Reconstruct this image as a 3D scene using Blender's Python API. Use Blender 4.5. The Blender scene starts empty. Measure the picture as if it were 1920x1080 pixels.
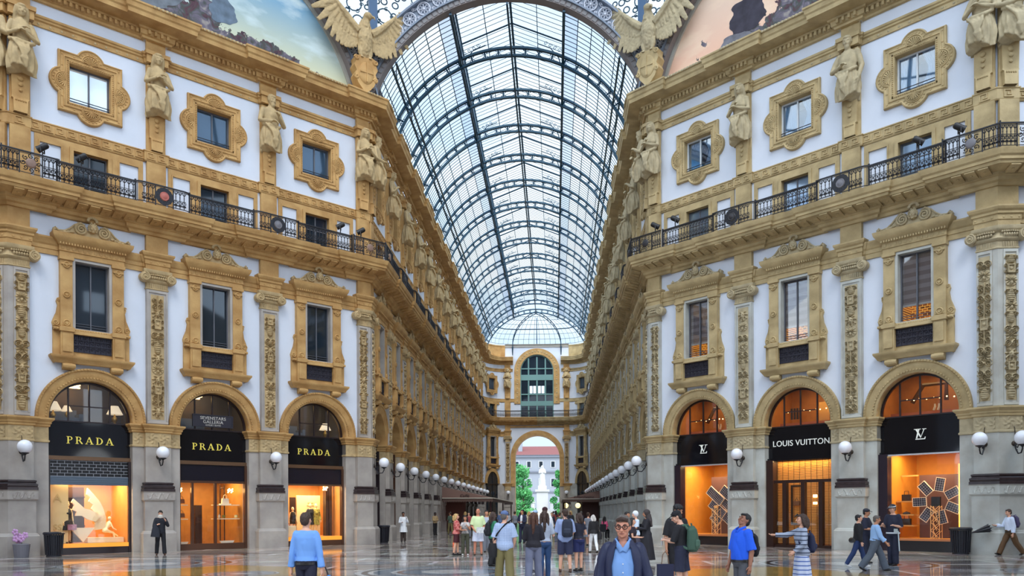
import bpy, math, random
from math import pi, sin, cos, sqrt, atan2, radians
from mathutils import Vector, Matrix
random.seed(7)
SC = bpy.context.scene
COL = SC.collection
Q = sqrt(.5)

# ------------------------------------------------------------------ materials
MATS = {}
def _n(nt, t, **kw):
    n = nt.nodes.new(t)
    for k, v in kw.items(): setattr(n, k, v)
    return n
def mat(name, col, rough=.6, metal=0., bump=0., bscale=20., var=0., vscale=3., spec=.5, emit=None, estr=0., trans=0., tint2=None, coat=0.):
    if name in MATS: return MATS[name]
    m = bpy.data.materials.new(name); m.use_nodes = True
    nt = m.node_tree; b = nt.nodes['Principled BSDF']
    b.inputs['Base Color'].default_value = (*col, 1); b.inputs['Roughness'].default_value = rough
    b.inputs['Metallic'].default_value = metal; b.inputs['Specular IOR Level'].default_value = spec
    if coat: b.inputs['Coat Weight'].default_value = coat
    if emit:
        b.inputs['Emission Color'].default_value = (*emit, 1); b.inputs['Emission Strength'].default_value = estr
    if trans: b.inputs['Transmission Weight'].default_value = trans
    if var or bump:
        tc = _n(nt, 'ShaderNodeTexCoord')
        nz = _n(nt, 'ShaderNodeTexNoise'); nz.inputs['Scale'].default_value = vscale; nz.inputs['Detail'].default_value = 6
        nt.links.new(tc.outputs['Object'], nz.inputs['Vector'])
    if var:
        mx = _n(nt, 'ShaderNodeMix', data_type='RGBA')
        rm = _n(nt, 'ShaderNodeMapRange'); rm.inputs[1].default_value = .35; rm.inputs[2].default_value = .68
        nt.links.new(nz.outputs['Fac'], rm.inputs[0]); nt.links.new(rm.outputs[0], mx.inputs['Factor'])
        mx.inputs['A'].default_value = (*col, 1)
        c2 = tint2 or tuple(c * (1 - var) for c in col)
        mx.inputs['B'].default_value = (*c2, 1)
        nt.links.new(mx.outputs['Result'], b.inputs['Base Color'])
    if bump:
        n2 = _n(nt, 'ShaderNodeTexNoise'); n2.inputs['Scale'].default_value = bscale; n2.inputs['Detail'].default_value = 4
        nt.links.new(tc.outputs['Object'], n2.inputs['Vector'])
        bp = _n(nt, 'ShaderNodeBump'); bp.inputs['Strength'].default_value = bump; bp.inputs['Distance'].default_value = .02
        nt.links.new(n2.outputs['Fac'], bp.inputs['Height']); nt.links.new(bp.outputs['Normal'], b.inputs['Normal'])
    MATS[name] = m
    return m
def glass(name, tint=(.9, .95, .97), refl=.12, rough=.02, milky=0., fres=True):
    if name in MATS: return MATS[name]
    m = bpy.data.materials.new(name); m.use_nodes = True; nt = m.node_tree
    nt.nodes.remove(nt.nodes['Principled BSDF']); out = nt.nodes['Material Output']
    tr = _n(nt, 'ShaderNodeBsdfTransparent'); tr.inputs['Color'].default_value = (*tint, 1)
    gl = _n(nt, 'ShaderNodeBsdfGlossy'); gl.inputs['Roughness'].default_value = rough
    fr = _n(nt, 'ShaderNodeFresnel'); fr.inputs['IOR'].default_value = 1.5
    ad = _n(nt, 'ShaderNodeMath', operation='ADD'); ad.inputs[1].default_value = refl
    nt.links.new(fr.outputs[0], ad.inputs[0])
    mx = _n(nt, 'ShaderNodeMixShader')
    if fres: nt.links.new(ad.outputs[0], mx.inputs[0])
    else: mx.inputs[0].default_value = refl
    nt.links.new(tr.outputs[0], mx.inputs[1]); nt.links.new(gl.outputs[0], mx.inputs[2])
    last = mx
    if milky:
        tl = _n(nt, 'ShaderNodeBsdfTranslucent'); tl.inputs['Color'].default_value = (.8, .88, .95, 1)
        m2 = _n(nt, 'ShaderNodeMixShader'); m2.inputs[0].default_value = milky
        nt.links.new(mx.outputs[0], m2.inputs[1]); nt.links.new(tl.outputs[0], m2.inputs[2]); last = m2
    nt.links.new(last.outputs[0], out.inputs['Surface'])
    MATS[name] = m
    return m
def srgb(r, g, b):
    f = lambda c: (c / 255 / 12.92) if c <= 10 else ((c / 255 + .055) / 1.055) ** 2.4
    return (f(r), f(g), f(b))

# ------------------------------------------------------------------ mesh builder
class MB:
    def __init__(s): s.v = []; s.f = []; s.M = None
    def add(s, vs, fs):
        o = len(s.v)
        s.v += [tuple(s.M @ Vector(p)) for p in vs] if s.M else [tuple(p) for p in vs]
        s.f += [tuple(o + i for i in f) for f in fs]
        return s
    def box(s, x0, x1, y0, y1, z0, z1):
        v = [(x, y, z) for z in (z0, z1) for y in (y0, y1) for x in (x0, x1)]
        return s.add(v, [(0, 2, 3, 1), (4, 5, 7, 6), (0, 1, 5, 4), (1, 3, 7, 5), (3, 2, 6, 7), (2, 0, 4, 6)])
    def cbox(s, c, d, M=None):
        v = [(c[0] + a * d[0] / 2, c[1] + b * d[1] / 2, c[2] + e * d[2] / 2) for e in (-1, 1) for b in (-1, 1) for a in (-1, 1)]
        if M: v = [tuple(M @ Vector(p)) for p in v]
        return s.add(v, [(0, 2, 3, 1), (4, 5, 7, 6), (0, 1, 5, 4), (1, 3, 7, 5), (3, 2, 6, 7), (2, 0, 4, 6)])
    def prism(s, poly, y0, y1, holes=None):
        """polygon in xz extruded from y0 (front) to y1"""
        n = len(poly); v = [(x, y0, z) for x, z in poly] + [(x, y1, z) for x, z in poly]
        f = [tuple(range(n)), tuple(range(2 * n - 1, n - 1, -1))] + [(i, i + n, (i + 1) % n + n, (i + 1) % n) for i in range(n)]
        return s.add(v, f)
    def ring(s, outer, inner, y0, y1, closed=True):
        """band between two matching outlines (xz), extruded y0..y1"""
        n = len(outer); v = [(x, y0, z) for x, z in outer] + [(x, y0, z) for x, z in inner] + [(x, y1, z) for x, z in outer] + [(x, y1, z) for x, z in inner]
        f = []
        for i in range(n if closed else n - 1):
            j = (i + 1) % n
            f += [(i, j, n + j, n + i), (2 * n + i, 3 * n + i, 3 * n + j, 2 * n + j), (i, 2 * n + i, 2 * n + j, j), (n + i, n + j, 3 * n + j, 3 * n + i)]
        if not closed: f += [(0, n, 3 * n, 2 * n), (n - 1, 3 * n - 1, 4 * n - 1, 2 * n - 1)]
        return s.add(v, f)
    def profring(s, outs, closed=True):
        """outs: list of (outline xz, y): loft through outlines"""
        n = len(outs[0][0]); v = []
        for o, y in outs: v += [(x, y, z) for x, z in o]
        f = []
        for k in range(len(outs) - 1):
            for i in range(n if closed else n - 1):
                j = (i + 1) % n
                f.append((k * n + i, k * n + j, (k + 1) * n + j, (k + 1) * n + i))
        return s.add(v, f)
    def lathe(s, prof, c=(0, 0, 0), n=16, axis='z'):
        v = []; m = len(prof)
        for i in range(n):
            a = 2 * pi * i / n
            for r, z in prof:
                p = (r * cos(a), r * sin(a), z)
                if axis == 'y': p = (p[0], -p[2], p[1])
                if axis == 'x': p = (p[2], p[0], p[1])
                v.append((c[0] + p[0], c[1] + p[1], c[2] + p[2]))
        f = [(i * m + k, (i + 1) % n * m + k, (i + 1) % n * m + k + 1, i * m + k + 1) for i in range(n) for k in range(m - 1)]
        if prof[0][0] > 1e-6: f.append(tuple(i * m for i in range(n))[::-1])
        if prof[-1][0] > 1e-6: f.append(tuple(i * m + m - 1 for i in range(n)))
        return s.add(v, f)
    def sphere(s, c, r, n=16, m=10, sc=(1, 1, 1), M=None):
        v = []
        for j in range(m + 1):
            t = pi * j / m
            for i in range(n):
                a = 2 * pi * i / n
                p = (r * sc[0] * sin(t) * cos(a), r * sc[1] * sin(t) * sin(a), r * sc[2] * cos(t))
                if M: p = tuple(M @ Vector(p))
                v.append((c[0] + p[0], c[1] + p[1], c[2] + p[2]))
        f = [(j * n + i, (j + 1) * n + i, (j + 1) * n + (i + 1) % n, j * n + (i + 1) % n) for j in range(m) for i in range(n)]
        return s.add(v, f)
    def tube(s, pts, r, n=8, cap=True, sc=None, up=None):
        """r: radius or list; sc: list of (a,b) ellipse scale"""
        pts = [Vector(p) for p in pts]; k = len(pts)
        rs = r if isinstance(r, (list, tuple)) else [r] * k
        T = [(pts[min(i + 1, k - 1)] - pts[max(i - 1, 0)]).normalized() for i in range(k)]
        u = Vector(up) if up else (Vector((0, 0, 1)) if abs(T[0].z) < .9 else Vector((1, 0, 0)))
        v = []
        for i in range(k):
            e = (u - T[i] * u.dot(T[i]))
            if e.length < 1e-5: e = T[i].orthogonal()
            e.normalize(); b = T[i].cross(e); 
            if not up: u = e
            ra, rb = (rs[i] * sc[i][0], rs[i] * sc[i][1]) if sc else (rs[i], rs[i])
            for q in range(n):
                a = 2 * pi * q / n
                v.append(tuple(pts[i] + b * (ra * cos(a)) + e * (rb * sin(a))))
        f = [(i * n + q, i * n + (q + 1) % n, (i + 1) * n + (q + 1) % n, (i + 1) * n + q) for i in range(k - 1) for q in range(n)]
        if cap: f += [tuple(range(n))[::-1], tuple(range((k - 1) * n, k * n))]
        return s.add(v, f)
    def heightfield(s, x0, x1, z0, z1, nx, nz, fn, y=0.):
        """relief on the plane y: fn(u,v in -1..1 / 0..1) outward (-y)"""
        v = []
        for j in range(nz + 1):
            for i in range(nx + 1):
                a, b = i / nx, j / nz
                v.append((x0 + (x1 - x0) * a, y - fn(a * 2 - 1, b), z0 + (z1 - z0) * b))
        f = [(j * (nx + 1) + i, j * (nx + 1) + i + 1, (j + 1) * (nx + 1) + i + 1, (j + 1) * (nx + 1) + i) for j in range(nz) for i in range(nx)]
        return s.add(v, f)
    def sweep(s, line, prof, z0=0., closed=False, caps=True, org=(0, 0)):
        """prof [(out,z)] swept along the 2-D polyline; out is to the RIGHT-hand viewer side of travel"""
        n = len(line); P = [Vector((x - org[0], y - org[1])) for x, y in line]
        m = []
        for i in range(n):
            d = []
            if i > 0 or closed: d.append((P[i] - P[i - 1]).normalized())
            if i < n - 1 or closed: d.append((P[(i + 1) % n] - P[i]).normalized())
            ns = [Vector((t.y, -t.x)) for t in d]
            if len(ns) == 1: m.append(ns[0])
            else:
                b = ns[0] + ns[1]
                if b.length < 1e-6: m.append(ns[0])
                else: m.append(b / max(.25, (1 + ns[0].dot(ns[1]))))
        k = len(prof); v = []
        for i in range(n):
            for o, z in prof: v.append((P[i].x + m[i].x * o, P[i].y + m[i].y * o, z + z0))
        f = []
        for i in range(n if closed else n - 1):
            j = (i + 1) % n
            for q in range(k - 1): f.append((i * k + q, j * k + q, j * k + q + 1, i * k + q + 1))
        if caps and not closed: f += [tuple(range(k)), tuple(range((n - 1) * k, n * k))[::-1]]
        return s.add(v, f)
    def mesh(s, name, m, smooth=None, recalc=True):
        me = bpy.data.meshes.new(name); me.from_pydata(s.v, [], s.f)
        if recalc:
            import bmesh
            bm = bmesh.new(); bm.from_mesh(me); bmesh.ops.recalc_face_normals(bm, faces=bm.faces); bm.to_mesh(me); bm.free()
        if m: me.materials.append(m)
        if smooth is not None:
            me.shade_smooth() if hasattr(me, 'shade_smooth') else None
            if smooth < 180: me.set_sharp_from_angle(angle=radians(smooth))
        me.update()
        return me
    def build(s, name, m, parent=None, smooth=None, recalc=True, loc=None):
        o = link(name, s.mesh(name, m, smooth, recalc), parent)
        if loc: o.location = loc
        return o
def link(name, me, parent=None):
    o = bpy.data.objects.new(name, me); COL.objects.link(o)
    if parent: o.parent = parent
    return o
def tag(o, label=None, cat=None, group=None, kind=None):
    if label: o['label'] = label
    if cat: o['category'] = cat
    if group: o['group'] = group
    if kind: o['kind'] = kind
    return o
def empty(name, loc=(0, 0, 0), rz=0.):
    o = bpy.data.objects.new(name, None); COL.objects.link(o); o.location = loc; o.rotation_euler = (0, 0, rz); o.empty_display_size = .2
    return o
KIDS = {}
def dup(root, loc=None, rz=None, skip=()):
    """copy of a thing with its parts and sub-parts"""
    c = root.copy(); COL.objects.link(c)
    if loc is not None: c.location = loc
    if rz is not None: c.rotation_euler = (0, 0, rz)
    for ch in list(root.children):
        if any(ch.name.startswith(k) for k in skip): continue
        d = ch.copy(); COL.objects.link(d); d.parent = c
        for g in list(ch.children):
            e = g.copy(); COL.objects.link(e); e.parent = d
    return c
def arc(cx, cz, r, a0, a1, n):
    return [(cx + r * cos(a0 + (a1 - a0) * i / n), cz + r * sin(a0 + (a1 - a0) * i / n)) for i in range(n + 1)]
def ordinal(n): return ['first', 'second', 'third', 'fourth', 'fifth', 'sixth', 'seventh', 'eighth', 'ninth', 'tenth', 'eleventh', 'twelfth', 'thirteenth', 'fourteenth', 'fifteenth', 'sixteenth'][n]

# ------------------------------------------------------------------ plan
Y0 = 41.936; HW = 7.25; S0 = 2.8816; BP = 5.078; LD = 2 * S0 + 2 * BP
XO = HW + LD * Q; YO = Y0 - LD * Q           # outer octagon corners
PK = 4.68                                    # arcade pitch
YA = 108.2                                   # where the arcade starts to curve
YE = 112.3; XE = 4.35                        # end wall
class Wall:
    def __init__(s, p, right, L): s.p = Vector(p); s.r = Vector(right); s.L = L; s.n = Vector((s.r.y, -s.r.x)); s.rz = atan2(s.r.y, s.r.x)
    def at(s, u, out=0.): 
        q = s.p + s.r * u + s.n * out
        return (q.x, q.y)
    def loc(s, u, z=0., out=0.):
        x, y = s.at(u, out); return (x, y, z)
W_LD = Wall((-XO, YO), (Q, Q), LD)
W_RD = Wall((HW, Y0), (Q, -Q), LD)
W_LA = Wall((-HW, Y0), (0, 1), YA - Y0)
W_RA = Wall((HW, YA), (0, -1), YA - Y0)
W_WA = Wall((-XO - 6, YO), (1, 0), 6.)
W_EA = Wall((XO, YO), (1, 0), 6.)
W_EN = Wall((-XE, YE), (1, 0), 2 * XE)
def curve_pts(sd, n=6):
    pts = [(sd * (XE + (HW - XE) * cos(t)), YA + (YE - YA) * sin(t)) for t in [pi / 2 * i / n for i in range(n + 1)]]
    return pts if sd < 0 else pts[::-1]
PILW = 1.04
DIAG_U = [S0, S0 + BP, S0 + 2 * BP]
DIAG_P = [S0 + BP / 2, S0 + BP * 1.5]
ARM_PY = [42.1 + PK * k for k in range(1, 15)]       # pilaster lines along the arcade
ARM_BY = [44.5] + [42.1 + PK * (k + .5) for k in range(1, 14)]
CZ = .76                                             # corner pilaster half width on each face
def zones(w, half):
    """pilaster zones (ua,ub) on a wall"""
    if w in (W_LD, W_RD): return [(0, CZ - .52 + half), *[(p - half, p + half) for p in DIAG_P], (w.L - (CZ - .52 + half), w.L)]
    if w is W_LA: return [(0, CZ - .52 + half)] + [(y - Y0 - half, y - Y0 + half) for y in ARM_PY]
    if w is W_RA: return [(YA - y - half, YA - y + half) for y in ARM_PY[::-1]] + [(w.L - (CZ - .52 + half), w.L)]
    if w is W_WA: return [(w.L - (CZ - .52 + half), w.L)]
    if w is W_EA: return [(0, CZ - .52 + half)]
    return []
def frontline(side, base, extra, half=.52, arcade=True, ends=True, xend=0.):
    """2-D line of a continuous moulding along one side, with break-outs at the pilasters.
    travel keeps the viewer on the right-hand side"""
    seq = [W_WA, W_LD, W_LA] if side == 'L' else [W_RA, W_RD, W_EA]
    segs = []
    for w in seq:
        d = []
        zs = zones(w, half)
        u = 0.
        pts = []
        for a, b in zs:
            if a > 1e-6: pts += [(u, base), (a, base)] if u < a else []
            pts += [(max(a, 0), base + extra), (min(b, w.L), base + extra)]
            u = b
        if u < w.L - 1e-6: pts += [(u, base), (w.L, base)]
        segs.append((w, pts))
    line = []
    for k, (w, pts) in enumerate(segs):
        ps = list(pts)
        for i, (u, d) in enumerate(ps):
            if i == 0 and k > 0:
                continue
            if i == len(ps) - 1 and k < len(segs) - 1:
                w2, p2 = segs[k + 1]; d2 = p2[0][1]
                # mitre of the two offset faces
                A = Vector(w.at(0, d)); B = Vector(w2.at(0, d2)); r1, r2 = w.r, w2.r
                det = r1.x * -r2.y + r2.x * r1.y
                t = ((B - A).x * -r2.y + r2.x * (B - A).y) / det
                q = A + r1 * t; line.append((q.x, q.y)); continue
            line.append(w.at(u, d))
    if ends:
        cp = curve_pts(-1 if side == 'L' else 1)
        off = []
        for i, p in enumerate(cp):
            a = Vector(cp[min(i + 1, len(cp) - 1)]) - Vector(cp[max(i - 1, 0)]); a.normalize(); nn = Vector((a.y, -a.x))
            off.append((p[0] + nn.x * base, p[1] + nn.y * base))
        endp = [((-xend if side == 'L' else xend), YE - base)]
        line = line + off[1:] + endp if side == 'L' else endp + off[:-1] + line
    return line
# ------------------------------------------------------------------ figures
from mathutils import noise as NZ
def bake(mb, name, m, voxel=.012, it=4, fold=0., fscale=9., dec=0):
    me = mb.mesh('tmp', None, None)
    o = bpy.data.objects.new('tmp', me); COL.objects.link(o)
    r = o.modifiers.new('r', 'REMESH'); r.mode = 'VOXEL'; r.voxel_size = voxel; r.adaptivity = 0
    if it:
        sm = o.modifiers.new('s', 'SMOOTH'); sm.factor = .5; sm.iterations = it
    dg = bpy.context.evaluated_depsgraph_get(); dg.update()
    out = bpy.data.meshes.new_from_object(o.evaluated_get(dg)); out.name = name
    bpy.data.objects.remove(o); bpy.data.meshes.remove(me)
    if fold:
        n = len(out.vertices); co = [0.] * (3 * n); no = [0.] * (3 * n)
        out.vertices.foreach_get('co', co); out.vertices.foreach_get('normal', no)
        for i in range(0, 3 * n, 3):
            d = (abs(NZ.noise(Vector((co[i] * fscale, co[i + 1] * fscale, co[i + 2] * fscale * .55)))) - .2) * fold
            co[i] += no[i] * d; co[i + 1] += no[i + 1] * d; co[i + 2] += no[i + 2] * d
        out.vertices.foreach_set('co', co); out.update()
    out.materials.clear()
    if m: out.materials.append(m)
    out.shade_smooth()
    return out
def rotx(v, a): return Vector((v.x, v.y * cos(a) - v.z * sin(a), v.y * sin(a) + v.z * cos(a)))
def rotz(v, a): return Vector((v.x * cos(a) - v.y * sin(a), v.x * sin(a) + v.y * cos(a), v.z))
D = radians
class Body:
    """joints of a standing figure 1.75 m tall facing -Y; its left is +X"""
    def __init__(s, sex='m', fat=1., legs=((0, 0), (0, 0)), arms=None, lean=0., head=(0, 0), spread=.0, twist=0., sw=1.):
        s.sex, s.fat, s.head, s.lean = sex, fat, head, lean; f = sex == 'f'
        s.hw = .178 * sw if not f else .152 * sw
        s.fx = s.sp(0.)
        s.leg = []
        zmin = 9
        for k, (th, kn) in enumerate(legs):
            sd = 1 if k == 0 else -1
            h = Vector((sd * .088, 0, .93)); t = D(th); q = D(th - kn); spx = sd * spread
            kne = h + Vector((spx * .5, -sin(t), -cos(t))) * .43; an = kne + Vector((spx * .5, -sin(q), -cos(q))) * .42
            s.leg.append((h, kne, an, q)); zmin = min(zmin, an.z - (.075 if abs(q) < .6 else .06))
        s.dz = -zmin
        s.leg = [(a + Vector((0, 0, s.dz)), b + Vector((0, 0, s.dz)), c + Vector((0, 0, s.dz)), q) for a, b, c, q in s.leg]
        s.sh = []; s.arm = []
        arms = arms or (((.18, 0, -1), (.05, -.25, -1)), ((-.18, 0, -1), (-.05, -.25, -1)))
        for k, (u, w) in enumerate(arms):
            sd = 1 if k == 0 else -1
            p = s.up(Vector((sd * s.hw, .005, 1.395))); e = p + Vector(u).normalized() * .29; w_ = e + Vector(w).normalized() * .25
            s.arm.append((p, e, w_, Vector(w).normalized()))
    def sp(s, z): return 0.
    def up(s, p):
        a = D(s.lean); q = Vector((p.x, p.y, p.z - .95)); q = rotx(q, a); return Vector((q.x, q.y, q.z + .95 + s.dz))
    TORSO_M = [(.84, .10, .09, 0), (.90, .155, .115, 0), (.97, .163, .118, .005), (1.05, .15, .108, 0), (1.15, .152, .11, 0), (1.27, .168, .118, .005), (1.36, .176, .112, .01), (1.425, .16, .09, .012), (1.47, .1, .075, .01), (1.50, .06, .06, .005)]
    TORSO_F = [(.84, .10, .09, 0), (.90, .16, .118, .01), (.97, .158, .115, .012), (1.06, .122, .092, 0), (1.15, .127, .095, 0), (1.26, .148, .118, -.012), (1.35, .145, .1, .0), (1.42, .125, .082, .008), (1.465, .08, .066, .008), (1.50, .052, .055, .005)]
    def torso(s, mb, g=0., z0=.84, z1=1.5, flare=0.):
        T = s.TORSO_F if s.sex == 'f' else s.TORSO_M
        rows = [r for r in T if z0 - 1e-6 <= r[0] <= z1 + 1e-6]
        pts = []; sc = []
        for z, a, b, y in rows:
            belly = (s.fat - 1) * max(0, 1 - abs(z - 1.08) / .3)
            pts.append(s.up(Vector((0, y - belly * .08, z)))); fl = flare * max(0, (1.05 - z) / .2)
            sc.append((a * (1 + belly * .5) * (1 if s.sex == 'f' else 1.0) + g + fl, b * (1 + belly) + g + fl))
        mb.tube(pts, 1., 20, sc=sc, up=(0, 1, 0)); return mb
    def legs_(s, mb, g=0., upto=1., r=None, wide=0., hem=0.):
        R = r or ((.083, .075, .057, .054, .038) if s.sex == 'm' else (.084, .074, .052, .05, .033))
        for h, k, a, q in s.leg:
            P = [h + Vector((0, 0, .03)), h.lerp(k, .5), k, k.lerp(a, .35), a]
            rad = [R[i] + g + wide * (i / 4) for i in range(5)]
            if upto < 1:
                n = 1 + upto * 4; i = int(n - 1); P2 = P[:i + 1]; r2 = rad[:i + 1]
                f = (n - 1) - i
                if f > .01: P2.append(P[i].lerp(P[i + 1], f)); r2.append(rad[i] + hem)
                P, rad = P2, r2
            else: P = P[:-1] + [a + (a - k).normalized() * .03]
            mb.tube(P, rad, 14)
        mb.sphere(s.up(Vector((0, .0, .92))), .1, 14, 10, (1.55 + g * 8, 1.12 + g * 8, .85)) if upto > .05 else None
        return mb
    def arms_(s, mb, g=0., upto=1., loose=0.):
        R = (.056, .05, .042, .038, .028) if s.sex == 'm' else (.046, .041, .035, .031, .024)
        R = [r * (1 + (s.fat - 1) * .3) for r in R]
        for p, e, w, d in s.arm:
            P = [p + Vector((-(p.x) * .12, 0, .012)), p.lerp(e, .4), e, e.lerp(w, .35), w]; rad = [R[i] + g + loose * i / 4 for i in range(5)]
            if upto < 1:
                n = upto * 4; i = int(n); f = n - i; P2 = P[:i + 1] + ([P[i].lerp(P[i + 1], f)] if f > .01 else []); rad = rad[:i + 1] + ([rad[i] + g * .5] if f > .01 else []); P = P2
            mb.tube(P, rad, 12); mb.sphere(P[0], R[0] * .97 + g, 10, 8)
        return mb
    def hands(s, mb, curl=.35):
        for k, (p, e, w, d) in enumerate(s.arm):
            sd = 1 if k == 0 else -1
            side = Vector((0, -1, 0)) - d * Vector((0, -1, 0)).dot(d)
            if side.length < .3: side = Vector((-sd, 0, 0)) - d * Vector((-sd, 0, 0)).dot(d)
            side.normalize(); nrm = d.cross(side)
            if nrm.x * sd > 0: nrm = -nrm          # palm faces the thigh
            c = w + d * .05
            mb.tube([w - d * .03, w + d * .02, c + d * .03, c + d * .045], [.024, .03, .032, .024], 10, sc=[(1.1, .8)] * 4, up=nrm)
            for j, ln in enumerate((.07, .08, .075, .06)):
                b = c + d * .03 + side * (.027 - .018 * j); f1 = b + d * ln * .5 + nrm * ln * curl * .25; f2 = f1 + d * ln * .35 + nrm * ln * curl * .8
                mb.tube([b, f1, f2], [.0105, .0098, .0085], 6)
            b = w + d * .025 + side * .026; mb.tube([b, b + side * .028 + d * .028, b + side * .032 + d * .058 + nrm * .012], [.013, .0115, .009], 6)
        return mb
    def hm(s):
        y, p = s.head; c = s.up(Vector((0, .0, 1.50)))
        return Matrix.Translation(c) @ Matrix.Rotation(D(y), 4, 'Z') @ Matrix.Rotation(D(p), 4, 'X')
    def head_(s, mb):
        mb.tube([s.up(Vector((0, .012, 1.44))), s.up(Vector((0, .008, 1.52))), s.hm() @ Vector((0, .01, .09))], [.062, .054, .054] if s.sex == 'm' else [.052, .045, .046], 12)
        old = mb.M; mb.M = s.hm()
        mb.sphere((0, .012, .155), .1, 18, 14, (.76, .95, 1.0))
        mb.sphere((0, -.03, .085), .06, 14, 10, (.95, 1., .95))           # jaw
        mb.sphere((0, -.068, .055), .024, 8, 6, (1., .8, .8))             # chin
        mb.tube([(0, -.083, .16), (0, -.102, .135), (0, -.108, .118), (0, -.09, .108)], [.009, .012, .017, .012], 8)
        for q in (-1, 1):
            mb.sphere((q * .03, -.075, .172), .022, 8, 6, (1.3, .6, .5)); mb.sphere((q * .037, -.062, .118), .03, 8, 6, (1, .8, .9))
            mb.sphere((q * .075, .015, .14), .024, 8, 8, (.45, .9, 1.35))
            mb.sphere((q * .012, -.107, .114), .0095, 6, 5)
        mb.sphere((0, -.084, .088), .016, 8, 6, (1.5, .7, .45)); mb.sphere((0, -.082, .077), .015, 8, 6, (1.35, .7, .5))
        mb.M = old; return mb
    def eyes(s, mb, r=.0068):
        mb.M = s.hm()
        for q in (-1, 1): mb.sphere((q * .031, -.083, .152), r, 8, 6, (1.25, .6, .8))
        mb.M = None; return mb
    def hair(s, mb, kind):
        mb.M = s.hm()
        if kind == 'bald':
            for q in (-1, 1): mb.sphere((q * .06, .04, .13), .045, 8, 6, (.6, 1.2, 1.))
        else:
            mb.sphere((0, .03, .178), .098, 16, 12, (.84, .95, .93)); mb.sphere((0, .055, .13), .075, 12, 8, (1.03, .8, 1.1))
            mb.sphere((0, -.035, .222), .05, 10, 6, (1.3, 1.1, .6))
            if kind == 'short':
                for q in (-1, 1): mb.sphere((q * .07, .0, .18), .032, 8, 6, (.6, 1.1, 1.2))
            if kind in ('bob', 'long', 'curly'):
                L = {'bob': .16, 'long': .38, 'curly': .26}[kind]
                for q in (-1, 1): mb.tube([(q * .07, .0, .2), (q * .088, .02, .1), (q * .085, .045, .1 - L * .45), (q * .05, .075, .09 - L * .9)], [.035, .042, .045, .03], 10)
                mb.tube([(0, .06, .2), (0, .1, .1), (0, .105, .1 - L * .6), (0, .095, .1 - L)], [.06, .075, .07, .04], 12, sc=[(1.1, .6)] * 4)
            if kind == 'bun': mb.sphere((0, .12, .2), .045, 10, 8)
        mb.M = None; return mb
    def shoes(s, mb, side):
        for h, k, a, q in s.leg[side:side + 1]:
            f = Vector((0, -cos(q * .7), sin(q * .7) * -1 if q < 0 else 0.)); t = a + Vector((0, 0, -.02))
            base = Vector((a.x, a.y, a.z - .045)); up = Vector((0, 0, 1))
            fwd = Vector((a.x * .25, -1, 0)).normalized()
            if q < -.35: fwd = (fwd + Vector((0, 0, -.9 * sin(-q)))).normalized()
            if q > .35: fwd = (fwd + Vector((0, 0, .5 * sin(q)))).normalized()
            mb.tube([base - fwd * .065, base - fwd * .03, base + fwd * .05, base + fwd * .13, base + fwd * .175], [.026, .038, .04, .04, .02], 10, sc=[(1., .95), (1., 1.05), (1.05, 1), (1.15, .75), (1., .7)], up=(0, 0, 1))
            mb.tube([a + Vector((0, 0, .03)), base + Vector((0, 0, .01))], [.042, .04], 10)
        return mb
def pcol(name, rgb, rough=.8, **kw): return mat('cloth_' + name, srgb(*rgb), rough, **kw)
SKIN = {'fair': mat('skin_fair', srgb(222, 168, 140), .5, bump=.05, bscale=80), 'tan': mat('skin_tan', srgb(190, 132, 100), .5), 'brown': mat('skin_brown', srgb(125, 82, 60), .5), 'dark': mat('skin_dark', srgb(78, 52, 42), .5)}
HAIR = {k: mat('hair_' + k, srgb(*c), .55, bump=.6, bscale=60) for k, c in dict(black=(28, 24, 24), brown=(62, 42, 32), chestnut=(84, 50, 34), blond=(196, 160, 104), grey=(96, 88, 82), white=(206, 200, 194)).items()}
EYE = mat('eye_dark', srgb(40, 30, 28), .2)
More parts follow.
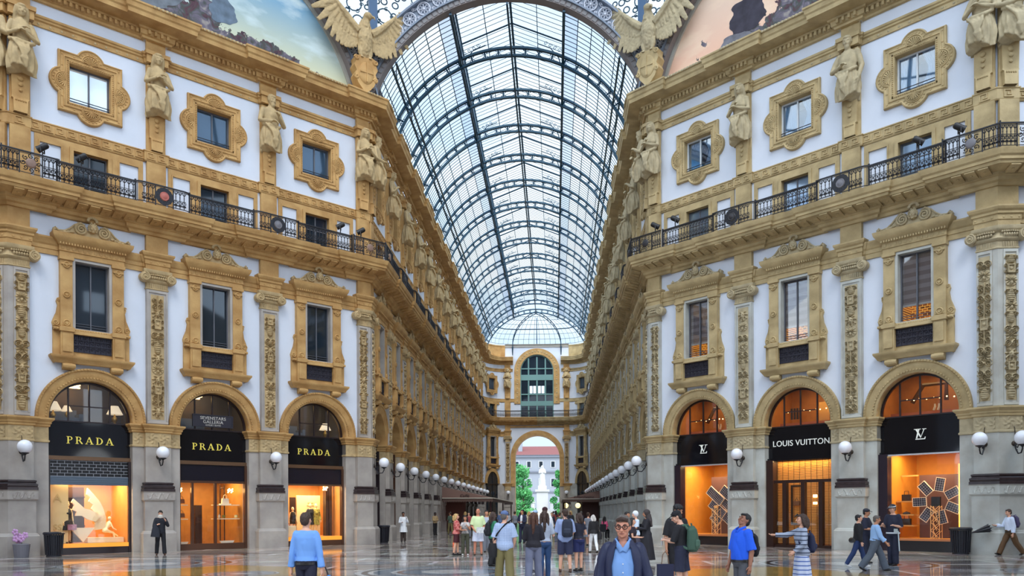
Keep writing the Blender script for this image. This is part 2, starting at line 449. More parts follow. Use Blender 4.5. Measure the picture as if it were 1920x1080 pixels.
class Person:
    def __init__(s, body, loc, rz, H=1.75, vox=.012, skin='fair', label='', group=None):
        s.b = body; s.k = H / 1.75; s.vox = vox
        s.root = empty('person', loc, rz); s.root.scale = (s.k,) * 3; tag(s.root, label, 'person', group)
        s.skin = SKIN[skin]
    def body(s, detail=True):
        mb = MB(); b = s.b; b.torso(mb); b.legs_(mb); b.arms_(mb); b.hands(mb); b.head_(mb)
        for h, k, a, q in b.leg: mb.tube([a, a + Vector((0, -.06, -.05))], [.034, .03], 8)
        s.link('body', bake(mb, 'body', s.skin, s.vox * .62, 3))
        if detail:
            s.link('eyes', b.eyes(MB()).mesh('eyes', EYE, 180))
            m = MB(); m.M = b.hm(); m.tube([(-.024, -.088, .083), (0, -.096, .084), (.024, -.088, .083)], [.003, .0065, .003], 6); m.M = None
            s.link('lips', m.mesh('lips', mat('lip_tone', srgb(150, 84, 76), .5), 180))
            m = MB(); m.M = b.hm()
            for q in (-1, 1): m.tube([(q * .014, -.094, .172), (q * .034, -.092, .18), (q * .052, -.078, .174)], [.003, .0045, .003], 6)
            m.M = None; s.link('eyebrows', m.mesh('eyebrows', HAIR['brown'], 180))
        return s
    def link(s, n, me, label=None):
        o = link(n, me, s.root)
        if label: o['label'] = label
        return o
    def part(s, n, mb, m, fold=.012, it=3, vox=None, fs=9., label=None):
        return s.link(n, bake(mb, n, m, vox or s.vox, it, fold, fs), label)
    def hair(s, kind, col): s.part('hair', s.b.hair(MB(), kind), HAIR[col], .012, 2, s.vox * .8, 30.); return s
    def top(s, m, sleeve=1., g=.014, z0=.9, n='shirt', flare=.0, loose=0., z1=1.476):
        mb = MB(); s.b.torso(mb, g, z0, z1, flare)
        if sleeve > 0: s.b.arms_(mb, g * .9, sleeve, loose)
        s.part(n, mb, m, .018, 3, None, 7.); return s
    def pants(s, m, upto=1., g=.012, wide=.02, n='trousers', hem=0.):
        mb = MB(); s.b.torso(mb, g, .84, 1.06 if s.b.sex == 'm' else .97); s.b.legs_(mb, g, upto, None, wide, hem); s.part(n, mb, m, .016, 3, None, 7.); return s
    def belt(s, m):
        mb = MB(); T = s.b.TORSO_M
        mb.tube([s.b.up(Vector((0, .004, .922))), s.b.up(Vector((0, .004, .962)))], 1., 20, sc=[(.184 * (1 + (s.b.fat - 1) * .5), .144 * s.b.fat)] * 2, up=(0, 1, 0)); s.link('belt', mb.mesh('belt', m, 40)); return s
    def skirt(s, m, z1, r1, n='skirt', folds=7, z0=1.02, amp=.015, r0=None):
        mb = MB(); pts = []; N = 40; R = 10
        zs = [z0 + (z1 - z0) * i / R for i in range(R + 1)]
        ax = s.b.leg[0][2].lerp(s.b.leg[1][2], .5)
        for i, z in enumerate(zs):
            t = i / R; 
            for j in range(N):
                a = 2 * pi * j / N; w = 1 + amp * 8 * t * sin(folds * a)
                rx = ((r0 or .135) + .04 * min(1, t * 4) + (r1 - .175) * t) * w; ry = rx * .78
                pts.append((rx * cos(a), ry * sin(a) + ax.y * t * .4, z + s.b.dz))
        f = [(i * N + j, i * N + (j + 1) % N, (i + 1) * N + (j + 1) % N, (i + 1) * N + j) for i in range(R) for j in range(N)]
        f += [tuple(range(N)), tuple(range(R * N, R * N + N))]
        mb.add(pts, f); s.link(n, mb.mesh(n, m, 50)); return s
    def shoes(s, m):
        for k in (0, 1): s.part('shoe', s.b.shoes(MB(), k), m, 0, 1, .008)
        return s
    def cap(s, m, brim=True):
        mb = MB(); mb.M = s.b.hm(); mb.sphere((0, .02, .2), .108, 16, 10, (.86, .98, .72))
        if brim: mb.tube([(0, -.05, .2), (0, -.13, .19), (0, -.17, .18)], [.075, .07, .05], 10, sc=[(1, .12)] * 3, up=(0, 0, 1))
        mb.M = None; s.part('cap', mb, m, 0, 2, .007); return s
def backpack(loc, rz, k, m, m2, label, z0=1.0, tall=.44, wide=.3, deep=.17):
    r = empty('backpack', loc, rz); r.scale = (k,) * 3; tag(r, label, 'backpack')
    mb = MB(); mb.tube([(0, 0, 0), (0, -.0, .05), (0, 0, tall * .5), (0, -.01, tall * .85), (0, -.02, tall)], 1., 20, sc=[(wide * .36, deep * .36), (wide * .5, deep * .5), (wide * .52, deep * .52), (wide * .46, deep * .42), (wide * .26, deep * .2)], up=(0, 1, 0))
    link('pack', bake(mb, 'pack', m, .012, 3, .01, 8.), r)
    mb = MB(); mb.tube([(0, deep * .42, .06), (0, deep * .46, .12), (0, deep * .45, tall * .42), (0, deep * .42, tall * .48)], 1., 14, sc=[(wide * .28, .02), (wide * .36, .045), (wide * .36, .045), (wide * .3, .02)], up=(0, 1, 0))
    link('front_pocket', bake(mb, 'front_pocket', m2, .01, 2), r)
    for s in (-1, 1):
        mb = MB(); mb.tube([(s * .1, -.07, tall * .88), (s * .105, -.13, tall + .02), (s * .11, -.26, tall - .03), (s * .13, -.285, tall - .2), (s * .14, -.2, .12), (s * .12, -.06, .06)], .02, 8, sc=[(1.3, .4)] * 6, up=(1, 0, 0)); link('strap', mb.mesh('strap', m2, 60), r)
    mb = MB(); mb.tube([(-.04, -.02, tall), (-.03, -.03, tall + .05), (.03, -.03, tall + .05), (.04, -.02, tall)], .01, 6); link('top_handle', mb.mesh('top_handle', m2, 60), r)
    return r

# ---- caryatids (upper storey): figure over a tapering herm
def statue_mesh(seed, sex, armp, hd):
    b = Body(sex, 1.05, arms=armp, head=hd, sw=1.08); mb = MB(); rnd = random.Random(seed)
    b.torso(mb, .01); b.arms_(mb, .006); b.hands(mb, .8); b.head_(mb); 
    b.hair(mb, 'curly' if sex == 'f' else 'bun')
    if sex == 'm':
        mb.M = b.hm(); mb.sphere((0, -.07, .05), .05, 10, 8, (1, .8, 1.2)); mb.M = None
    z = b.dz
    # hip drapery with folds
    N = 44; R = 9; pts = []
    for i in range(R + 1):
        t = i / R; zz = 1.06 - .5 * t
        for j in range(N):
            a = 2 * pi * j / N; r = .15 + .07 * sin(pi * min(1, t * 1.25) * .62) - .02 * t
            r += .018 * sin(9 * a + 3 * t + seed) * (.3 + t) + .012 * sin(17 * a - 5 * t)
            pts.append((r * cos(a) * 1.12, r * sin(a), zz + z - .07 * t * cos(2 * a + seed)))
    f = [(i * N + j, i * N + (j + 1) % N, (i + 1) * N + (j + 1) % N, (i + 1) * N + j) for i in range(R) for j in range(N)]
    pts += [(0, 0, 1.06 + z), (0, 0, .56 + z)]; M_ = N * (R + 1); f += [((j + 1) % N, j, M_) for j in range(N)] + [(R * N + j, R * N + (j + 1) % N, M_ + 1) for j in range(N)]
    mb.add(pts, f)
    for k in range(4):
        a0 = -1.2 + .5 * k; mb.tube([(.2 * sin(a0), -.15, 1.06 + z), (.1 * sin(a0 + .6), -.23, .9 + z), (.05 * sin(k * 2.), -.24, .72 + z), (.04, -.2, .58 + z)], [.022, .03, .03, .02], 6)
    mb.tube([(.2, -.05, 1.1 + z), (.1, -.17, 1.03 + z), (-.1, -.17, 1.04 + z), (-.2, -.04, 1.08 + z)], [.03, .035, .035, .03], 8)
    for v in range(len(mb.v)): 
        x, y, w = mb.v[v]; mb.v[v] = (x, y, w - z - 1.75)
    me = bake(mb, 'figure', None, .0125, 2, .014, 7.)
    me.transform(Matrix.Diagonal((2.17, 2., 2.17, 1)))
    return me
XA = (((.3, -.3, -1), (-.9, -.5, .3)), ((-.3, -.3, -1), (.9, -.5, .55)))
STAT = [statue_mesh(1, 'f', XA, (0, 12)), statue_mesh(2, 'm', (((.3, -.25, -1), (-.8, -.6, .7)), ((-.28, -.25, -1), (.8, -.55, .0))), (14, 16)),
        statue_mesh(3, 'f', (((.26, -.1, -1), (-.7, -.6, .1)), ((-.3, -.2, -1), (.8, -.5, .9))), (-14, 12)), statue_mesh(4, 'm', (((.28, .0, -1), (-.15, -.3, -1)), ((-.3, -.3, -1), (.9, -.45, .1))), (10, 18))]
NORTH, SOUTH, SUNE, EXPO, DOMET = 1.22, 3.2, 2.5, .16, .58
# ------------------------------------------------------------------ materials of the building
PL = mat('plaster', srgb(216, 222, 234), .85, var=.08, vscale=.6, bump=.12, bscale=6)
ST = {'L': mat('warm_stone', srgb(200, 160, 102), .75, var=.22, vscale=1.5, bump=.35, bscale=14, tint2=srgb(170, 128, 74)),
      'R': mat('pale_stone', srgb(192, 170, 126), .75, var=.22, vscale=1.5, bump=.35, bscale=14, tint2=srgb(160, 140, 100))}
RL = {'L': mat('carved_stone_warm', srgb(192, 166, 122), .8, var=.25, vscale=4, bump=.4, bscale=30),
      'R': mat('carved_stone_pale', srgb(184, 169, 136), .8, var=.25, vscale=4, bump=.4, bscale=30)}
GS = {'L': mat('grey_granite', srgb(176, 168, 160), .55, var=.25, vscale=1.2, bump=.15, bscale=60, tint2=srgb(152, 144, 138)),
      'R': mat('grey_green_granite', srgb(188, 190, 184), .55, var=.2, vscale=1.2, bump=.15, bscale=60, tint2=srgb(162, 158, 150))}
BLK = mat('dark_marble', srgb(58, 46, 48), .3, var=.4, vscale=5)
IRON = mat('wrought_iron', srgb(34, 34, 40), .45, metal=.3)
GRIL = mat('cast_iron', srgb(44, 42, 54), .5, metal=.2)
DGL = mat('dark_window_glass', (.012, .02, .03), .04, spec=.6)
WFR = mat('window_frame_paint', srgb(90, 92, 100), .5)
CLR = glass('clear_pane', (.93, .95, .95), .04)

class Kit:
    def __init__(s): s.parts = []
    def part(s, name, mb, m, smooth=None, label=None, subs=(), loc=None):
        me = mb.mesh(name, m, smooth) if isinstance(mb, MB) else mb
        s.parts.append((name, me, label, [(n, b.mesh(n, mm, sm) if isinstance(b, MB) else b, l) for n, b, mm, sm, l in subs], loc)); return s
    def place(s, name, loc, rz=0., label=None, cat=None, group=None, kind=None, skip=(), mir=False):
        r = empty(name, loc, rz); tag(r, label, cat, group, kind)
        if mir: r.scale = (-1, 1, 1)
        for n, me, l, subs, lo in s.parts:
            if n in skip: continue
            o = link(n, me, r)
            if lo: o.location = lo
            if l: o['label'] = l
            for sn, sme, sl in subs:
                q = link(sn, sme, o)
                if sl: q['label'] = sl
        return r
def spiral(cx, cz, r, turns, dirn=1, a0=0., y=0., n=26, r1=.12):
    return [(cx + (r * (1 - t) + r * r1 * t) * cos(a0 + dirn * turns * 2 * pi * t), y, cz + (r * (1 - t) + r * r1 * t) * sin(a0 + dirn * turns * 2 * pi * t)) for t in [i / n for i in range(n + 1)]]
def taper(a, b, n): return [a + (b - a) * i / (n - 1) for i in range(n)]

# ---- carved arabesque: outward height for u in -1..1 (mirrored), v 0..1
def relief(seed, H, W):
    rnd = random.Random(seed); mot = []
    z = .06; last = ''
    while z < H - .2:
        k = rnd.choice([q for q in ('vase', 'scroll', 'leaf', 'mask', 'twin', 'shield', 'bird') if q != last]); h = rnd.uniform(.32, .56); last = k
        mot.append((k, z, min(h, H - .05 - z), rnd.uniform(.8, 1.), rnd.random())); z += h
    def bl(d, w): return sqrt(max(0., 1 - (d / w) ** 2)) if d < w else 0.
    def swirl(a, z, cx, cz, R, q, arms=1.):
        dx, dz = a - cx, z - cz; d = sqrt(dx * dx + dz * dz)
        if d > R: return 0.
        sp = (d / R * 1.7 * arms - (atan2(dz, dx) + q * 6) / (2 * pi)) % 1.
        return .075 * max(0, 1 - abs(sp - .5) * 2.7)
    def fn(u, v):
        a = abs(u) * W / 2; z = v * H; o = 0.
        for k, z0, h, g, q in mot:
            t = (z - z0) / h
            if t < -.15 or t > 1.15: continue
            zc = z - z0 - h / 2
            if k == 'vase':
                r = W * .36 * g * (.18 + .82 * abs(sin(pi * (t * .85 + .12))) * (1 - .45 * t)) if 0 <= t <= 1 else 0
                if r: o = max(o, .085 * bl(a, r) - (.03 if abs((t * 6) % 1 - .5) < .12 else 0))
                o = max(o, .05 * bl(abs(t - .97) * h, .03) if a < W * .34 else 0, swirl(a, z, W * .36, z0 + h * .75, W * .12, q))
            elif k == 'mask':
                d = sqrt((a / (W * .19)) ** 2 + (zc / (h * .34)) ** 2)
                if d < 1: o = max(o, .1 * sqrt(1 - d * d) - .04 * bl(sqrt((a - W * .085) ** 2 + (zc - h * .05) ** 2), .022) - .03 * bl(sqrt(a * a * .3 + (zc + h * .15) ** 2), .018))
                d2 = sqrt(a * a + zc * zc); an = atan2(zc, a + 1e-4)
                if W * .19 < d2 < W * .45: o = max(o, .06 * max(0, cos(an * 8 + d2 * 20)))
            elif k == 'shield':
                d = max(a / (W * .24), abs(zc) / (h * .4))
                if d < 1: o = max(o, .07 - .035 * (d < .72) + .03 * bl(sqrt(a * a + zc * zc), .06))
                o = max(o, swirl(a, z, W * .36, z0 + h * .25, W * .13, q), swirl(a, z, W * .36, z0 + h * .75, W * .13, -q))
            elif k == 'bird':
                an = atan2(zc - h * .1, a - W * .05); d = sqrt((a - W * .05) ** 2 + (zc - h * .1) ** 2)
                if d < W * .4: o = max(o, .065 * max(0, cos(an * 10)) * (1 - d / (W * .42)) + .02)
                o = max(o, .09 * bl(sqrt((a * 1.6) ** 2 + (zc + h * .1) ** 2), W * .16))
            elif k == 'twin':
                o = max(o, swirl(a, z, W * .23, z0 + h * .3, W * .2, q), swirl(a, z, W * .23, z0 + h * .76, W * .18, -q), .07 * bl(a, .022))
            else:
                R = min(h * .5, W * .24); o = max(o, swirl(a, z, W * .25, z0 + h * .5, R * 1.1, q, 1.3), .08 * bl(sqrt(a * a * 1.5 + zc * zc), .05))
                if k == 'leaf':
                    d2 = sqrt(a * a + (zc + h * .4) ** 2); an = atan2(zc + h * .4, a + 1e-4)
                    if d2 < h * .8: o = max(o, .06 * max(0, cos(an * 9)) * (1 - d2 / (h * .85)))
        return 1.45 * o * min(1., max(0, (W / 2 - a) / .025))
    return fn
def leaf_frieze(W, H, n):
    def fn(u, v):
        x = (u * .5 + .5) * n; f = x % 1 - .5; z = v - .5
        d = sqrt((f * 1.1) ** 2 + (z * .95) ** 2); a = atan2(z, f)
        o = .04 * max(0, 1 - (d / .16) ** 2) if d < .16 else 0
        if .17 < d < .52: o = max(o, .035 * max(0, cos(a * 6 + (d * 9))) * (1 - abs(d - .33) / .22))
        return max(0, o) * min(1, (.5 - abs(z)) / .06)
    return fn

def flatline(w, d, ret=0.): return [(-w / 2, ret), (-w / 2, -d), (w / 2, -d), (w / 2, ret)]
def cornerline(w1, w2, half, d, ret=0.):
    A = Vector(w1.at(w1.L - half, d)); B = Vector(w2.at(half, d)); C = Vector(w1.at(w1.L, 0))
    r1, r2 = w1.r, w2.r; det = r1.x * -r2.y + r2.x * r1.y; P = Vector(w2.at(0, d)); S = Vector(w1.at(0, d))
    t = ((P - S).x * -r2.y + r2.x * (P - S).y) / det; M = S + r1 * t
    L = [Vector(w1.at(w1.L - half, -ret)), A, M, B, Vector(w2.at(half, -ret))]
    return [(p.x - C.x, p.y - C.y) for p in L]
P_PLINTH = [(0, 0), (.17, 0), (.17, .78), (.14, .82), (.12, .87), (.06, .9), (-.02, .9)]
P_PED = [(-.02, .9), (.06, .9), (.06, 2.13), (.09, 2.16), (.13, 2.2), (.13, 2.52), (.16, 2.56), (-.05, 2.56)]
P_BASE = [(-.05, 2.56), (.13, 2.56), (.13, 2.66), (.1, 2.68), (.12, 2.73), (.12, 2.79), (.07, 2.81), (.05, 2.84), (.08, 2.88), (.08, 2.93), (.0, 2.955), (-.05, 2.955)]
P_SH1 = [(0, 2.95), (0, 4.49)]
P_FRZ = [(0, 4.44), (.04, 4.46), (.04, 4.52), (.0, 4.54), (0, 5.06)]
P_IMP = [(0, 5.04), (.05, 5.07), (.05, 5.14), (.09, 5.18), (.09, 5.24), (.15, 5.3), (.18, 5.34), (.18, 5.4), (-.1, 5.42)]
P_SH2 = [(0, 5.4), (0, 11.14)]
P_NECK = [(0, 11.12), (.03, 11.14), (.03, 11.18), (0, 11.2), (0, 11.4), (.06, 11.44), (.09, 11.5), (.04, 11.56), (.02, 11.72), (.1, 11.76), (.14, 11.84), (.14, 11.95), (-.05, 11.95)]
P_ENT = [(0, 11.95), (.02, 11.95), (.02, 12.15), (.05, 12.17), (.05, 12.34), (.1, 12.38), (.1, 12.46), (.16, 12.52), (.2, 12.6), (.2, 12.66), (-.02, 12.66)]
P_BLK = [(-.02, 12.6), (-.02, 13.4)]
def volute(mb, cx, cz, y, r, dr, M=None):
    old = mb.M; mb.M = (old @ M) if (old and M) else (M or old)
    mb.lathe([(0, -.02), (r * .8, -.02), (r, .01), (r, .3), (r * .8, .32)], (cx, y + .3, cz), 18, 'y')
    mb.tube(spiral(cx, cz, r * .92, 2.2, dr, pi / 2, y - .02), taper(.034, .018, 27), 5)
    mb.sphere((cx, y - .03, cz), r * .22, 8, 6)
    mb.M = old
def pilaster_kit(sd, pier, seed, corner=None):
    st, rl, gs = ST[sd], RL[sd], GS[sd]; K = Kit()
    w1 = w2 = None
    if corner: 
        w1, w2 = corner; fl = lambda half, d, ret=0.: cornerline(w1, w2, half, d, ret)
        faces = []
        C = Vector(w1.at(w1.L)) 
        for w, ua, ub in ((w1, w1.L - CZ, w1.L), (w2, 0, CZ)):
            o = Vector(w.at((ua + ub) / 2)) - C
            faces.append((Matrix.Translation((o.x, o.y, 0)) @ Matrix.Rotation(w.rz, 4, 'Z'), ub - ua))
        h1, h2, hp = CZ, CZ - .1, S0 - 1.563
    else:
        fl = lambda half, d, ret=0.: flatline(2 * half, d, ret)
        faces = [(Matrix.Identity(4), PILW)]; h1, h2, hp = .52, .44, pier
    def sw(half, d, *profs):
        b = MB()
        for p in profs: b.sweep(fl(half, d), p, caps=False)
        return b
    K.part('plinth', sw(h1, .22, P_PLINTH), gs)
    ped = sw(h1, .22, P_PED)
    for M, w in faces:
        ped.M = M; ped.heightfield(-w / 2 + .02, w / 2 - .02, 2.24, 2.5, int(w * 30), 8, lambda u, v: .02 * (abs(sin(u * pi * 3) * 1.1 - (v - .5) * 2) < .45), -.355)
    ped.M = None
    K.part('pedestal', ped, gs, label='grey pedestal with a carved band')
    K.part('base', sw(h1, .22, P_BASE), BLK, label='dark marble base moulding')
    K.part('lower_shaft', sw(h1, .22, P_SH1), gs)
    b = MB()
    for M, w in faces:
        b.M = M; b.heightfield(-w / 2 + .03, w / 2 - .03, 4.56, 5.04, int(w * 44), 22, leaf_frieze(w, .5, 2 if w > .9 else 1.5), -.222)
    b.M = None
    if corner:
        pl = [cornerline(w1, w2, hp, .02), cornerline(w1, w2, h1, .22)]
        cl = [Vector(w1.at(w1.L - hp, -.45)) - C, *[Vector(p) for p in pl[0][1:2]], Vector(w1.at(w1.L - h1, .02)) - C, *[Vector(p) for p in pl[1][1:4]], Vector(w2.at(h1, .02)) - C, Vector(pl[0][3]), Vector(w2.at(hp, -.45)) - C]
        cl = [(p.x, p.y) for p in cl]
        cl2 = [cl[0], cl[1], cl[7], cl[8]]
    else:
        cl = [(-hp, .45), (-hp, -.02), (-.52, -.02), (-.52, -.22), (.52, -.22), (.52, -.02), (hp, -.02), (hp, .45)]
    b.sweep(cl, [(0.0, 4.44), (.03, 4.46), (.03, 4.52), (.0, 4.54), (0, 5.06)], caps=False)
    if not corner:
        for s in (-1, 1):
            wv = hp - .54
            if wv > .2: b.heightfield(min(s * .54, s * hp), max(s * .54, s * hp), 4.56, 5.04, 16, 20, leaf_frieze(wv, .5, 1), -.022)
    K.part('frieze', b, rl, 40, label='frieze carved with leaves')
    K.part('impost', MB().sweep(cl, P_IMP, caps=False), st)
    b = sw(h2, .16, P_SH2)
    for M, w in faces:
        b.M = M; hw = (w - .1 if corner else .88) / 2 - (.05 if corner else 0)
        for x in (-hw + .05, hw - .05): b.box(x - .035, x + .035, -.2, -.15, 5.56, 11.)
        b.box(-hw + .02, hw - .02, -.2, -.15, 5.45, 5.55); b.box(-hw + .02, hw - .02, -.2, -.15, 11., 11.1)
    b.M = None
    K.part('shaft', b, gs)
    b = MB()
    for i, (M, w) in enumerate(faces):
        b.M = M; b.heightfield(-.27, .27, 5.62, 10.92, 44, 400, relief(seed + i, 5.3, .54), -.165)
    b.M = None
    K.part('relief_panel', b, rl, 50, label='arabesque of leaves, masks and vases in relief')
    b = sw(h2, .16, P_NECK)
    hv = .54
    for M, w in faces:
        b.M = M
        if corner:
            sx = -1 if M == faces[0][0] else 1
            volute(b, sx * (w / 2 - .02 + .06), 11.6, -.36, .2, sx)
        else:
            for sx in (-1, 1): volute(b, sx * hv, 11.6, -.36, .2, sx)
        n = max(4, int(w * 10))
        for k in range(n):
            x = -w / 2 + .12 + (w - .24) * k / (n - 1); b.sphere((x, -.28, 11.62), .052, 6, 5, (.8, .6, 1.1))
            b.box(x - .012, x + .012, -.19, -.15, 11.2, 11.38)
        for k in range(int(w * 14)):
            x = -w / 2 + w * (k + .5) / int(w * 14); b.sphere((x, -.27, 11.74 - .05 * abs(x) / w), .04, 6, 4)
    b.M = None
    K.part('capital', b, rl, 40, label='capital with spiral volutes and garland')
    b = sw(h2 + .03, .2, P_ENT, P_BLK)
    for M, w in faces:
        b.M = M
        for k in range(3): b.sphere((-.28 + .28 * k, -.25, 12.25), .05, 8, 5, (1, .4, 1))
    b.M = None
    K.part('entablature_block', b, st)
    return K

# ---- first-floor window with pilasters, apron and broken scroll pediment
def aedicule_kit(sd, lit):
    st, rl = ST[sd], RL[sd]; K = Kit(); b = MB()
    b.sweep(flatline(2 * 1.36, .2), [(0, 7.6), (.06, 7.62), (.1, 7.7), (.16, 7.78), (.2, 7.84), (.2, 7.91), (-.05, 7.93)])
    for s in (-1, 1):
        c = s * .96
        b.box(c - .23, c + .23, -.3, 0, 7.93, 9.06); b.box(c - .17, c + .17, -.34, -.3, 8.06, 8.78); b.box(s * 1.15 if s > 0 else -1.42, 1.42 if s > 0 else -1.15, -.12, 0, 7.93, 9.05)
        b.box(c - .27, c + .27, -.36, 0, 8.86, 9.02)
        b.lathe([(0, -.23), (.1, -.23), (.12, -.1), (.12, .1), (.1, .23), (0, .23)], (s * .89, -.24, 7.5), 10, 'x')
        b.box(s * .89 - .2, s * .89 + .2, -.2, 0, 7.36, 7.62)
        b.box(c - .22, c + .22, -.24, 0, 9.06, 11.72)
        b.box(c - .16, c + .16, -.27, -.24, 9.1, 9.14); b.box(c - .2, c + .2, -.3, 0, 11.5, 11.56); b.box(c - .26, c + .26, -.31, 0, 11.7, 11.84)
        for z in (9.2, 10.32, 11.5):
            b.lathe([(0, .05), (.05, .06), (.07, .02), (.11, .06), (.14, .03), (.14, 0)], (c, -.24, z), 14, 'y')
        # side scroll
        out = [(s * 1.18, 9.06), (s * 1.42, 9.06), (s * 1.45, 9.2), (s * 1.4, 9.36), (s * 1.3, 9.6), (s * 1.25, 9.9), (s * 1.3, 10.05), (s * 1.26, 10.18), (s * 1.18, 10.2)]
        b.prism(out, -.14, 0)
        b.tube(spiral(s * 1.32, 9.2, .12, 1.5, s, 0, -.15, 14), .025, 5)
        b.tube(spiral(s * 1.24, 10.12, .07, 1.2, s, 0, -.15, 10), .02, 5)
    b.box(-1.42, 1.42, -.26, 0, 8.9, 9.0)
    b.box(-.74, .74, -.12, 0, 7.91, 8.1); b.box(-.74, .74, -.3, 0, 8.79, 8.92)
    n = 30
    for k in range(n): b.sphere((-1.38 + 2.76 * k / (n - 1), -.27, 8.94), .045, 6, 4)
    b.sweep(flatline(2.36, .22), [(0, 11.82), (.02, 11.84), (.02, 12.02), (.06, 12.05), (.04, 12.08), (.04, 12.25), (.1, 12.3), (.12, 12.36), (.2, 12.42), (.26, 12.5), (.3, 12.58), (.32, 12.7), (-.2, 12.72)])
    for k in range(12): b.box(-1.1 + .2 * k - .05, -1.1 + .2 * k + .05, -.275, -.2, 12.1, 12.22)
    for k in range(24): b.box(-1.2 + 2.4 * k / 23 - .03, -1.2 + 2.4 * k / 23 + .03, -.38, -.2, 12.28, 12.36)
    K.part('stone_surround', b, st, 35)
    b = MB()
    top = [(1.38, 12.7), (1.42, 12.86), (1.36, 12.92), (1.24, 12.82), (1.02, 12.85), (.84, 12.97), (.66, 13.16), (.44, 13.28), (.28, 13.2), (.2, 13.05)]
    b.prism([(-x, z) for x, z in top] + [(x, z) for x, z in top[::-1]], -.22, -.02)
    for s in (-1, 1):
        b.tube(spiral(s * .42, 13.03, .24, 2.2, -s, pi / 2, -.26), taper(.05, .03, 27), 6)
        b.tube([(s * x, -.24, z + .0) for x, z in top[:9]], .035, 6)
        b.sphere((s * 1.38, -.22, 12.84), .07, 8, 6)
        for k in range(4): b.sphere((s * (.75 + .13 * k), -.25, 12.86 - .03 * k), .07, 7, 5, (1.2, .6, .8))
    for k in range(7):
        a = pi * (k + .5) / 7; b.sphere((.17 * cos(a), -.24, 13.42 + .17 * sin(a)), .065, 7, 5, (1, .6, 1))
    K.part('pediment', b, rl, 45, label='scroll pediment', subs=[('mask', face_relief(0, -.25, 13.14, .2), rl, 180, 'carved woman\'s head with a crest')])
    b = MB(); b.ring([(-.74, 8.98), (.74, 8.98), (.74, 11.84), (-.74, 11.84)], [(-.63, 9.04), (.63, 9.04), (.63, 11.72), (-.63, 11.72)], -.2, .3)
    K.part('stone_jamb', b, GS[sd])
    b = MB(); b.ring([(-.63, 9.03), (.63, 9.03), (.63, 11.73), (-.63, 11.73)], [(-.58, 9.08), (.58, 9.08), (.58, 11.68), (-.58, 11.68)], .08, .16)
    b.box(-.025, .025, .07, .17, 9.05, 11.7); b.box(-.6, .6, .06, .1, 9.18, 9.2); b.box(-.6, .6, .06, .1, 9.28, 9.3)
    K.part('window_frame', b, WFR)
    if lit:
        K.part('pane', MB().box(-.6, .6, .115, .125, 9.05, 11.7), CLR)
        b = MB(); b.box(-.6, .6, .2, .215, 9.75, 11.7)
        K.part('blind', b, mat_blind(), label='striped roman blind drawn partly down')
        b = MB(); b.box(-.6, .6, .19, .22, 9.68, 9.76)
        K.part('blind_rail', b, mat('white_rail', srgb(220, 215, 215), .5))
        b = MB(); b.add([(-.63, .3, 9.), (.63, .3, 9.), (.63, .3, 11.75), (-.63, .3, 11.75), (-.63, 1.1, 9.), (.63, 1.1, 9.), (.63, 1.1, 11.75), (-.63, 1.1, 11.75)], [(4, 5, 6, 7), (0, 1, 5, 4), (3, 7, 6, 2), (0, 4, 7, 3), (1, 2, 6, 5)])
        K.part('glowing_room', b, mat_room())
    else:
        K.part('pane', MB().box(-.6, .6, .115, .125, 9.05, 11.7), DGL)
    b = MB(); b.box(-.73, .73, -.13, -.1, 8.1, 8.79)
    for k in range(7):
        x = -.62 + .207 * k
        b.tube(spiral(x, 8.27, .085, 1.3, 1, 0, -.14, 12), .014, 4); b.tube(spiral(x, 8.5, .085, 1.3, -1, pi, -.14, 12), .014, 4); b.tube([(x - .1, -.14, 8.1), (x - .1, -.14, 8.79)], .012, 4)
        b.sphere((x, -.14, 8.66), .05, 6, 4, (1, .5, 1.3))
    for z in (8.12, 8.39, 8.6, 8.77): b.box(-.73, .73, -.155, -.12, z - .014, z + .014)
    K.part('iron_apron', b, GRIL, label='dark cast iron panel under the sill')
    return K
def face_relief(cx, y, cz, r):
    b = MB(); b.sphere((cx, y, cz), r, 14, 12, (.78, .7, 1.05))
    b.sphere((cx, y - r * .68, cz - r * .05), r * .2, 6, 5, (.6, .9, 1.5))
    for s in (-1, 1):
        b.sphere((cx + s * r * .3, y - r * .6, cz + r * .2), r * .16, 6, 5, (1.2, .5, .6)); b.sphere((cx + s * r * .35, y - r * .5, cz - r * .25), r * .25, 6, 5)
        for k in range(6): b.sphere((cx + s * r * (.3 + .55 * sin(k * .5)), y - r * .3, cz + r * (.95 - .32 * k)), r * .22, 6, 5)
    b.sphere((cx, y - r * .62, cz - r * .45), r * .2, 6, 5, (1.2, .5, .5)); b.sphere((cx, y - r * .5, cz - r * .8), r * .22, 6, 5)
    return b
def mat_blind():
    if 'blind' in MATS: return MATS['blind']
    m = mat('blind', srgb(170, 150, 150), .8); nt = m.node_tree; b = nt.nodes['Principled BSDF']
    tc = _n(nt, 'ShaderNodeTexCoord'); sp = _n(nt, 'ShaderNodeSeparateXYZ'); wv = _n(nt, 'ShaderNodeMath', operation='FRACT'); mu = _n(nt, 'ShaderNodeMath', operation='MULTIPLY'); mu.inputs[1].default_value = 3.
    nt.links.new(tc.outputs['Object'], sp.inputs[0]); nt.links.new(sp.outputs['Z'], mu.inputs[0]); nt.links.new(mu.outputs[0], wv.inputs[0])
    cr = _n(nt, 'ShaderNodeMath', operation='GREATER_THAN'); cr.inputs[1].default_value = .5; nt.links.new(wv.outputs[0], cr.inputs[0])
    mx = _n(nt, 'ShaderNodeMix', data_type='RGBA'); mx.inputs['A'].default_value = (*srgb(176, 158, 160), 1); mx.inputs['B'].default_value = (*srgb(148, 128, 130), 1)
    nt.links.new(cr.outputs[0], mx.inputs['Factor']); nt.links.new(mx.outputs['Result'], b.inputs['Base Color'])
    return m
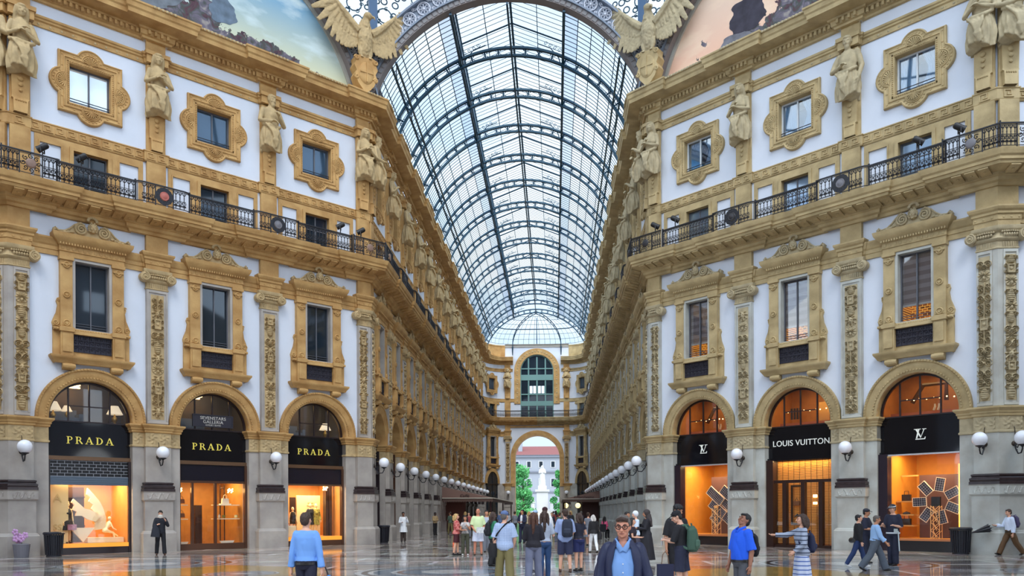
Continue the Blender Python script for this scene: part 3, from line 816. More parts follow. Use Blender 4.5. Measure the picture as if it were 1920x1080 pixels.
def mat_room():
    """room box behind a window: glowing brick pattern stands in for lamplight and shelves"""
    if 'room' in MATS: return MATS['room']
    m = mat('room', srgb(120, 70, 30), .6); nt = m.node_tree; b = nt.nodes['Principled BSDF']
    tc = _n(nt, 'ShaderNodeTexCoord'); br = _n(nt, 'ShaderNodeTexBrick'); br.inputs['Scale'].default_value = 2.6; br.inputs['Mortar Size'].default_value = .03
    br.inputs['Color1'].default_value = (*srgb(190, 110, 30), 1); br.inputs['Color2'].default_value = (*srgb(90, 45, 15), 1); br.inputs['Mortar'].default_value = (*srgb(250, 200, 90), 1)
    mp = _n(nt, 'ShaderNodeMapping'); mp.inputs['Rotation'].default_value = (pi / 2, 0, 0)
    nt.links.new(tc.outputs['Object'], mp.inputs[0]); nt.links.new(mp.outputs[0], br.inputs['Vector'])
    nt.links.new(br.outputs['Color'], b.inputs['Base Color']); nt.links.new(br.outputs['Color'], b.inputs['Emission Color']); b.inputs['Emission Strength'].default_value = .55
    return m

# ---- quatrefoil-framed window
def quat(t, n=10, h0=1.197, R0=.55, c=.23):
    h = h0 - t; R = R0 - t; k = sqrt(max(1e-4, R * R - (c - t) ** 2)); a = atan2(c - t, k)
    pts = []
    for q in range(4):
        ca, sa = cos(q * pi / 2), sin(q * pi / 2)
        side = [(-h, h)]
        # top side, left to right, lobe centred at (0,h0-c)
        side += [(-(h * (1 - i / 3) + k * i / 3), h) for i in (1, 2)]
        side += [(R * cos(pi - a - (pi - 2 * a) * i / n) * 1., h0 - c + R * sin(pi - a - (pi - 2 * a) * i / n)) for i in range(n + 1)]
        side += [(k * (1 - i / 3) + h * i / 3, h) for i in (1, 2)]
        pts += [(x * ca + z * sa, -x * sa + z * ca) for x, z in side]
    return pts
def quat_kit(sd, style):
    st = ST[sd]; K = Kit(); b = MB(); Z = 18.86
    up = lambda pts: [(x, z + Z) for x, z in pts]
    rings = [(0, 0), (0, -.1), (.02, -.14), (.05, -.15), (.08, -.11), (.1, -.1), (.19, -.1), (.2, -.13), (.23, -.14), (.25, -.1), (.28, -.09)]
    lofts = [(up(quat(t)), y) for t, y in rings]
    q = quat(.28); s = .79
    sq = [(x / max(abs(x), abs(z)) * s, z / max(abs(x), abs(z)) * s) for x, z in q]
    lofts += [(up(sq), -.09), (up([(x * .97, z * .97) for x, z in sq]), -.06), (up([(x * .97, z * .97) for x, z in sq]), .32)]
    b.profring(lofts)
    q2 = quat(.145, 16); 
    for i in range(0, len(q2), 2): b.cbox((q2[i][0], -.105, q2[i][1] + Z), (.05, .04, .05))
    for k in range(4):
        M = Matrix.Translation((0, 0, Z)) @ Matrix.Rotation(k * pi / 2, 4, 'Y')
        b.M = M
        b.tube([(.29 * cos(a), -.11, .94 + .29 * sin(a)) for a in [pi * i / 12 for i in range(13)]], .025, 5)
        for j in range(9):
            a = pi * (j + .5) / 9; b.tube([(.05 * cos(a), -.1, .92 + .05 * sin(a)), (.17 * cos(a), -.13, .94 + .17 * sin(a)), (.26 * cos(a), -.12, .94 + .26 * sin(a))], [.012, .028, .035], 5)
    for k in range(22):
        for v in ((-.84 + .08 * k, .84), (-.84 + .08 * k, -.84), (.84, -.84 + .08 * k), (-.84, -.84 + .08 * k)):
            b.M = None; b.sphere((v[0], -.1, v[1] + Z), .035, 5, 4)
    b.M = None
    K.part('stone_surround', b, st, 35, label='four-lobed stone frame with shell carvings')
    fr = mat('white_sash', srgb(205, 210, 215), .5) if style == 'curtain' else WFR
    b = MB(); b.ring([(-.77, Z - .77), (.77, Z - .77), (.77, Z + .77), (-.77, Z + .77)], [(-.7, Z - .7), (.7, Z - .7), (.7, Z + .7), (-.7, Z + .7)], .2, .28); b.box(-.03, .03, .2, .28, Z - .72, Z + .72)
    K.part('window_frame', b, fr)
    b = MB(); b.box(-.76, .76, .12, .14, Z - .55, Z - .52); b.box(-.76, .76, .12, .14, Z - .66, Z - .63)
    K.part('guard_rail', b, IRON)
    if style == 'curtain':
        K.part('pane', MB().box(-.72, .72, .235, .245, Z - .72, Z + .72), glass('upper_pane', (.8, .9, .98), .16))
        for s in (-1, 1):
            b = MB(); pts = []
            n = 24
            for j in range(9):
                f = j / 8; z = Z + .75 - 1.5 * f; wv = .6 - .22 * sin(pi * min(1, f * 1.1)) ** 2 if s > 0 else .66
                for i in range(n + 1):
                    x = s * .74 - s * wv * (i / n if s < 0 else 1 - i / n); pts.append((x, .36 + .03 * sin(i * 2.2), z))
            b.add(pts, [(j * (n + 1) + i, j * (n + 1) + i + 1, (j + 1) * (n + 1) + i + 1, (j + 1) * (n + 1) + i) for j in range(8) for i in range(n)])
            K.part('curtain', b, mat('curtain_cloth', srgb(226, 232, 240), .9), label='pale curtain')
        b = MB(); b.add([(-.8, .33, Z - .8), (.8, .33, Z - .8), (.8, .33, Z + .8), (-.8, .33, Z + .8), (-.8, 1.3, Z - .8), (.8, 1.3, Z - .8), (.8, 1.3, Z + .8), (-.8, 1.3, Z + .8)], [(4, 5, 6, 7), (0, 1, 5, 4), (3, 7, 6, 2), (0, 4, 7, 3), (1, 2, 6, 5)])
        K.part('room', b, mat('upper_room', srgb(80, 110, 160), .8))
    else:
        K.part('pane', MB().box(-.72, .72, .235, .245, Z - .72, Z + .72), mat('reflecting_pane', (.05, .09, .14), .03, spec=1., metal=.35) if style == 'dark' else mat('bright_pane', (.85, .9, .92), .08, spec=1., metal=.4))  # non-dark style: pale base colour stands in for a whitish reflection
    return K

# ---- mezzanine window between two white panels, behind the balcony
def mezz_kit(sd):
    st = ST[sd]; K = Kit(); b = MB()
    P = [(-2.02, 14.3), (2.02, 14.3), (2.02, 16.5), (-2.02, 16.5)]
    b.box(-2.02, -1.88, -.05, 0, 14.3, 16.5); b.box(1.88, 2.02, -.05, 0, 14.3, 16.5); b.box(-1.88, 1.88, -.05, 0, 16.25, 16.5)
    for s in (-1, 1):
        b.box(min(s * .67, s * 1.04), max(s * .67, s * 1.04), -.05, 0, 14.3, 16.25)
        b.ring([(s * 1.03, 14.4), (s * 1.89, 14.4), (s * 1.89, 16.26), (s * 1.03, 16.26)], [(s * 1.09, 14.46), (s * 1.83, 14.46), (s * 1.83, 16.2), (s * 1.09, 16.2)], -.075, -.02)
    b.ring([(-.78, 14.3), (.78, 14.3), (.78, 16.3), (-.78, 16.3)], [(-.64, 14.3), (.64, 14.3), (.64, 16.17), (-.64, 16.17)], -.1, .02)
    b.ring([(-.68, 14.3), (.68, 14.3), (.68, 16.22), (-.68, 16.22)], [(-.64, 14.3), (.64, 14.3), (.64, 16.17), (-.64, 16.17)], .0, .3)
    K.part('stone_surround', b, st)
    b = MB(); b.ring([(-.64, 14.3), (.64, 14.3), (.64, 16.17), (-.64, 16.17)], [(-.59, 14.35), (.59, 14.35), (.59, 16.12), (-.59, 16.12)], .14, .2); b.box(-.03, .03, .14, .2, 14.3, 16.15); b.box(-.6, .6, .14, .19, 15.45, 15.49)
    K.part('window_frame', b, WFR)
    K.part('pane', MB().box(-.6, .6, .165, .175, 14.32, 16.15), DGL if sd == 'L' else mat('pale_reflecting_pane', (.2, .26, .33), .05, spec=1., metal=.5))
    return K

# ---- iron balcony railing
def rail_pattern(b, x0, x1, y, n):
    p = (x1 - x0) / n
    for k in range(n):
        x = x0 + p * (k + .5)
        b.tube([(x, y, 14.5), (x, y, 15.22)], .018, 4, cap=False)
        b.sphere((x, y, 14.98), .026, 5, 4)
        for s in (-1, 1):
            b.tube(spiral(x + s * p * .26, 14.63, p * .24, 1.1, s, pi / 2, y, 8, .35), .02, 4, cap=False)
            b.tube([(x, y, 14.78), (x + s * p * .3, y, 14.84), (x + s * p * .42, y, 14.76), (x + s * p * .3, y, 14.7)], .018, 4, cap=False)
            b.tube([(x, y, 15.08), (x + s * p * .28, y, 15.12), (x + s * p * .48, y, 15.22)], .017, 4, cap=False)
def railing_kit(L):
    K = Kit(); n = round(L / .17)
    K.part('handrail', MB().box(-L / 2, L / 2, -.035, .035, 15.25, 15.3), IRON)
    b = MB(); rail_pattern(b, -L / 2, L / 2, 0, n)
    b.box(-L / 2, L / 2, -.012, .012, 15.2, 15.23); b.box(-L / 2, L / 2, -.015, .015, 14.48, 14.51); b.box(-L / 2, L / 2, -.01, .01, 14.87, 14.885)
    K.part('balusters', b, IRON)
    for x in (-L / 2, L / 2): K.part('post', MB().box(x - .03, x + .03, -.03, .03, 14.4, 15.36), IRON)
    return K
def bump_kit(L, d, dark):
    """railing bowed out round a pilaster, with a solid panel and medallion"""
    K = Kit()
    line = [(-L / 2, 0), (-L / 2 + .1, -d * .7), (-L / 2 + .28, -d), (L / 2 - .28, -d), (L / 2 - .1, -d * .7), (L / 2, 0)]
    b = MB(); b.sweep(line, [(-.035, 15.25), (.035, 15.25), (.035, 15.3), (-.035, 15.3)]); K.part('handrail', b, IRON)
    b = MB(); b.sweep(line, [(-.01, 14.48), (.01, 14.48), (.01, 14.51), (-.01, 14.51)]); b.sweep(line, [(-.01, 15.2), (.01, 15.2), (.01, 15.22), (-.01, 15.22)])
    for s in (-1, 1):
        rail_pattern(b, min(s * .38, s * (L / 2 - .2)), max(s * .38, s * (L / 2 - .2)), -d, 3)
        b.box(s * .36 - .02, s * .36 + .02, -d - .02, -d + .02, 14.42, 15.26)
        b.tube([(s * (L / 2 - .05), -d * .4, 14.5), (s * (L / 2 - .05), -d * .4, 15.22)], .013, 4)
    K.part('balusters', b, IRON)
    b = MB()
    for a in range(8):
        t = 2 * pi * a / 8; b.tube(spiral(.26 * cos(t), 14.87 + .26 * sin(t), .1, 1.2, 1, t, -d, 9), .018, 4)
    b.ring(arc(0, 14.87, .36, 0, 2 * pi * 15 / 16, 15), arc(0, 14.87, .19, 0, 2 * pi * 15 / 16, 15), -d - .012, -d + .012)
    K.part('scroll_panel', b, IRON)
    K.part('medallion', MB().lathe([(0, .05), (.1, .045), (.14, .02), (.17, .03), (.19, 0), (.17, -.03), (0, -.03)], (0, -d - .02, 14.87), 18, 'y'), dark, 60, label='round shield')
    return K

# ---- globe wall lamp; origin at the wall plate, arm reaching out along -y
def lamp_kit():
    K = Kit()
    K.part('wall_plate', MB().lathe([(0, .06), (.05, .07), (.09, .04), (.1, 0)], (0, 0, 0), 12, 'y').tube([(0, -.03, 0), (0, -.06, .3), (0, -.05, .55), (0, -.0, .62)], .014, 5), mat('aged_bronze', srgb(62, 52, 44), .5, metal=.5))
    b = MB(); b.tube([(0, -.04, 0), (0, -.1, -.2), (0, -.26, -.38), (0, -.45, -.36), (0, -.53, -.22), (0, -.53, -.14)], .026, 6)
    b.tube([(0, p[0], p[2]) for p in spiral(-.2, -.12, .12, 1.4, 1, -pi / 2, 0, 14)], .016, 5)
    b.lathe([(.03, -.16), (.07, -.12), (.13, -.1), (.15, -.07), (.12, -.06)], (0, -.53, 0), 12)
    K.part('bracket', b, IRON, label='scrolled iron bracket')
    K.part('globe', MB().sphere((0, -.53, .16), .265, 20, 14), mat('opal_glass', srgb(236, 238, 246), .25, spec=.6), 180, label='white opal glass globe')
    return K
def spot_kit():
    K = Kit(); iron = mat('black_paint', srgb(24, 24, 28), .5)
    K.part('yoke', MB().tube([(0, 0, 0), (0, 0, .2)], .025, 6).box(-.14, .14, -.02, .02, .16, .19).box(-.15, -.13, -.02, .02, .16, .36).box(.13, .15, -.02, .02, .16, .36), iron)
    M = Matrix.Translation((0, 0, .36)) @ Matrix.Rotation(radians(-28), 4, 'X')
    b = MB(); b.M = M; b.lathe([(0, .22), (.08, .22), (.12, .16), (.12, -.12), (.14, -.2), (.13, -.2), (.11, -.1), (0, -.08)], (0, 0, 0), 14, 'y'); K.part('lamp_housing', b, iron, 40)
    return K
# ------------------------------------------------------------------ assemble the facades
SIDEN = {'L': 'left', 'R': 'right'}
SHOPD = {'L': ['above the shop with the half-raised shutter', 'above the shop doorway with handbag shelves', 'above the shop with the camouflage coat'],
         'R': ['above the shop of tilted solar panels', 'above the doorway with slatted blinds', 'above the shop with the solar-panel windmill']}
KITS = {}
def kit(k, f):
    if k not in KITS: KITS[k] = f()
    return KITS[k]
def rect(mb, x0, x1, z0, z1):
    if x1 - x0 > 1e-4 and z1 - z0 > 1e-4: mb.add([(x0, 0, z0), (x1, 0, z0), (x1, 0, z1), (x0, 0, z1)], [(0, 1, 2, 3)])
AR = 1.563; AZ = 5.444
def bay_wall(mb, u0, u1, c):
    ap = arc(c, AZ, AR, pi, 0, 20)
    for i in range(20): mb.add([(ap[i][0], 0, ap[i][1]), (ap[i + 1][0], 0, ap[i + 1][1]), (ap[i + 1][0], 0, 7.62), (ap[i][0], 0, 7.62)], [(0, 1, 2, 3)])
    rect(mb, u0, c - AR, 5.3, 7.62); rect(mb, c + AR, u1, 5.3, 7.62)
    def holed(z0, z1, h, a, b): rect(mb, u0, u1, z0, a); rect(mb, u0, c - h, a, b); rect(mb, c + h, u1, a, b); rect(mb, u0, u1, b, z1)
    holed(7.62, 13.45, .7, 9., 11.78); holed(13.45, 16.52, .66, 14.28, 16.2); holed(16.52, 21.75, .79, 18.06, 19.66)
def base_wall(mb, u0, u1, c, dep=.6):
    for a, b in ((u0, c - AR), (c + AR, u1)):
        if b - a > .02: mb.box(a, b, 0, dep, 0, 5.3)
CENTERS = {id(W_LD): DIAG_U, id(W_RD): DIAG_U, id(W_LA): [y - Y0 for y in ARM_BY], id(W_RA): [YA - y for y in ARM_BY[::-1]]}
nwin = [0]; ntrim = [0]
def wname(): nwin[0] += 1; return 'window_%d' % nwin[0]
def trim(mb, m, label, smooth=None):
    ntrim[0] += 1; o = mb.build('trim_%d' % ntrim[0], m, None, smooth); return tag(o, label, 'moulding', kind='structure')

for w, nm, sd in ((W_LD, 'wall_left_octagon', 'L'), (W_LA, 'wall_left_arcade', 'L'), (W_RD, 'wall_right_octagon', 'R'), (W_RA, 'wall_right_arcade', 'R')):
    cs = CENTERS[id(w)]; P, G = MB(), MB()
    for i, c in enumerate(cs):
        u0 = 0 if i == 0 else (cs[i - 1] + c) / 2; u1 = w.L if i == len(cs) - 1 else (c + cs[i + 1]) / 2
        bay_wall(P, u0, u1, c); base_wall(G, u0, u1, c)
    o = P.build(nm, PL, recalc=False, loc=w.loc(0)); o.rotation_euler[2] = w.rz; tag(o, 'white plastered wall of the %s side %s' % (SIDEN[sd], 'of the octagon' if 'oct' in nm else 'of the arcade'), 'wall', kind='structure')
    o = G.build('wall_base_' + nm[5:], GS[sd], loc=w.loc(0)); o.rotation_euler[2] = w.rz; tag(o, 'grey granite piers of the ground floor, %s side %s' % (SIDEN[sd], 'of the octagon' if 'oct' in nm else 'of the arcade'), 'wall', kind='structure')
for w, sd in ((W_WA, 'L'), (W_EA, 'R')):
    o = MB().box(0, 6, 0, .3, 5.3, 21.75).build('wall_%s_side_arcade' % SIDEN[sd], PL, loc=w.loc(0)); o.rotation_euler[2] = w.rz; tag(o, 'start of the %s side arcade wall' % SIDEN[sd], 'wall', kind='structure')
    o = MB().box(0, 6, 0, .3, 0, 5.3).build('wall_base_%s_side_arcade' % SIDEN[sd], GS[sd], loc=w.loc(0)); o.rotation_euler[2] = w.rz; tag(o, 'granite base of the %s side arcade wall' % SIDEN[sd], 'wall', kind='structure')

# ---- continuous mouldings
for sd in 'LR':
    N = SIDEN[sd] + ' side'
    trim(MB().sweep(frontline(sd, .02, .1, .45, xend=2.3), [(0, 16.52), (.03, 16.54), (.05, 16.58), (.05, 16.93), (.08, 16.95), (.08, 16.99), (-.02, 17.01)]), ST[sd], 'band above the mezzanine windows, ' + N)
    trim(MB().sweep(frontline(sd, .02, .1, .45, xend=3.3), [(0, 20.66), (.04, 20.68), (.04, 20.86), (.1, 20.9), (.1, 20.96), (.15, 21.0), (.15, 21.08), (-.02, 21.12)]), ST[sd], 'string moulding above the upper windows, ' + N)
    trim(MB().sweep(frontline(sd, .02, .18, .5, xend=3.25), [(0, 21.62), (.1, 21.64), (.12, 21.72), (.2, 21.75), (.22, 21.93), (.3, 21.95), (.32, 22.02), (.8, 22.07), (.9, 22.08), (.92, 22.24), (.97, 22.3), (1., 22.46), (1.04, 22.5), (1.04, 22.57), (.3, 22.7), (-.1, 22.72)]), ST[sd], 'crowning cornice below the glass roof, ' + N)
    trim(MB().sweep(frontline(sd, .02, .14, 1.05), [(-.02, 13.38), (.1, 13.4), (.14, 13.5), (.24, 13.55), (.26, 13.66), (.34, 13.7), (.36, 13.8), (.84, 13.9), (.86, 14.0), (.92, 14.02), (.92, 14.12), (.98, 14.18), (1.02, 14.3), (1.04, 14.38), (.8, 14.42), (-.1, 14.42)]), ST[sd], 'balcony slab and its cornice, ' + N)
    trim(MB().sweep(frontline(sd, .02, .04, .5, xend=3.9), [(0, 11.85), (.04, 11.85), (.04, 12.04), (.07, 12.06), (.07, 12.2), (.12, 12.26), (.16, 12.36), (.2, 12.46), (.2, 12.52), (-.02, 12.54)]), ST[sd], 'entablature between the first-floor capitals, ' + N)
    # dentils and soffit coffers
    def along(line, pitch, fn):
        for a, b in zip(line[:-1], line[1:]):
            A, B = Vector(a), Vector(b); L = (B - A).length
            if L < pitch * .9: continue
            n = int(L / pitch); t = (B - A) / L; M0 = Matrix.Rotation(atan2(t.y, t.x), 4, 'Z')
            for k in range(n):
                p = A + t * (L * (k + .5) / n); fn(Matrix.Translation((p.x, p.y, 0)) @ M0)
    b = MB()
    def f(M): b.M = M; b.box(-.05, .05, -.34, -.2, 21.76, 21.92)
    along(frontline(sd, .02, .18, .5, xend=3.3), .2, f); b.M = None
    trim(b, ST[sd], 'row of dentils under the crowning cornice, ' + N)
    b = MB()
    def f(M):
        b.M = M; b.add([(-.17, -.37, 13.79), (.17, -.37, 13.79), (.17, -.82, 13.885), (-.17, -.82, 13.885), (-.17, -.37, 13.72), (.17, -.37, 13.72), (.17, -.82, 13.84), (-.17, -.82, 13.84)], [(4, 5, 6, 7), (0, 4, 7, 3), (1, 2, 6, 5), (2, 3, 7, 6)])
        b.sphere((0, -.6, 13.78), .06, 6, 4, (1, 1, .5))
    along(frontline(sd, .02, .14, 1.05), .44, f); b.M = None
    trim(b, ST[sd], 'carved blocks under the balcony slab, ' + N)
    b = MB()
    for w in (W_LD, W_LA, W_WA) if sd == 'L' else (W_RD, W_EA, W_RA):
        def f(M):
            b.M = M
            for x0, x1, z0, z1 in ((-.18, .18, .02, .06), (-.18, -.14, .06, .3), (-.14, .1, .26, .3), (.06, .1, .1, .26), (-.06, .06, .1, .14), (-.06, -.02, .14, .2)): b.box(x0, x1, -.035, 0, 16.6 + z0, 16.6 + z1)
        zs = zones(w, .45); u = 0
        for a, c2 in zs + [(w.L, w.L)]:
            if a - u > .4: along([w.at(u, .07), w.at(a, .07)], .42, f)
            if c2 - a > .3: along([w.at(a, .17), w.at(c2, .17)], .38, f)
            u = c2
        if w is W_LA or w is W_RA: pass
    b.M = None
    trim(b, ST[sd], 'Greek key raised on the band, ' + N)
    b = MB()
    for w in ((W_LD, W_LA) if sd == 'L' else (W_RD, W_RA)):
        def f(M): b.M = M; b.sphere((0, -.02, 0), .05, 6, 4, (1, .4, 1)); b.cbox((.12, -.01, 0), (.03, .03, .03))
        line = [w.at(0, .05), w.at(w.L, .05)]
        along(line, .4, lambda M: f(Matrix.Translation((0, 0, 20.77)) @ M))
        def g(M): b.M = Matrix.Translation((0, 0, 22.52)) @ M; b.sphere((0, -1.06, 0), .06, 5, 4, (1.3, .6, 1))
        if w in (W_LD, W_RD): along(frontline(sd, .02, .18, .5, ends=False), .16, g)
    b.M = None
    trim(b, RL[sd], 'carved beads on the upper mouldings, ' + N)
    # curved end of the arcade
    cp = curve_pts(-1 if sd == 'L' else 1, 8); b = MB(); b.sweep(cp, [(0, 0), (0, 24.3), (-.3, 24.3), (-.3, 0)], caps=True)
    o = b.build('wall_%s_curve' % SIDEN[sd], PL); tag(o, 'rounded plaster wall at the far end of the arcade, ' + N, 'wall', kind='structure')
    b = MB(); b.sweep(cp, [(0.01, 0), (.03, 0), (.03, 5.4), (.01, 5.4)]); trim(b, GS[sd], 'granite base of the rounded far end, ' + N)
    b = MB(); b.sweep(cp, [(0.0, 22.6), (.06, 22.62), (.06, 24.1), (.12, 24.15), (.12, 24.3), (-.02, 24.3)]); b.sweep(cp, [(.06, 22.9), (.09, 22.9), (.09, 23.9), (.06, 23.9)]); trim(b, ST[sd], 'stone attic above the rounded far end, ' + N)

# ---- the opposite half of the octagon and the south arcade, behind the viewer
CYO = YO - HW
for o in [q for q in bpy.data.objects if q.name.startswith(('wall_left_oct', 'wall_right_oct', 'wall_base_left_oct', 'wall_base_right_oct', 'wall_left_arc', 'wall_right_arc', 'wall_base_left_arc', 'wall_base_right_arc'))] + [q for q in bpy.data.objects if q.name.startswith('trim_') and 'cornice' in q['label']]:
    c = o.copy(); COL.objects.link(c); c.matrix_world = Matrix.Translation((0, 2 * CYO, 0)) @ Matrix.Rotation(pi, 4, 'Z') @ o.matrix_basis
    if o.name.startswith('trim'): ntrim[0] += 1; c.name = 'trim_%d' % ntrim[0]
    else: c.name = o.name.replace('wall_', 'wall_south_')
    c['label'] = 'opposite ' + o['label']
# ---- windows
def put(kitname, f, w, u, name, label, cat, kind=None, group=None, skip=(), out=0.):
    return kit(kitname, f).place(name, w.loc(u, 0, out), w.rz, label, cat, group, kind, skip)
for sd, wd, wa in (('L', W_LD, W_LA), ('R', W_RD, W_RA)):
    for i, u in enumerate(DIAG_U):
        j = i if sd == 'R' else i
        pos = SHOPD[sd][i]
        lit = sd == 'R'
        put('aed' + sd + str(lit), lambda: aedicule_kit(sd, lit), wd, u, wname(), ('tall first-floor window with dark reflecting glass ' if not lit else 'tall first-floor window with half-drawn blind ') + pos, 'window', 'structure')
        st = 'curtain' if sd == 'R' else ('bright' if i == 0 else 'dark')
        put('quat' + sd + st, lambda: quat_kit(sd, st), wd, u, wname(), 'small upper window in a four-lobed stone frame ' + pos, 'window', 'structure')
        put('mez' + sd, lambda: mezz_kit(sd), wd, u, wname(), 'low mezzanine window behind the railing ' + pos, 'window', 'structure')
    for k, y in enumerate(ARM_BY):
        u = y - Y0 if sd == 'L' else YA - y
        pos = 'in the %s bay of the %s arcade from the octagon' % (ordinal(k), SIDEN[sd])
        put('aed' + sd + 'False', lambda: aedicule_kit(sd, False), wa, u, wname(), 'tall pedimented window ' + pos, 'window', 'structure')
        put('quat' + sd + 'dark', lambda: quat_kit(sd, 'dark'), wa, u, wname(), 'four-lobed upper window ' + pos, 'window', 'structure')
        put('mez' + sd, lambda: mezz_kit(sd), wa, u, wname(), 'low mezzanine window ' + pos, 'window', 'structure')
    # curved bay
    sg = -1 if sd == 'L' else 1
    t = radians(46); px, py = sg * (XE + (HW - XE) * cos(t)), YA + (YE - YA) * sin(t)
    nrm = Vector((-sg * cos(t) / (HW - XE), -sin(t) / (YE - YA))).normalized(); rz = atan2(nrm.x, -nrm.y)
    loc = (px + nrm.x * .36, py + nrm.y * .36, 0)
    def setk(kk, f, lab): 
        kit(kk, f).place(wname(), loc, rz, lab + ' on the %s rounded corner beside the far gateway' % SIDEN[sd], 'window', kind='structure').scale = (.86, 1, 1)
    setk('aed' + sd + 'False', lambda: aedicule_kit(sd, False), 'tall pedimented window'); setk('quat' + sd + 'dark', lambda: quat_kit(sd, 'dark'), 'four-lobed upper window'); setk('mez' + sd, lambda: mezz_kit(sd), 'low mezzanine window')
    CURV = globals().setdefault('CURV', {}); CURV[sd] = (loc, rz, nrm)

# ---- pilasters, caryatids
def herm_kit(sd, idx, w=.78, pair=False):
    K = Kit(); st = ST[sd]
    me = STAT[idx].copy(); me.materials.append(RL[sd])
    b = MB()
    xs = (-.45, .45) if pair else (0,)
    for x in xs:
        v = []
        prof = [(.23, 17.02), (.25, 17.5), (.3, 17.55), (.29, 17.62), (.37, 20.6)]
        b.add([(x - h, -.22 if z > 17.52 else -.26, z) for h, z in prof] + [(x + h, -.22 if z > 17.52 else -.26, z) for h, z in prof] + [(x - h, 0, z) for h, z in prof] + [(x + h, 0, z) for h, z in prof],
              [(i, 5 + i, 6 + i, 1 + i) for i in range(4)] + [(10 + i, i, 1 + i, 11 + i) for i in range(4)] + [(5 + i, 15 + i, 16 + i, 6 + i) for i in range(4)])
        for k in range(3): b.sphere((x, -.24, 18.3 - .22 * k), .11 - .02 * k, 8, 5, (1, .5, .9)); 
        for k in range(5): b.sphere((x - .16 + .08 * k, -.26, 17.46), .04, 6, 4)
    hw = w / 2 if not pair else .86
    b.box(-hw, hw, -.09, 0, 17.02, 20.66)
    K.part('pedestal', b, st, 40, label='tapering carved pedestal')
    K.part('lower_block', MB().box(-w / 2, w / 2, -.14, 0, 14.4, 16.54), st); K.part('upper_block', MB().box(-w / 2, w / 2, -.14, 0, 21.1, 21.68), st)
    b = MB(); b.box(-.5 if not pair else -.95, .5 if not pair else .95, -.42, 0, 20.98, 21.14); b.box(-.44 if not pair else -.9, .44 if not pair else .9, -.36, 0, 20.66, 20.98); K.part('cap', b, st)
    for n, x in enumerate(xs):
        if n: me = STAT[(idx + 2) % 4].copy(); me.materials.append(RL[sd])
        K.part('figure', me, RL[sd], loc=(x, -.36, 21.08), label='draped stone figure with folded arms')
    return K
SEX = ['woman', 'bearded man', 'woman', 'bearded man']
for sd, wd, wa in (('L', W_LD, W_LA), ('R', W_RD, W_RA)):
    S = SIDEN[sd]
    for i, u in enumerate(DIAG_P):
        near = {'L': ['between the shuttered shop and the handbag-shelf doorway', 'between the handbag-shelf doorway and the camouflage-coat window'], 'R': ['between the solar-panel stack window and the blind-covered doorway', 'between the blind-covered doorway and the panel-windmill window']}[sd][i]
        pilaster_kit(sd, BP / 2 - AR, 11 + i + (40 if sd == 'R' else 0)).place('pilaster', wd.loc(u), wd.rz, 'tall carved pilaster ' + near, 'pilaster')
        ix = {'L': [0, 1], 'R': [0, 3]}[sd][i]
        kit('herm%s%d' % (sd, ix), lambda: herm_kit(sd, ix)).place('caryatid_statue', wd.loc(u, 0, 0), wd.rz, 'stone %s caryatid %s' % (SEX[ix], near.replace('between the ', 'high up between ')), 'statue')
    for k, y in enumerate(ARM_PY):
        u = y - Y0 if sd == 'L' else YA - y; far = k >= 13
        pos = '%s along the %s arcade from the octagon' % (ordinal(k), S)
        kit('pil%s%d' % (sd, k % 3), lambda: pilaster_kit(sd, PK / 2 - AR, 70 + k)).place('pilaster', wa.loc(u), wa.rz, 'carved pilaster, ' + pos, 'pilaster')
        ix = (k * 3 + (1 if sd == 'R' else 2)) % 4
        kit('herm%s%d' % (sd, ix), lambda: herm_kit(sd, ix)).place('caryatid_statue', wa.loc(u), wa.rz, 'stone %s caryatid, %s' % (SEX[ix], pos), 'statue')
    outer, inner = ((W_WA, W_LD), (W_LD, W_LA)) if sd == 'L' else ((W_RD, W_EA), (W_RA, W_RD))
    for (w1, w2), wh in ((outer, 'at the outer corner towards the %s side arcade' % S), (inner, 'at the corner where the %s arcade begins' % S)):
        pilaster_kit(sd, 0, 31 if wh[7] == 'o' else 35, (w1, w2)).place('pilaster', w1.loc(w1.L), 0, 'wide angled corner pilaster ' + wh, 'pilaster')
        # two figures, one on each face
        for w, u in ((w1, w1.L - .36), (w2, .36)):
            ix = 0 if w in (W_LD, W_RD) else 1
            kit('hermc%s%d' % (sd, ix), lambda: herm_kit(sd, ix, .7)).place('caryatid_statue', w.loc(u, 0, .06), w.rz, 'stone %s caryatid %s, %s face' % (SEX[ix], wh.replace('at the ', 'at ').replace('towards the ', 'by '), 'octagon' if ix == 0 else 'arcade'), 'statue')

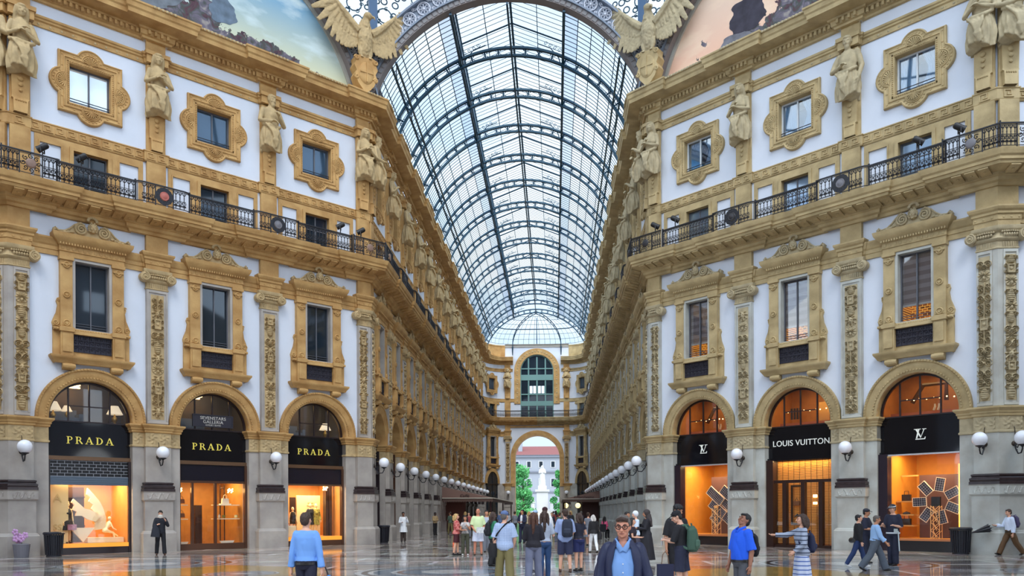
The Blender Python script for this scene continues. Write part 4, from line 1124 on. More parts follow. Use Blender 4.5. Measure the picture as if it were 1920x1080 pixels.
# ---- balcony railings
MED = [mat('medallion_iron', srgb(44, 42, 46), .5), mat('medallion_red', srgb(176, 96, 84), .5), mat('medallion_grey', srgb(112, 110, 116), .5), mat('medallion_brown', srgb(134, 106, 92), .5)]
for sd, wd, wa in (('L', W_LD, W_LA), ('R', W_RD, W_RA)):
    S = SIDEN[sd]
    for i, u in enumerate(DIAG_U): kit('railD', lambda: railing_kit(BP - 2.2)).place('balcony_railing', wd.loc(u, 0, .9), wd.rz, 'black iron balcony railing ' + SHOPD[sd][i], 'railing')
    for i, u in enumerate(DIAG_P):
        md = {'L': [1, 2], 'R': [0, 2]}[sd][i]
        kit('bump%d' % md, lambda: bump_kit(2.2, .16, MED[md])).place('balcony_railing', wd.loc(u, 0, .9), wd.rz, 'bowed iron railing panel with %s medallion on the %s octagon wall' % ({0: 'dark', 1: 'red', 2: 'grey'}[md], S), 'railing')
    for k, y in enumerate(ARM_BY):
        u = y - Y0 if sd == 'L' else YA - y
        kit('railA', lambda: railing_kit(PK - 2.2)).place('balcony_railing', wa.loc(u, 0, .9), wa.rz, 'straight iron balcony railing in the %s bay of the %s arcade' % (ordinal(k), S), 'railing')
    for k, y in enumerate(ARM_PY):
        u = y - Y0 if sd == 'L' else YA - y
        kit('bump0', lambda: bump_kit(2.2, .16, MED[0])).place('balcony_railing', wa.loc(u, 0, .9), wa.rz, 'bowed iron railing at the %s pilaster of the %s arcade' % (ordinal(k), S), 'railing')
    # corners: two short straight panels meeting at the mitre
    for (w1, w2), md, wh in (((W_WA, W_LD), 3, 'outer'), ((W_LD, W_LA), 3, 'inner')) if sd == 'L' else (((W_RD, W_EA), 2, 'outer'), ((W_RA, W_RD), 0, 'inner')):
        line = cornerline(w1, w2, 1.42 if wh == 'inner' else 1.5, 1.04)[1:4]
        r = empty('balcony_railing', w1.loc(w1.L), 0); tag(r, 'iron railing turning the %s corner of the %s octagon balcony' % (wh, S), 'railing')
        b = MB()
        b.sweep(line, [(-.035, 15.25), (.035, 15.25), (.035, 15.3), (-.035, 15.3)]); b.build('handrail', IRON, r)
        b = MB()
        for z in (14.48, 15.2, 14.87): b.sweep(line, [(-.012, z), (.012, z), (.012, z + .02), (-.012, z + .02)])
        mds = MB()
        for (p, q) in ((line[0], line[1]), (line[1], line[2])):
            A, B = Vector(p), Vector(q); L = (B - A).length; t = (B - A) / L
            M = Matrix.Translation((A.x, A.y, 0)) @ Matrix.Rotation(atan2(t.y, t.x), 4, 'Z'); b.M = M; mds.M = M
            rail_pattern(b, .02, L * .3, 0, 4); rail_pattern(b, L * .7, L, 0, 4); b.box(-.02, .02, -.03, .03, 14.42, 15.36)
            for a in range(8): 
                th = 2 * pi * a / 8; b.tube(spiral(L / 2 + .26 * cos(th), 14.87 + .26 * sin(th), .1, 1.2, 1, th, 0, 9), .018, 4)
            b.box(L * .3 - .02, L * .3 + .02, -.02, .02, 14.42, 15.26); b.box(L * .7 - .02, L * .7 + .02, -.02, .02, 14.42, 15.26)
            mds.lathe([(0, .05), (.12, .04), (.17, .03), (.19, 0), (0, -.02)], (L / 2, -.02, 14.87), 16, 'y')
        b.M = None; mds.M = None
        b.build('balusters', IRON, r); tag(mds.build('medallion', MED[md], r, 60), 'round shields')
    # side-arcade railing running out of the frame
    w = W_WA if sd == 'L' else W_EA
    kit('railS', lambda: railing_kit(3.)).place('balcony_railing', w.loc(3.0 if sd == 'L' else 3.0, 0, .9), w.rz, 'iron railing of the %s side arcade balcony' % S, 'railing')
# spotlights on the balcony
SP = spot_kit(); nsp = 0
for w, u, ht, lab in ((W_LD, .95, .1, 'black spotlight on the left octagon balcony, nearest the outer corner'), (W_LD, 2.3, .1, 'black spotlight on the left octagon balcony above the shuttered shop'),
                   (W_LD, LD - 2.1, .1, 'black spotlight on the left octagon balcony above the camouflage-coat window'), (W_LD, LD - .95, .1, 'black spotlight on the left balcony beside the corner of the arcade'),
                   (W_RD, 1.0, .1, 'black spotlight on the right balcony beside the corner of the arcade'), (W_RD, 2.2, .1, 'black spotlight on the right balcony above the tilted solar panels'),
                   (W_RD, LD - 2.4, .1, 'black spotlight on the right octagon balcony above the panel windmill'), (W_RD, LD - .95, .1, 'black spotlight on the right octagon balcony, nearest the outer corner')):
    o = SP.place('spotlight', w.loc(u, 15.28, .92), w.rz + (.9 if w is W_LD else -.9), lab, 'spotlight')
# globe lamps
LK = lamp_kit()
for sd, wd, wa in (('L', W_LD, W_LA), ('R', W_RD, W_RA)):
    S = SIDEN[sd]
    for i, u in enumerate(DIAG_P): LK.place('globe_wall_lamp', wd.loc(u, 4.03, .22), wd.rz, 'white globe wall lamp on the pilaster %s' % ({'L': ['beside the shuttered shop', 'beside the camouflage-coat window'], 'R': ['beside the tilted solar panels', 'beside the panel-windmill window']}[sd][i]), 'lamp')
    for k, y in enumerate(ARM_PY):
        u = y - Y0 if sd == 'L' else YA - y
        LK.place('globe_wall_lamp', wa.loc(u, 4.03, .22), wa.rz, 'white globe wall lamp, %s along the %s arcade' % (ordinal(k), S), 'lamp')
    w = W_WA if sd == 'L' else W_EA
    for ww, u, lab in ((w, (w.L - .2) if sd == 'L' else .45, 'white globe wall lamp on the outer corner, face towards the side arcade, %s' % S), (W_LA if sd == 'L' else W_RA, .3 if sd == 'L' else W_RA.L - .3, 'white globe wall lamp at the corner where the %s arcade begins' % S)):
        if sd == 'L' and ww is w: ww, u = W_LD, .35
        LK.place('globe_wall_lamp', ww.loc(u, 4.03, .22), ww.rz, lab, 'lamp')
    if sd == 'R': LK.place('globe_wall_lamp', W_RD.loc(LD - .38, 4.03, .22), W_RD.rz, 'white globe wall lamp on the outer corner, face towards the octagon', 'lamp')
# ------------------------------------------------------------------ glass vault
VZ = 20.6; VR = 7.5
TEAL = mat('painted_iron_teal', srgb(26, 66, 88), .45, metal=.2)
PALEIRON = mat('pale_painted_iron', srgb(206, 210, 222), .5)
MIDIRON = mat('blue_grey_iron', srgb(122, 134, 152), .5)
GLS = glass('vault_glass', (.93, .97, .99), .03, .05, milky=.06, fres=False)
GLT = glass('vault_glass_tinted', (.62, .69, .8), .03, .05, milky=.1, fres=False)
RIBY = [42.1 + PK * k for k in range(15)]
A0 = math.asin((21.9 - VZ) / VR)            # where the vault meets the cornice
YV0, YV1 = Y0 - .1, RIBY[-1]
# glazing: ceiling panes, lantern panes
LX = 2.9; LZ0 = VZ + sqrt(VR * VR - LX * LX); LE = LZ0 + .9; LT = LE + 1.15
aL = math.acos(LX / VR)
b, bt = MB(), MB()
def vpt(a, r=VR): return (r * cos(a), VZ + r * sin(a))
NS = 9
for side in (1, -1):
    an = [A0 + (aL - A0) * i / NS for i in range(NS + 1)]
    for i in range(NS):
        (x0, z0), (x1, z1) = vpt(an[i]), vpt(an[i + 1])
        tgt = bt if i == NS - 1 else b
        tgt.add([(side * x0, YV0, z0), (side * x0, YV1, z0), (side * x1, YV1, z1), (side * x1, YV0, z1)], [(0, 1, 2, 3)])
    b.add([(side * LX, YV0, LZ0), (side * LX, YV1, LZ0), (side * LX, YV1, LE), (side * LX, YV0, LE)], [(0, 1, 2, 3)])
    b.add([(side * LX, YV0, LE), (side * LX, YV1, LE), (0, YV1, LT), (0, YV0, LT)], [(0, 1, 2, 3)])
for y in (YV1,): b.add([(-LX, y, LZ0), (LX, y, LZ0), (LX, y, LE), (0, y, LT), (-LX, y, LE)], [(0, 1, 2, 3, 4)])
o = b.build('ceiling', GLS, recalc=False); tag(o, 'glass panes of the barrel vault over the arcade', 'glass roof', kind='structure')
o2 = bt.build('ceiling_tinted_panes', GLT, o, recalc=False)
# glazing bars
b = MB()
nb = 11
for k in range(14):
    for j in range(1, nb):
        y = RIBY[k] + PK * j / nb
        for side in (1, -1):
            pts = [(side * vpt(A0 + (aL - A0) * i / 10)[0], y, vpt(A0 + (aL - A0) * i / 10)[1]) for i in range(11)]
            b.tube(pts, .022, 4, cap=False); b.tube([(side * LX, y, LE), (0, y, LT)], .017, 4, cap=False); b.tube([(side * LX, y, LZ0), (side * LX, y, LE)], .02, 4, cap=False)
o3 = b.build('ceiling_glazing_bars', TEAL, o); 
b = MB()
for side in (1, -1):
    for i in range(1, NS):
        x, z = vpt(A0 + (aL - A0) * i / NS); 
        if i != 4: b.box(side * x - .02, side * x + .02, YV0, YV1, z - .03, z + .015)
    b.box(side * 1.45 - .02, side * 1.45 + .02, YV0, YV1, (LE + LT) / 2 - .05, (LE + LT) / 2 + .02)
b.build('ceiling_rafters', TEAL, o)
# purlins (heavier lines)
for side, nm in ((-1, 'left'), (1, 'right')):
    b = MB(); b.box(side * LX - .07, side * LX + .07, YV0, YV1, LZ0 - .5, LZ0 - .42); b.box(side * LX - .07, side * LX + .07, YV0, YV1, LZ0 - .02, LZ0 + .08); b.box(side * LX - .05, side * LX + .05, YV0, YV1, LE - .04, LE + .05)
    n = int((YV1 - YV0) / .6)
    for k in range(n):
        y = YV0 + .6 * k; b.tube([(side * LX, y, LZ0 - .44), (side * LX, y + .3, LZ0 - .02), (side * LX, y + .6, LZ0 - .44)], .022, 4, cap=False)
    tag(b.build('lattice_purlin', TEAL), 'long iron lattice girder along the %s edge of the roof lantern' % nm, 'girder', 'lantern girders')
    x, z = vpt(A0 + (aL - A0) * 4 / NS); x2, z2 = vpt(A0 + (aL - A0) * 4 / NS, VR - .5)
    b = MB(); b.box(side * x - .05, side * x + .05, YV0, YV1, z - .06, z + .05); b.box(side * x2 - .05, side * x2 + .05, YV0, YV1, z2 - .04, z2 + .04)
    for k in range(14):
        ya, yb = RIBY[k], RIBY[k + 1]; pts = [(side * (x2 + (x - x2) * .9 * sin(pi * q / 8)), ya + (yb - ya) * q / 8, z2 + (z - z2) * .9 * sin(pi * q / 8)) for q in range(9)]
        b.tube(pts, .03, 4, cap=False)
    tag(b.build('lattice_purlin', TEAL), 'long iron girder halfway up the %s side of the vault' % nm, 'girder', 'mid-vault girders')
tag(MB().box(-.06, .06, YV0, YV1, LT - .12, LT + .05).box(-.05, .05, YV0, YV1, VZ + VR - .62, VZ + VR - .5).build('ridge_beam', TEAL), 'iron ridge beam along the crown of the vault', 'beam')
# lattice ribs
RM = MB(); na = 26
for r, h in ((VR - .05, .06), (VR - .5, .06)):
    o_ = [vpt(A0 + (pi - 2 * A0) * i / 48, r + h) for i in range(49)]; i_ = [vpt(A0 + (pi - 2 * A0) * i / 48, r - h) for i in range(49)]
    RM.ring(o_, i_, -.09, .09, closed=False)
WB = MB()
for i in range(na + 1):
    a = A0 + (pi - 2 * A0) * i / na; p, q = vpt(a, VR - .5), vpt(a, VR - .05)
    WB.tube([(p[0], 0, p[1]), (q[0], 0, q[1])], .045, 4, cap=False)
    for s in (-.022, .022):
        p1, q1 = vpt(a + s, VR - .4), vpt(a + s, VR - .15)
        WB.tube([(p1[0], 0, p1[1]), (vpt(a, VR - .28)[0], 0, vpt(a, VR - .28)[1]), (q1[0], 0, q1[1])], .022, 4, cap=False)
for s in (-1, 1):                             # tracery brackets under the lantern
    WB.tube([(s * LX, 0, LZ0 - .9), (s * (LX - .25), 0, LZ0 - .1), (s * (LX - .7), 0, LZ0 + .45), (s * (LX - 1.4), 0, LZ0 + .72)], .03, 4)
    for k in range(4): WB.tube([(p[0], 0, p[2]) for p in spiral(s * (LX - .2 - .26 * k), LZ0 + .3 + .14 * k, .13, 1.2, s, 0, 0, 8)], .018, 4, cap=False)
GB = MB()
for s in (-1, 1): GB.tube([(s * LX, 0, LE - .1), (0, 0, LT - .12)], .05, 4); GB.box(min(s * LX - .05, s * LX + .05), max(s * LX - .05, s * LX + .05), -.05, .05, LZ0 - .5, LE)
RM.v, RM.f, o_n = RM.v + WB.v, RM.f + [tuple(len(RM.v) + i for i in f) for f in WB.f], 0
RMm, WBm = RM.mesh('rib_lattice', TEAL), GB.mesh('lantern_gable', TEAL)
for k in range(1, 15):
    r = empty('vault_rib', (0, RIBY[k], 0)); tag(r, 'arched iron lattice rib of the glass vault, %s from the octagon' % ordinal(k - 1), 'roof rib')
    link('lattice_arch', RMm, r); link('lantern_gable', WBm, r)
# half dome closing the far end
b, gb = MB(), MB()
base = [(-7.2, YV1 + .3), (-6.6, 110.3), (-5.2, 111.8), (-3.3, YE), (-1.1, YE + .05), (1.1, YE + .05), (3.3, YE), (5.2, 111.8), (6.6, 110.3), (7.2, YV1 + .3)]
AP = Vector((0, YV1 + .1, VZ + VR - .3)); ZB = 24.45
def dome(p, t):
    q = Vector((p[0], p[1], 0)); return (AP.x + (q.x - AP.x) * sin(t), AP.y + (q.y - AP.y) * sin(t), ZB + (AP.z - ZB) * cos(t))
NT = 8
for i in range(len(base) - 1):
    for k in range(NT):
        t0, t1 = pi / 2 * k / NT, pi / 2 * (k + 1) / NT
        b.add([dome(base[i], t0), dome(base[i + 1], t0), dome(base[i + 1], t1), dome(base[i], t1)], [(0, 1, 2, 3)])
o = b.build('ceiling_half_dome', GLS, recalc=False); tag(o, 'glass half dome over the far gateway', 'glass roof', kind='structure')
fine = [(base[i][0] + (base[i + 1][0] - base[i][0]) * f / 3, base[i][1] + (base[i + 1][1] - base[i][1]) * f / 3) for i in range(len(base) - 1) for f in range(3)]
for p in fine: gb.tube([dome(p, pi / 2 * k / 8) for k in range(2, 9)], .02, 4, cap=False)
for k in range(2, 9): gb.tube([dome(p, pi / 2 * k / 8) for p in base], .025 if k != 5 else .07, 4, cap=False)
gb.build('ceiling_half_dome_bars', TEAL, o)
for i, nm in ((3, 'left'), (6, 'right')):
    r = empty('dome_rib', (0, 0, 0)); tag(r, 'curved iron lattice rib of the far half dome, %s of the gateway' % nm, 'roof rib')
    m1 = MB(); m1.tube([dome(base[i], pi / 2 * k / 10) for k in range(11)], .07, 4); 
    low = [Vector(dome(base[i], pi / 2 * k / 10)) + Vector((0, -.38 * cos(pi / 4 * k / 10), -.4)) for k in range(11)]
    m1.tube(low, .06, 4); m1.build('chords', TEAL, r)
    m2 = MB()
    for k in range(1, 11): m2.tube([low[k], dome(base[i], pi / 2 * k / 10)], .05, 4)
    m2.tube([low[10], (base[i][0], base[i][1] - .2, 22.9)], [.12, .05], 4); m2.build('lattice', TEAL, r)
tag(MB().box(-.06, .06, YE - .02, YE + .1, 24.4, 28.).build('ridge_beam', TEAL), 'upright iron post in the middle of the far half dome', 'beam')

# ---- decorated front arches: pierced band with rosettes, seen from the octagon
def arch_kit(R, a0):
    K = Kit(); n = 60; b = MB()
    P = lambda r: arc(0, VZ, r, a0, pi - a0, n)
    b.ring(P(R + .3), P(R), -.25, .3, closed=False)
    m = int((pi - 2 * a0) * R / .3)
    K.part('inner_band', b, mat('brown_iron', srgb(128, 120, 120), .6))
    b = MB()
    for i in range(m):
        a = a0 + (pi - 2 * a0) * (i + .5) / m; M = Matrix.Translation(((R + .15) * cos(a), 0, VZ + (R + .15) * sin(a))) @ Matrix.Rotation(-a + pi / 2, 4, 'Y'); b.M = M
        b.box(-.11, .11, -.28, -.25, -.1, .1)
    b.M = None; K.part('panels', b, mat('stone_grey_panels', srgb(132, 130, 132), .7))
    b = MB(); b.ring(P(R + .36), P(R + .28), -.36, .1, closed=False); b.ring(P(R + 1.2), P(R + 1.1), -.36, .1, closed=False); b.ring(P(R + 1.12), P(R + .34), -.1, -.06, closed=False)
    K.part('pierced_band', b, MIDIRON)
    b = MB(); m = int((pi - 2 * a0) * (R + .74) / .86)
    for i in range(m):
        a = a0 + (pi - 2 * a0) * (i + .5) / m; b.M = Matrix.Translation(((R + .74) * cos(a), 0, VZ + (R + .74) * sin(a))) @ Matrix.Rotation(-a + pi / 2, 4, 'Y')
        c = lambda r, n=14: [(r * cos(2 * pi * q / n), -.17, r * sin(2 * pi * q / n)) for q in range(n + 1)]
        b.tube(c(.33), .035, 5, cap=False)
        for q in range(8):
            t = 2 * pi * q / 8; b.tube([(.19 * cos(t) + .085 * cos(w), -.17, .19 * sin(t) + .085 * sin(w)) for w in [2 * pi * j / 7 for j in range(8)]], .02, 4, cap=False)
        b.sphere((0, -.17, 0), .08, 8, 5, (1, .6, 1))
        for s in (-1, 1):
            for z in (-.24, .24): b.tube(spiral(s * .42, z, .1, 1.1, s, 0, -.17, 8), .02, 4, cap=False)
    b.M = None; K.part('rosettes', b, PALEIRON, label='pale rosettes')
    return K
aV = math.asin((22.6 - VZ) / 7.25)
arch_kit(7.25, aV).place('arch_band', (0, Y0 + .05, 0), 0, 'pierced iron arch with pale rosettes framing the near end of the glass vault', 'arch')
AKD = arch_kit(7.5, math.asin((22.6 - VZ) / 7.5))
for w, nm in ((W_LD, 'left'), (W_RD, 'right')):
    AKD.place('arch_band', w.loc(LD / 2, 0, .15), w.rz, 'pierced iron arch with rosettes around the %s wall painting' % nm, 'arch')
    b = MB(); b.ring(arc(0, VZ, 7.52, .26, pi - .26, 50), arc(0, VZ, 7.3, .26, pi - .26, 50), -.1, .1, closed=False)
    o = b.build('painting_frame', mat('pale_frame', srgb(170, 168, 160), .7), loc=w.loc(LD / 2, 0, 0)); o.rotation_euler[2] = w.rz; tag(o, 'pale curved border around the %s wall painting' % nm, 'frame')
# ---- lunette paintings (a plain invented scene: sky, clouds, draped masses, plants)
def mural(w, sky0, sky1, cloud, blobs, label, mass, slope):
    m = bpy.data.materials.new('mural_sky'); m.use_nodes = True; nt = m.node_tree; bs = nt.nodes['Principled BSDF']; bs.inputs['Roughness'].default_value = .8
    tc = _n(nt, 'ShaderNodeTexCoord'); sp = _n(nt, 'ShaderNodeSeparateXYZ'); nt.links.new(tc.outputs['Object'], sp.inputs[0])
    mr = _n(nt, 'ShaderNodeMapRange'); mr.inputs[1].default_value = 22.7; mr.inputs[2].default_value = 27.; nt.links.new(sp.outputs['Z'], mr.inputs[0])
    mx = _n(nt, 'ShaderNodeMix', data_type='RGBA'); mx.inputs['A'].default_value = (*sky0, 1); mx.inputs['B'].default_value = (*sky1, 1); nt.links.new(mr.outputs[0], mx.inputs['Factor'])
    mp = _n(nt, 'ShaderNodeMapping'); mp.inputs['Scale'].default_value = (.35, 1, .9); nt.links.new(tc.outputs['Object'], mp.inputs[0])
    nz = _n(nt, 'ShaderNodeTexNoise'); nz.inputs['Scale'].default_value = 1.3; nz.inputs['Detail'].default_value = 8; nt.links.new(mp.outputs[0], nz.inputs['Vector'])
    r2 = _n(nt, 'ShaderNodeMapRange'); r2.inputs[1].default_value = .5; r2.inputs[2].default_value = .68; nt.links.new(nz.outputs['Fac'], r2.inputs[0])
    m2 = _n(nt, 'ShaderNodeMix', data_type='RGBA'); m2.inputs['B'].default_value = (*cloud, 1); nt.links.new(mx.outputs['Result'], m2.inputs['A']); nt.links.new(r2.outputs[0], m2.inputs['Factor'])
    # painted ground mass with an uneven skyline
    n3 = _n(nt, 'ShaderNodeTexNoise'); n3.inputs['Scale'].default_value = .55; n3.inputs['Detail'].default_value = 9; n3.inputs['Roughness'].default_value = .62; nt.links.new(tc.outputs['Object'], n3.inputs['Vector'])
    hh = _n(nt, 'ShaderNodeMath', operation='MULTIPLY_ADD'); hh.inputs[1].default_value = 6.; hh.inputs[2].default_value = mass; nt.links.new(n3.outputs['Fac'], hh.inputs[0])
    xs = _n(nt, 'ShaderNodeMath', operation='MULTIPLY_ADD'); xs.inputs[1].default_value = slope; nt.links.new(sp.outputs['X'], xs.inputs[0]); nt.links.new(hh.outputs[0], xs.inputs[2])
    lt = _n(nt, 'ShaderNodeMath', operation='LESS_THAN'); nt.links.new(sp.outputs['Z'], lt.inputs[0]); nt.links.new(xs.outputs[0], lt.inputs[1])
    n4 = _n(nt, 'ShaderNodeTexNoise'); n4.inputs['Scale'].default_value = 1.7; n4.inputs['Detail'].default_value = 8; n4.inputs['Distortion'].default_value = 1.5; nt.links.new(tc.outputs['Object'], n4.inputs['Vector'])
    rp = _n(nt, 'ShaderNodeValToRGB'); nt.links.new(n4.outputs['Fac'], rp.inputs[0]); e = rp.color_ramp.elements; e[0].position = .3; e[0].color = (*srgb(44, 42, 56), 1); e[1].position = .72; e[1].color = (*srgb(150, 144, 140), 1)
    for ps, cc in ((.42, (84, 56, 66)), (.5, (70, 78, 74)), (.6, (104, 96, 112))): q = e.new(ps); q.color = (*srgb(*cc), 1)
    m3 = _n(nt, 'ShaderNodeMix', data_type='RGBA'); nt.links.new(lt.outputs[0], m3.inputs['Factor']); nt.links.new(m2.outputs['Result'], m3.inputs['A']); nt.links.new(rp.outputs[0], m3.inputs['B']); m2 = m3
    nt.links.new(m2.outputs['Result'], bs.inputs['Base Color'])
    r = empty('wall_painting', w.loc(LD / 2), w.rz); tag(r, label, 'painting')
    pts = arc(0, VZ, 7.3, math.asin(1.9 / 7.3), pi - math.asin(1.9 / 7.3), 40); MB().prism(pts, -.02, .1).build('painted_sky', m, r)
    rnd = random.Random(5)
    for k, (nm, x, z, rx, rz_, col) in enumerate(blobs):
        q = [(x + rx * cos(t) * (1 + .1 * sin(3 * t + k) + .1 * sin(7 * t + 2 * k) + .05 * sin(13 * t)), max(22.55, z + rz_ * sin(t) * (1 + .14 * sin(4 * t + 2 * k)))) for t in [2 * pi * i / 60 for i in range(60)]]
        MB().prism(q, -.024 - .003 * k, -.02).build(nm, mat('paint_%s' % '_'.join(map(str, col)), srgb(*col), .8, var=.45, vscale=2.2), r)
mural(W_LD, srgb(214, 214, 176), srgb(60, 146, 200), srgb(206, 222, 224), [('painted_drapery', -4.4, 24.6, 1.5, 1.9, (86, 52, 58)), ('painted_drapery', -2.9, 24., 1.3, .9, (120, 128, 138)), ('painted_globe', .4, 24.3, .62, .6, (112, 130, 150)), ('painted_torso', -.5, 26., .55, 1.3, (190, 130, 92)), ('painted_arm', .5, 25.7, .7, .13, (190, 130, 92)), ('painted_plants', -1.2, 24.7, .5, .6, (66, 84, 70))],
      'curved wall painting with blue sky and draped figures above the left octagon wall', 21.2, -.25)
mural(W_RD, srgb(236, 186, 160), srgb(226, 206, 186), srgb(240, 210, 184), [('painted_robe', .4, 26., .9, 1.7, (112, 108, 84)), ('painted_vase', -.6, 25., .4, .6, (110, 124, 136)), ('painted_figure', -2.4, 24.3, .9, .9, (62, 58, 72)), ('painted_plinth', -3., 23.2, 1., .5, (126, 126, 136)), ('painted_drapery', 4.8, 25.6, 1.3, 1.2, (110, 82, 96))],
      'curved wall painting with pink sky and dark figures above the right octagon wall', 21.3, .25)
# ---- eagles on shields at the arch feet
def eagle_kit(sd):
    K = Kit(); b = MB()
    b.tube([(0, 0, 24.1), (0, -.1, 24.6), (0, -.15, 25.2), (0, -.1, 25.75), (0, -.18, 26.15)], 1., 14, sc=[(.12, .12), (.32, .28), (.42, .34), (.36, .3), (.2, .2)], up=(0, 1, 0))
    b.tube([(0, -.16, 25.8), (.02, -.24, 26.1), (.06, -.34, 26.25)], [.3, .2, .15], 10); b.sphere((.08, -.36, 26.28), .2, 12, 8, (1.1, 1.1, .9)); b.tube([(.2, -.42, 26.28), (.36, -.48, 26.24), (.4, -.49, 26.12)], [.08, .06, .015], 6)
    for s in (-1, 1): b.tube([(s * .2, -.12, 24.9), (s * .26, -.2, 24.5), (s * .22, -.22, 24.25)], [.18, .14, .08], 8); [b.tube([(s * .22, -.22, 24.28), (s * .22 + .07 * q, -.36, 24.2)], [.05, .03], 6) for q in (-1, 0, 1)]
    for k in range(5): b.tube([(0, .05, 24.8), (.12 * (k - 2), .02, 24.15)], [.1, .06], 6)
    K.part('eagle_body', bake(b, 'eagle_body', RL[sd], .03, 2, .05, 9.), RL[sd])
    for s in (-1, 1):
        b = MB(); tip = [(s * (.35 + 1.5 * t), -.1 - .1 * sin(pi * t), 25.55 + 1.5 * t ** 1.2) for t in [i / 8 for i in range(9)]]
        b.tube([tip[i] for i in range(9)], taper(.24, .06, 9), 8)
        for i in range(13):
            t = i / 12; p = Vector((s * (.42 + 1.5 * t), -.1, 25.55 + 1.5 * t ** 1.2)); ln = (.85 + .75 * sin(pi * min(1, t * .9))) * (1 - .15 * t)
            d = Vector((s * (.1 + .75 * t * t), 0, -1 + 1.35 * t ** 2.2)).normalized()
            b.tube([p, p + d * ln * .5, p + d * ln], 1., 8, sc=[(.17, .07), (.2, .06), (.09, .03)], up=(0, 1, 0))
            b.tube([p + Vector((0, -.06, 0)), p + d * ln * .45 + Vector((0, -.06, 0))], 1., 8, sc=[(.12, .06), (.05, .03)], up=(0, 1, 0))
        K.part('wing', bake(b, 'wing', RL[sd], .026, 1, .03, 12.), RL[sd], label='spread feathered wing')
    b = MB(); out = [(0, 22.5), (.2, 22.65), (.42, 22.9), (.58, 23.3), (.5, 23.5), (.62, 23.75), (.52, 24.), (.56, 24.2), (.3, 24.3), (0, 24.22)]
    b.prism(out + [(-x, z) for x, z in out[1:-1][::-1]], -.3, .3)
    b.lathe([(0, .4), (.3, .38), (.38, .34), (.41, .3), (.41, .25)], (0, 0, 0), 20, 'y')
    for v in range(len(b.v) - 100, len(b.v)): x, y, z = b.v[v]; b.v[v] = (x * 1., y, z * 1.35 + 23.45)
    b.box(-.025, .025, -.43, -.38, 22.98, 23.95); b.box(-.34, .34, -.42, -.36, 23.42, 23.48)
    for s in (-1, 1):
        b.tube(spiral(s * .5, 24.1, .13, 1.3, s, pi, -.3, 12), .05, 6); b.tube(spiral(s * .5, 23.2, .12, 1.3, -s, pi, -.3, 12), .05, 6)
    K.part('shield', b, ST[sd], 40, label='oval shield with a cross')
    return K
for sd, sx in (('L', -1), ('R', 1)):
    th = radians(22.5) * (1 if sx < 0 else -1)
    n = Vector((-sx * sin(radians(22.5)), -cos(radians(22.5))))
    wq, uq = (W_LD, LD - .72) if sx < 0 else (W_RD, .72)
    eagle_kit(sd).place('eagle_statue', wq.loc(uq, 0, .9), th * 1.6, 'stone eagle with spread wings over a shield, %s foot of the vault arch' % SIDEN[sd], 'statue')
    # pier behind the eagle, blue iron post, openwork infill
    o = MB().prism([(-1.2, 22.6), (1.2, 22.6), (.75, 23.6), (.5, 25.2), (-.5, 25.2), (-.75, 23.6)], .2, .6).build('arch_springer', mat('slate_iron', srgb(52, 58, 70), .5), loc=(sx * HW, Y0, 0)); o.rotation_euler[2] = th; tag(o, 'dark iron springer behind the %s eagle' % SIDEN[sd], 'bracket')
    o = MB().box(-.2, .2, -.2, .2, 25.2, 31).build('iron_post', mat('blue_iron', srgb(60, 92, 128), .4), loc=(sx * HW - sx * .3 + n.x * .2, Y0 + n.y * .2, 0)); o.rotation_euler[2] = th; tag(o, 'blue painted iron post rising behind the %s eagle' % SIDEN[sd], 'post')
    b = MB(); rnd = random.Random(3); M = Matrix.Translation((sx * HW, Y0, 0)) @ Matrix.Rotation(th, 4, 'Z'); b.M = M; placed = []
    wdg = W_LD if sx < 0 else W_RD
    for it in range(900):
        r = rnd.choice([.5, .38, .26, .16, .12]); x = rnd.uniform(-3.5, 3.5); z = rnd.uniform(25.2, 30.5); p = M @ Vector((x, .45, z))
        if sqrt(p.x ** 2 + (z - VZ) ** 2) < 8.5 + r: continue
        c = Vector((p.x, p.y)) - Vector(wdg.at(LD / 2)); s_ = c.dot(wdg.r)
        if sqrt(s_ ** 2 + (z - VZ) ** 2) < 8.75 + r: continue
        if any((x - a) ** 2 + (z - c_) ** 2 < (r + q) ** 2 * .96 for a, c_, q in placed): continue
        placed.append((x, z, r))
        b.tube([(x + r * cos(t), .45, z + r * sin(t)) for t in [2 * pi * i / 14 for i in range(15)]], .035, 4, cap=False)
        if r > .3:
            for t in range(5): b.tube(spiral(x + r * 1.0 * cos(t * 1.3), z + r * sin(t * 1.3), .12, 1.2, 1, t, .45, 8), .025, 4, cap=False)
    b.M = None
    tag(b.build('openwork_spandrel', mat('teal_openwork', srgb(70, 100, 116), .5)), 'openwork iron circles filling the corner above the %s eagle' % SIDEN[sd], 'ironwork')
# ---- octagon dome (seen between the arches) and the closed ends of the other arcades
DC = (0, YO - HW); GLD = glass('dome_glass', (DOMET, DOMET * 1.03, DOMET * 1.06), .03, .05, milky=.06, fres=False)
b, rb = MB(), MB()
def dpt(i, k, n=24, m=7):
    a = 2 * pi * i / n; t = pi / 2 * k / m; r = 19.5 * cos(t); return (DC[0] + r * cos(a), DC[1] + r * sin(a), 29.2 + 15.5 * sin(t))
for i in range(24):
    for k in range(6): b.add([dpt(i, k), dpt(i + 1, k), dpt(i + 1, k + 1), dpt(i, k + 1)], [(0, 1, 2, 3)])
    rb.tube([dpt(i, k) for k in range(7)], .16, 4, cap=False)
    for k in range(1, 7):
        rb.tube([dpt(i, k), dpt(i + 1, k)], .1, 4, cap=False)
    rb.tube([dpt(i + .5, k) for k in range(7)], .05, 4, cap=False)
o = b.build('ceiling_dome', GLD, recalc=False); tag(o, 'glass dome over the octagon', 'glass roof', kind='structure'); rb.build('ceiling_dome_ribs', TEAL, o)
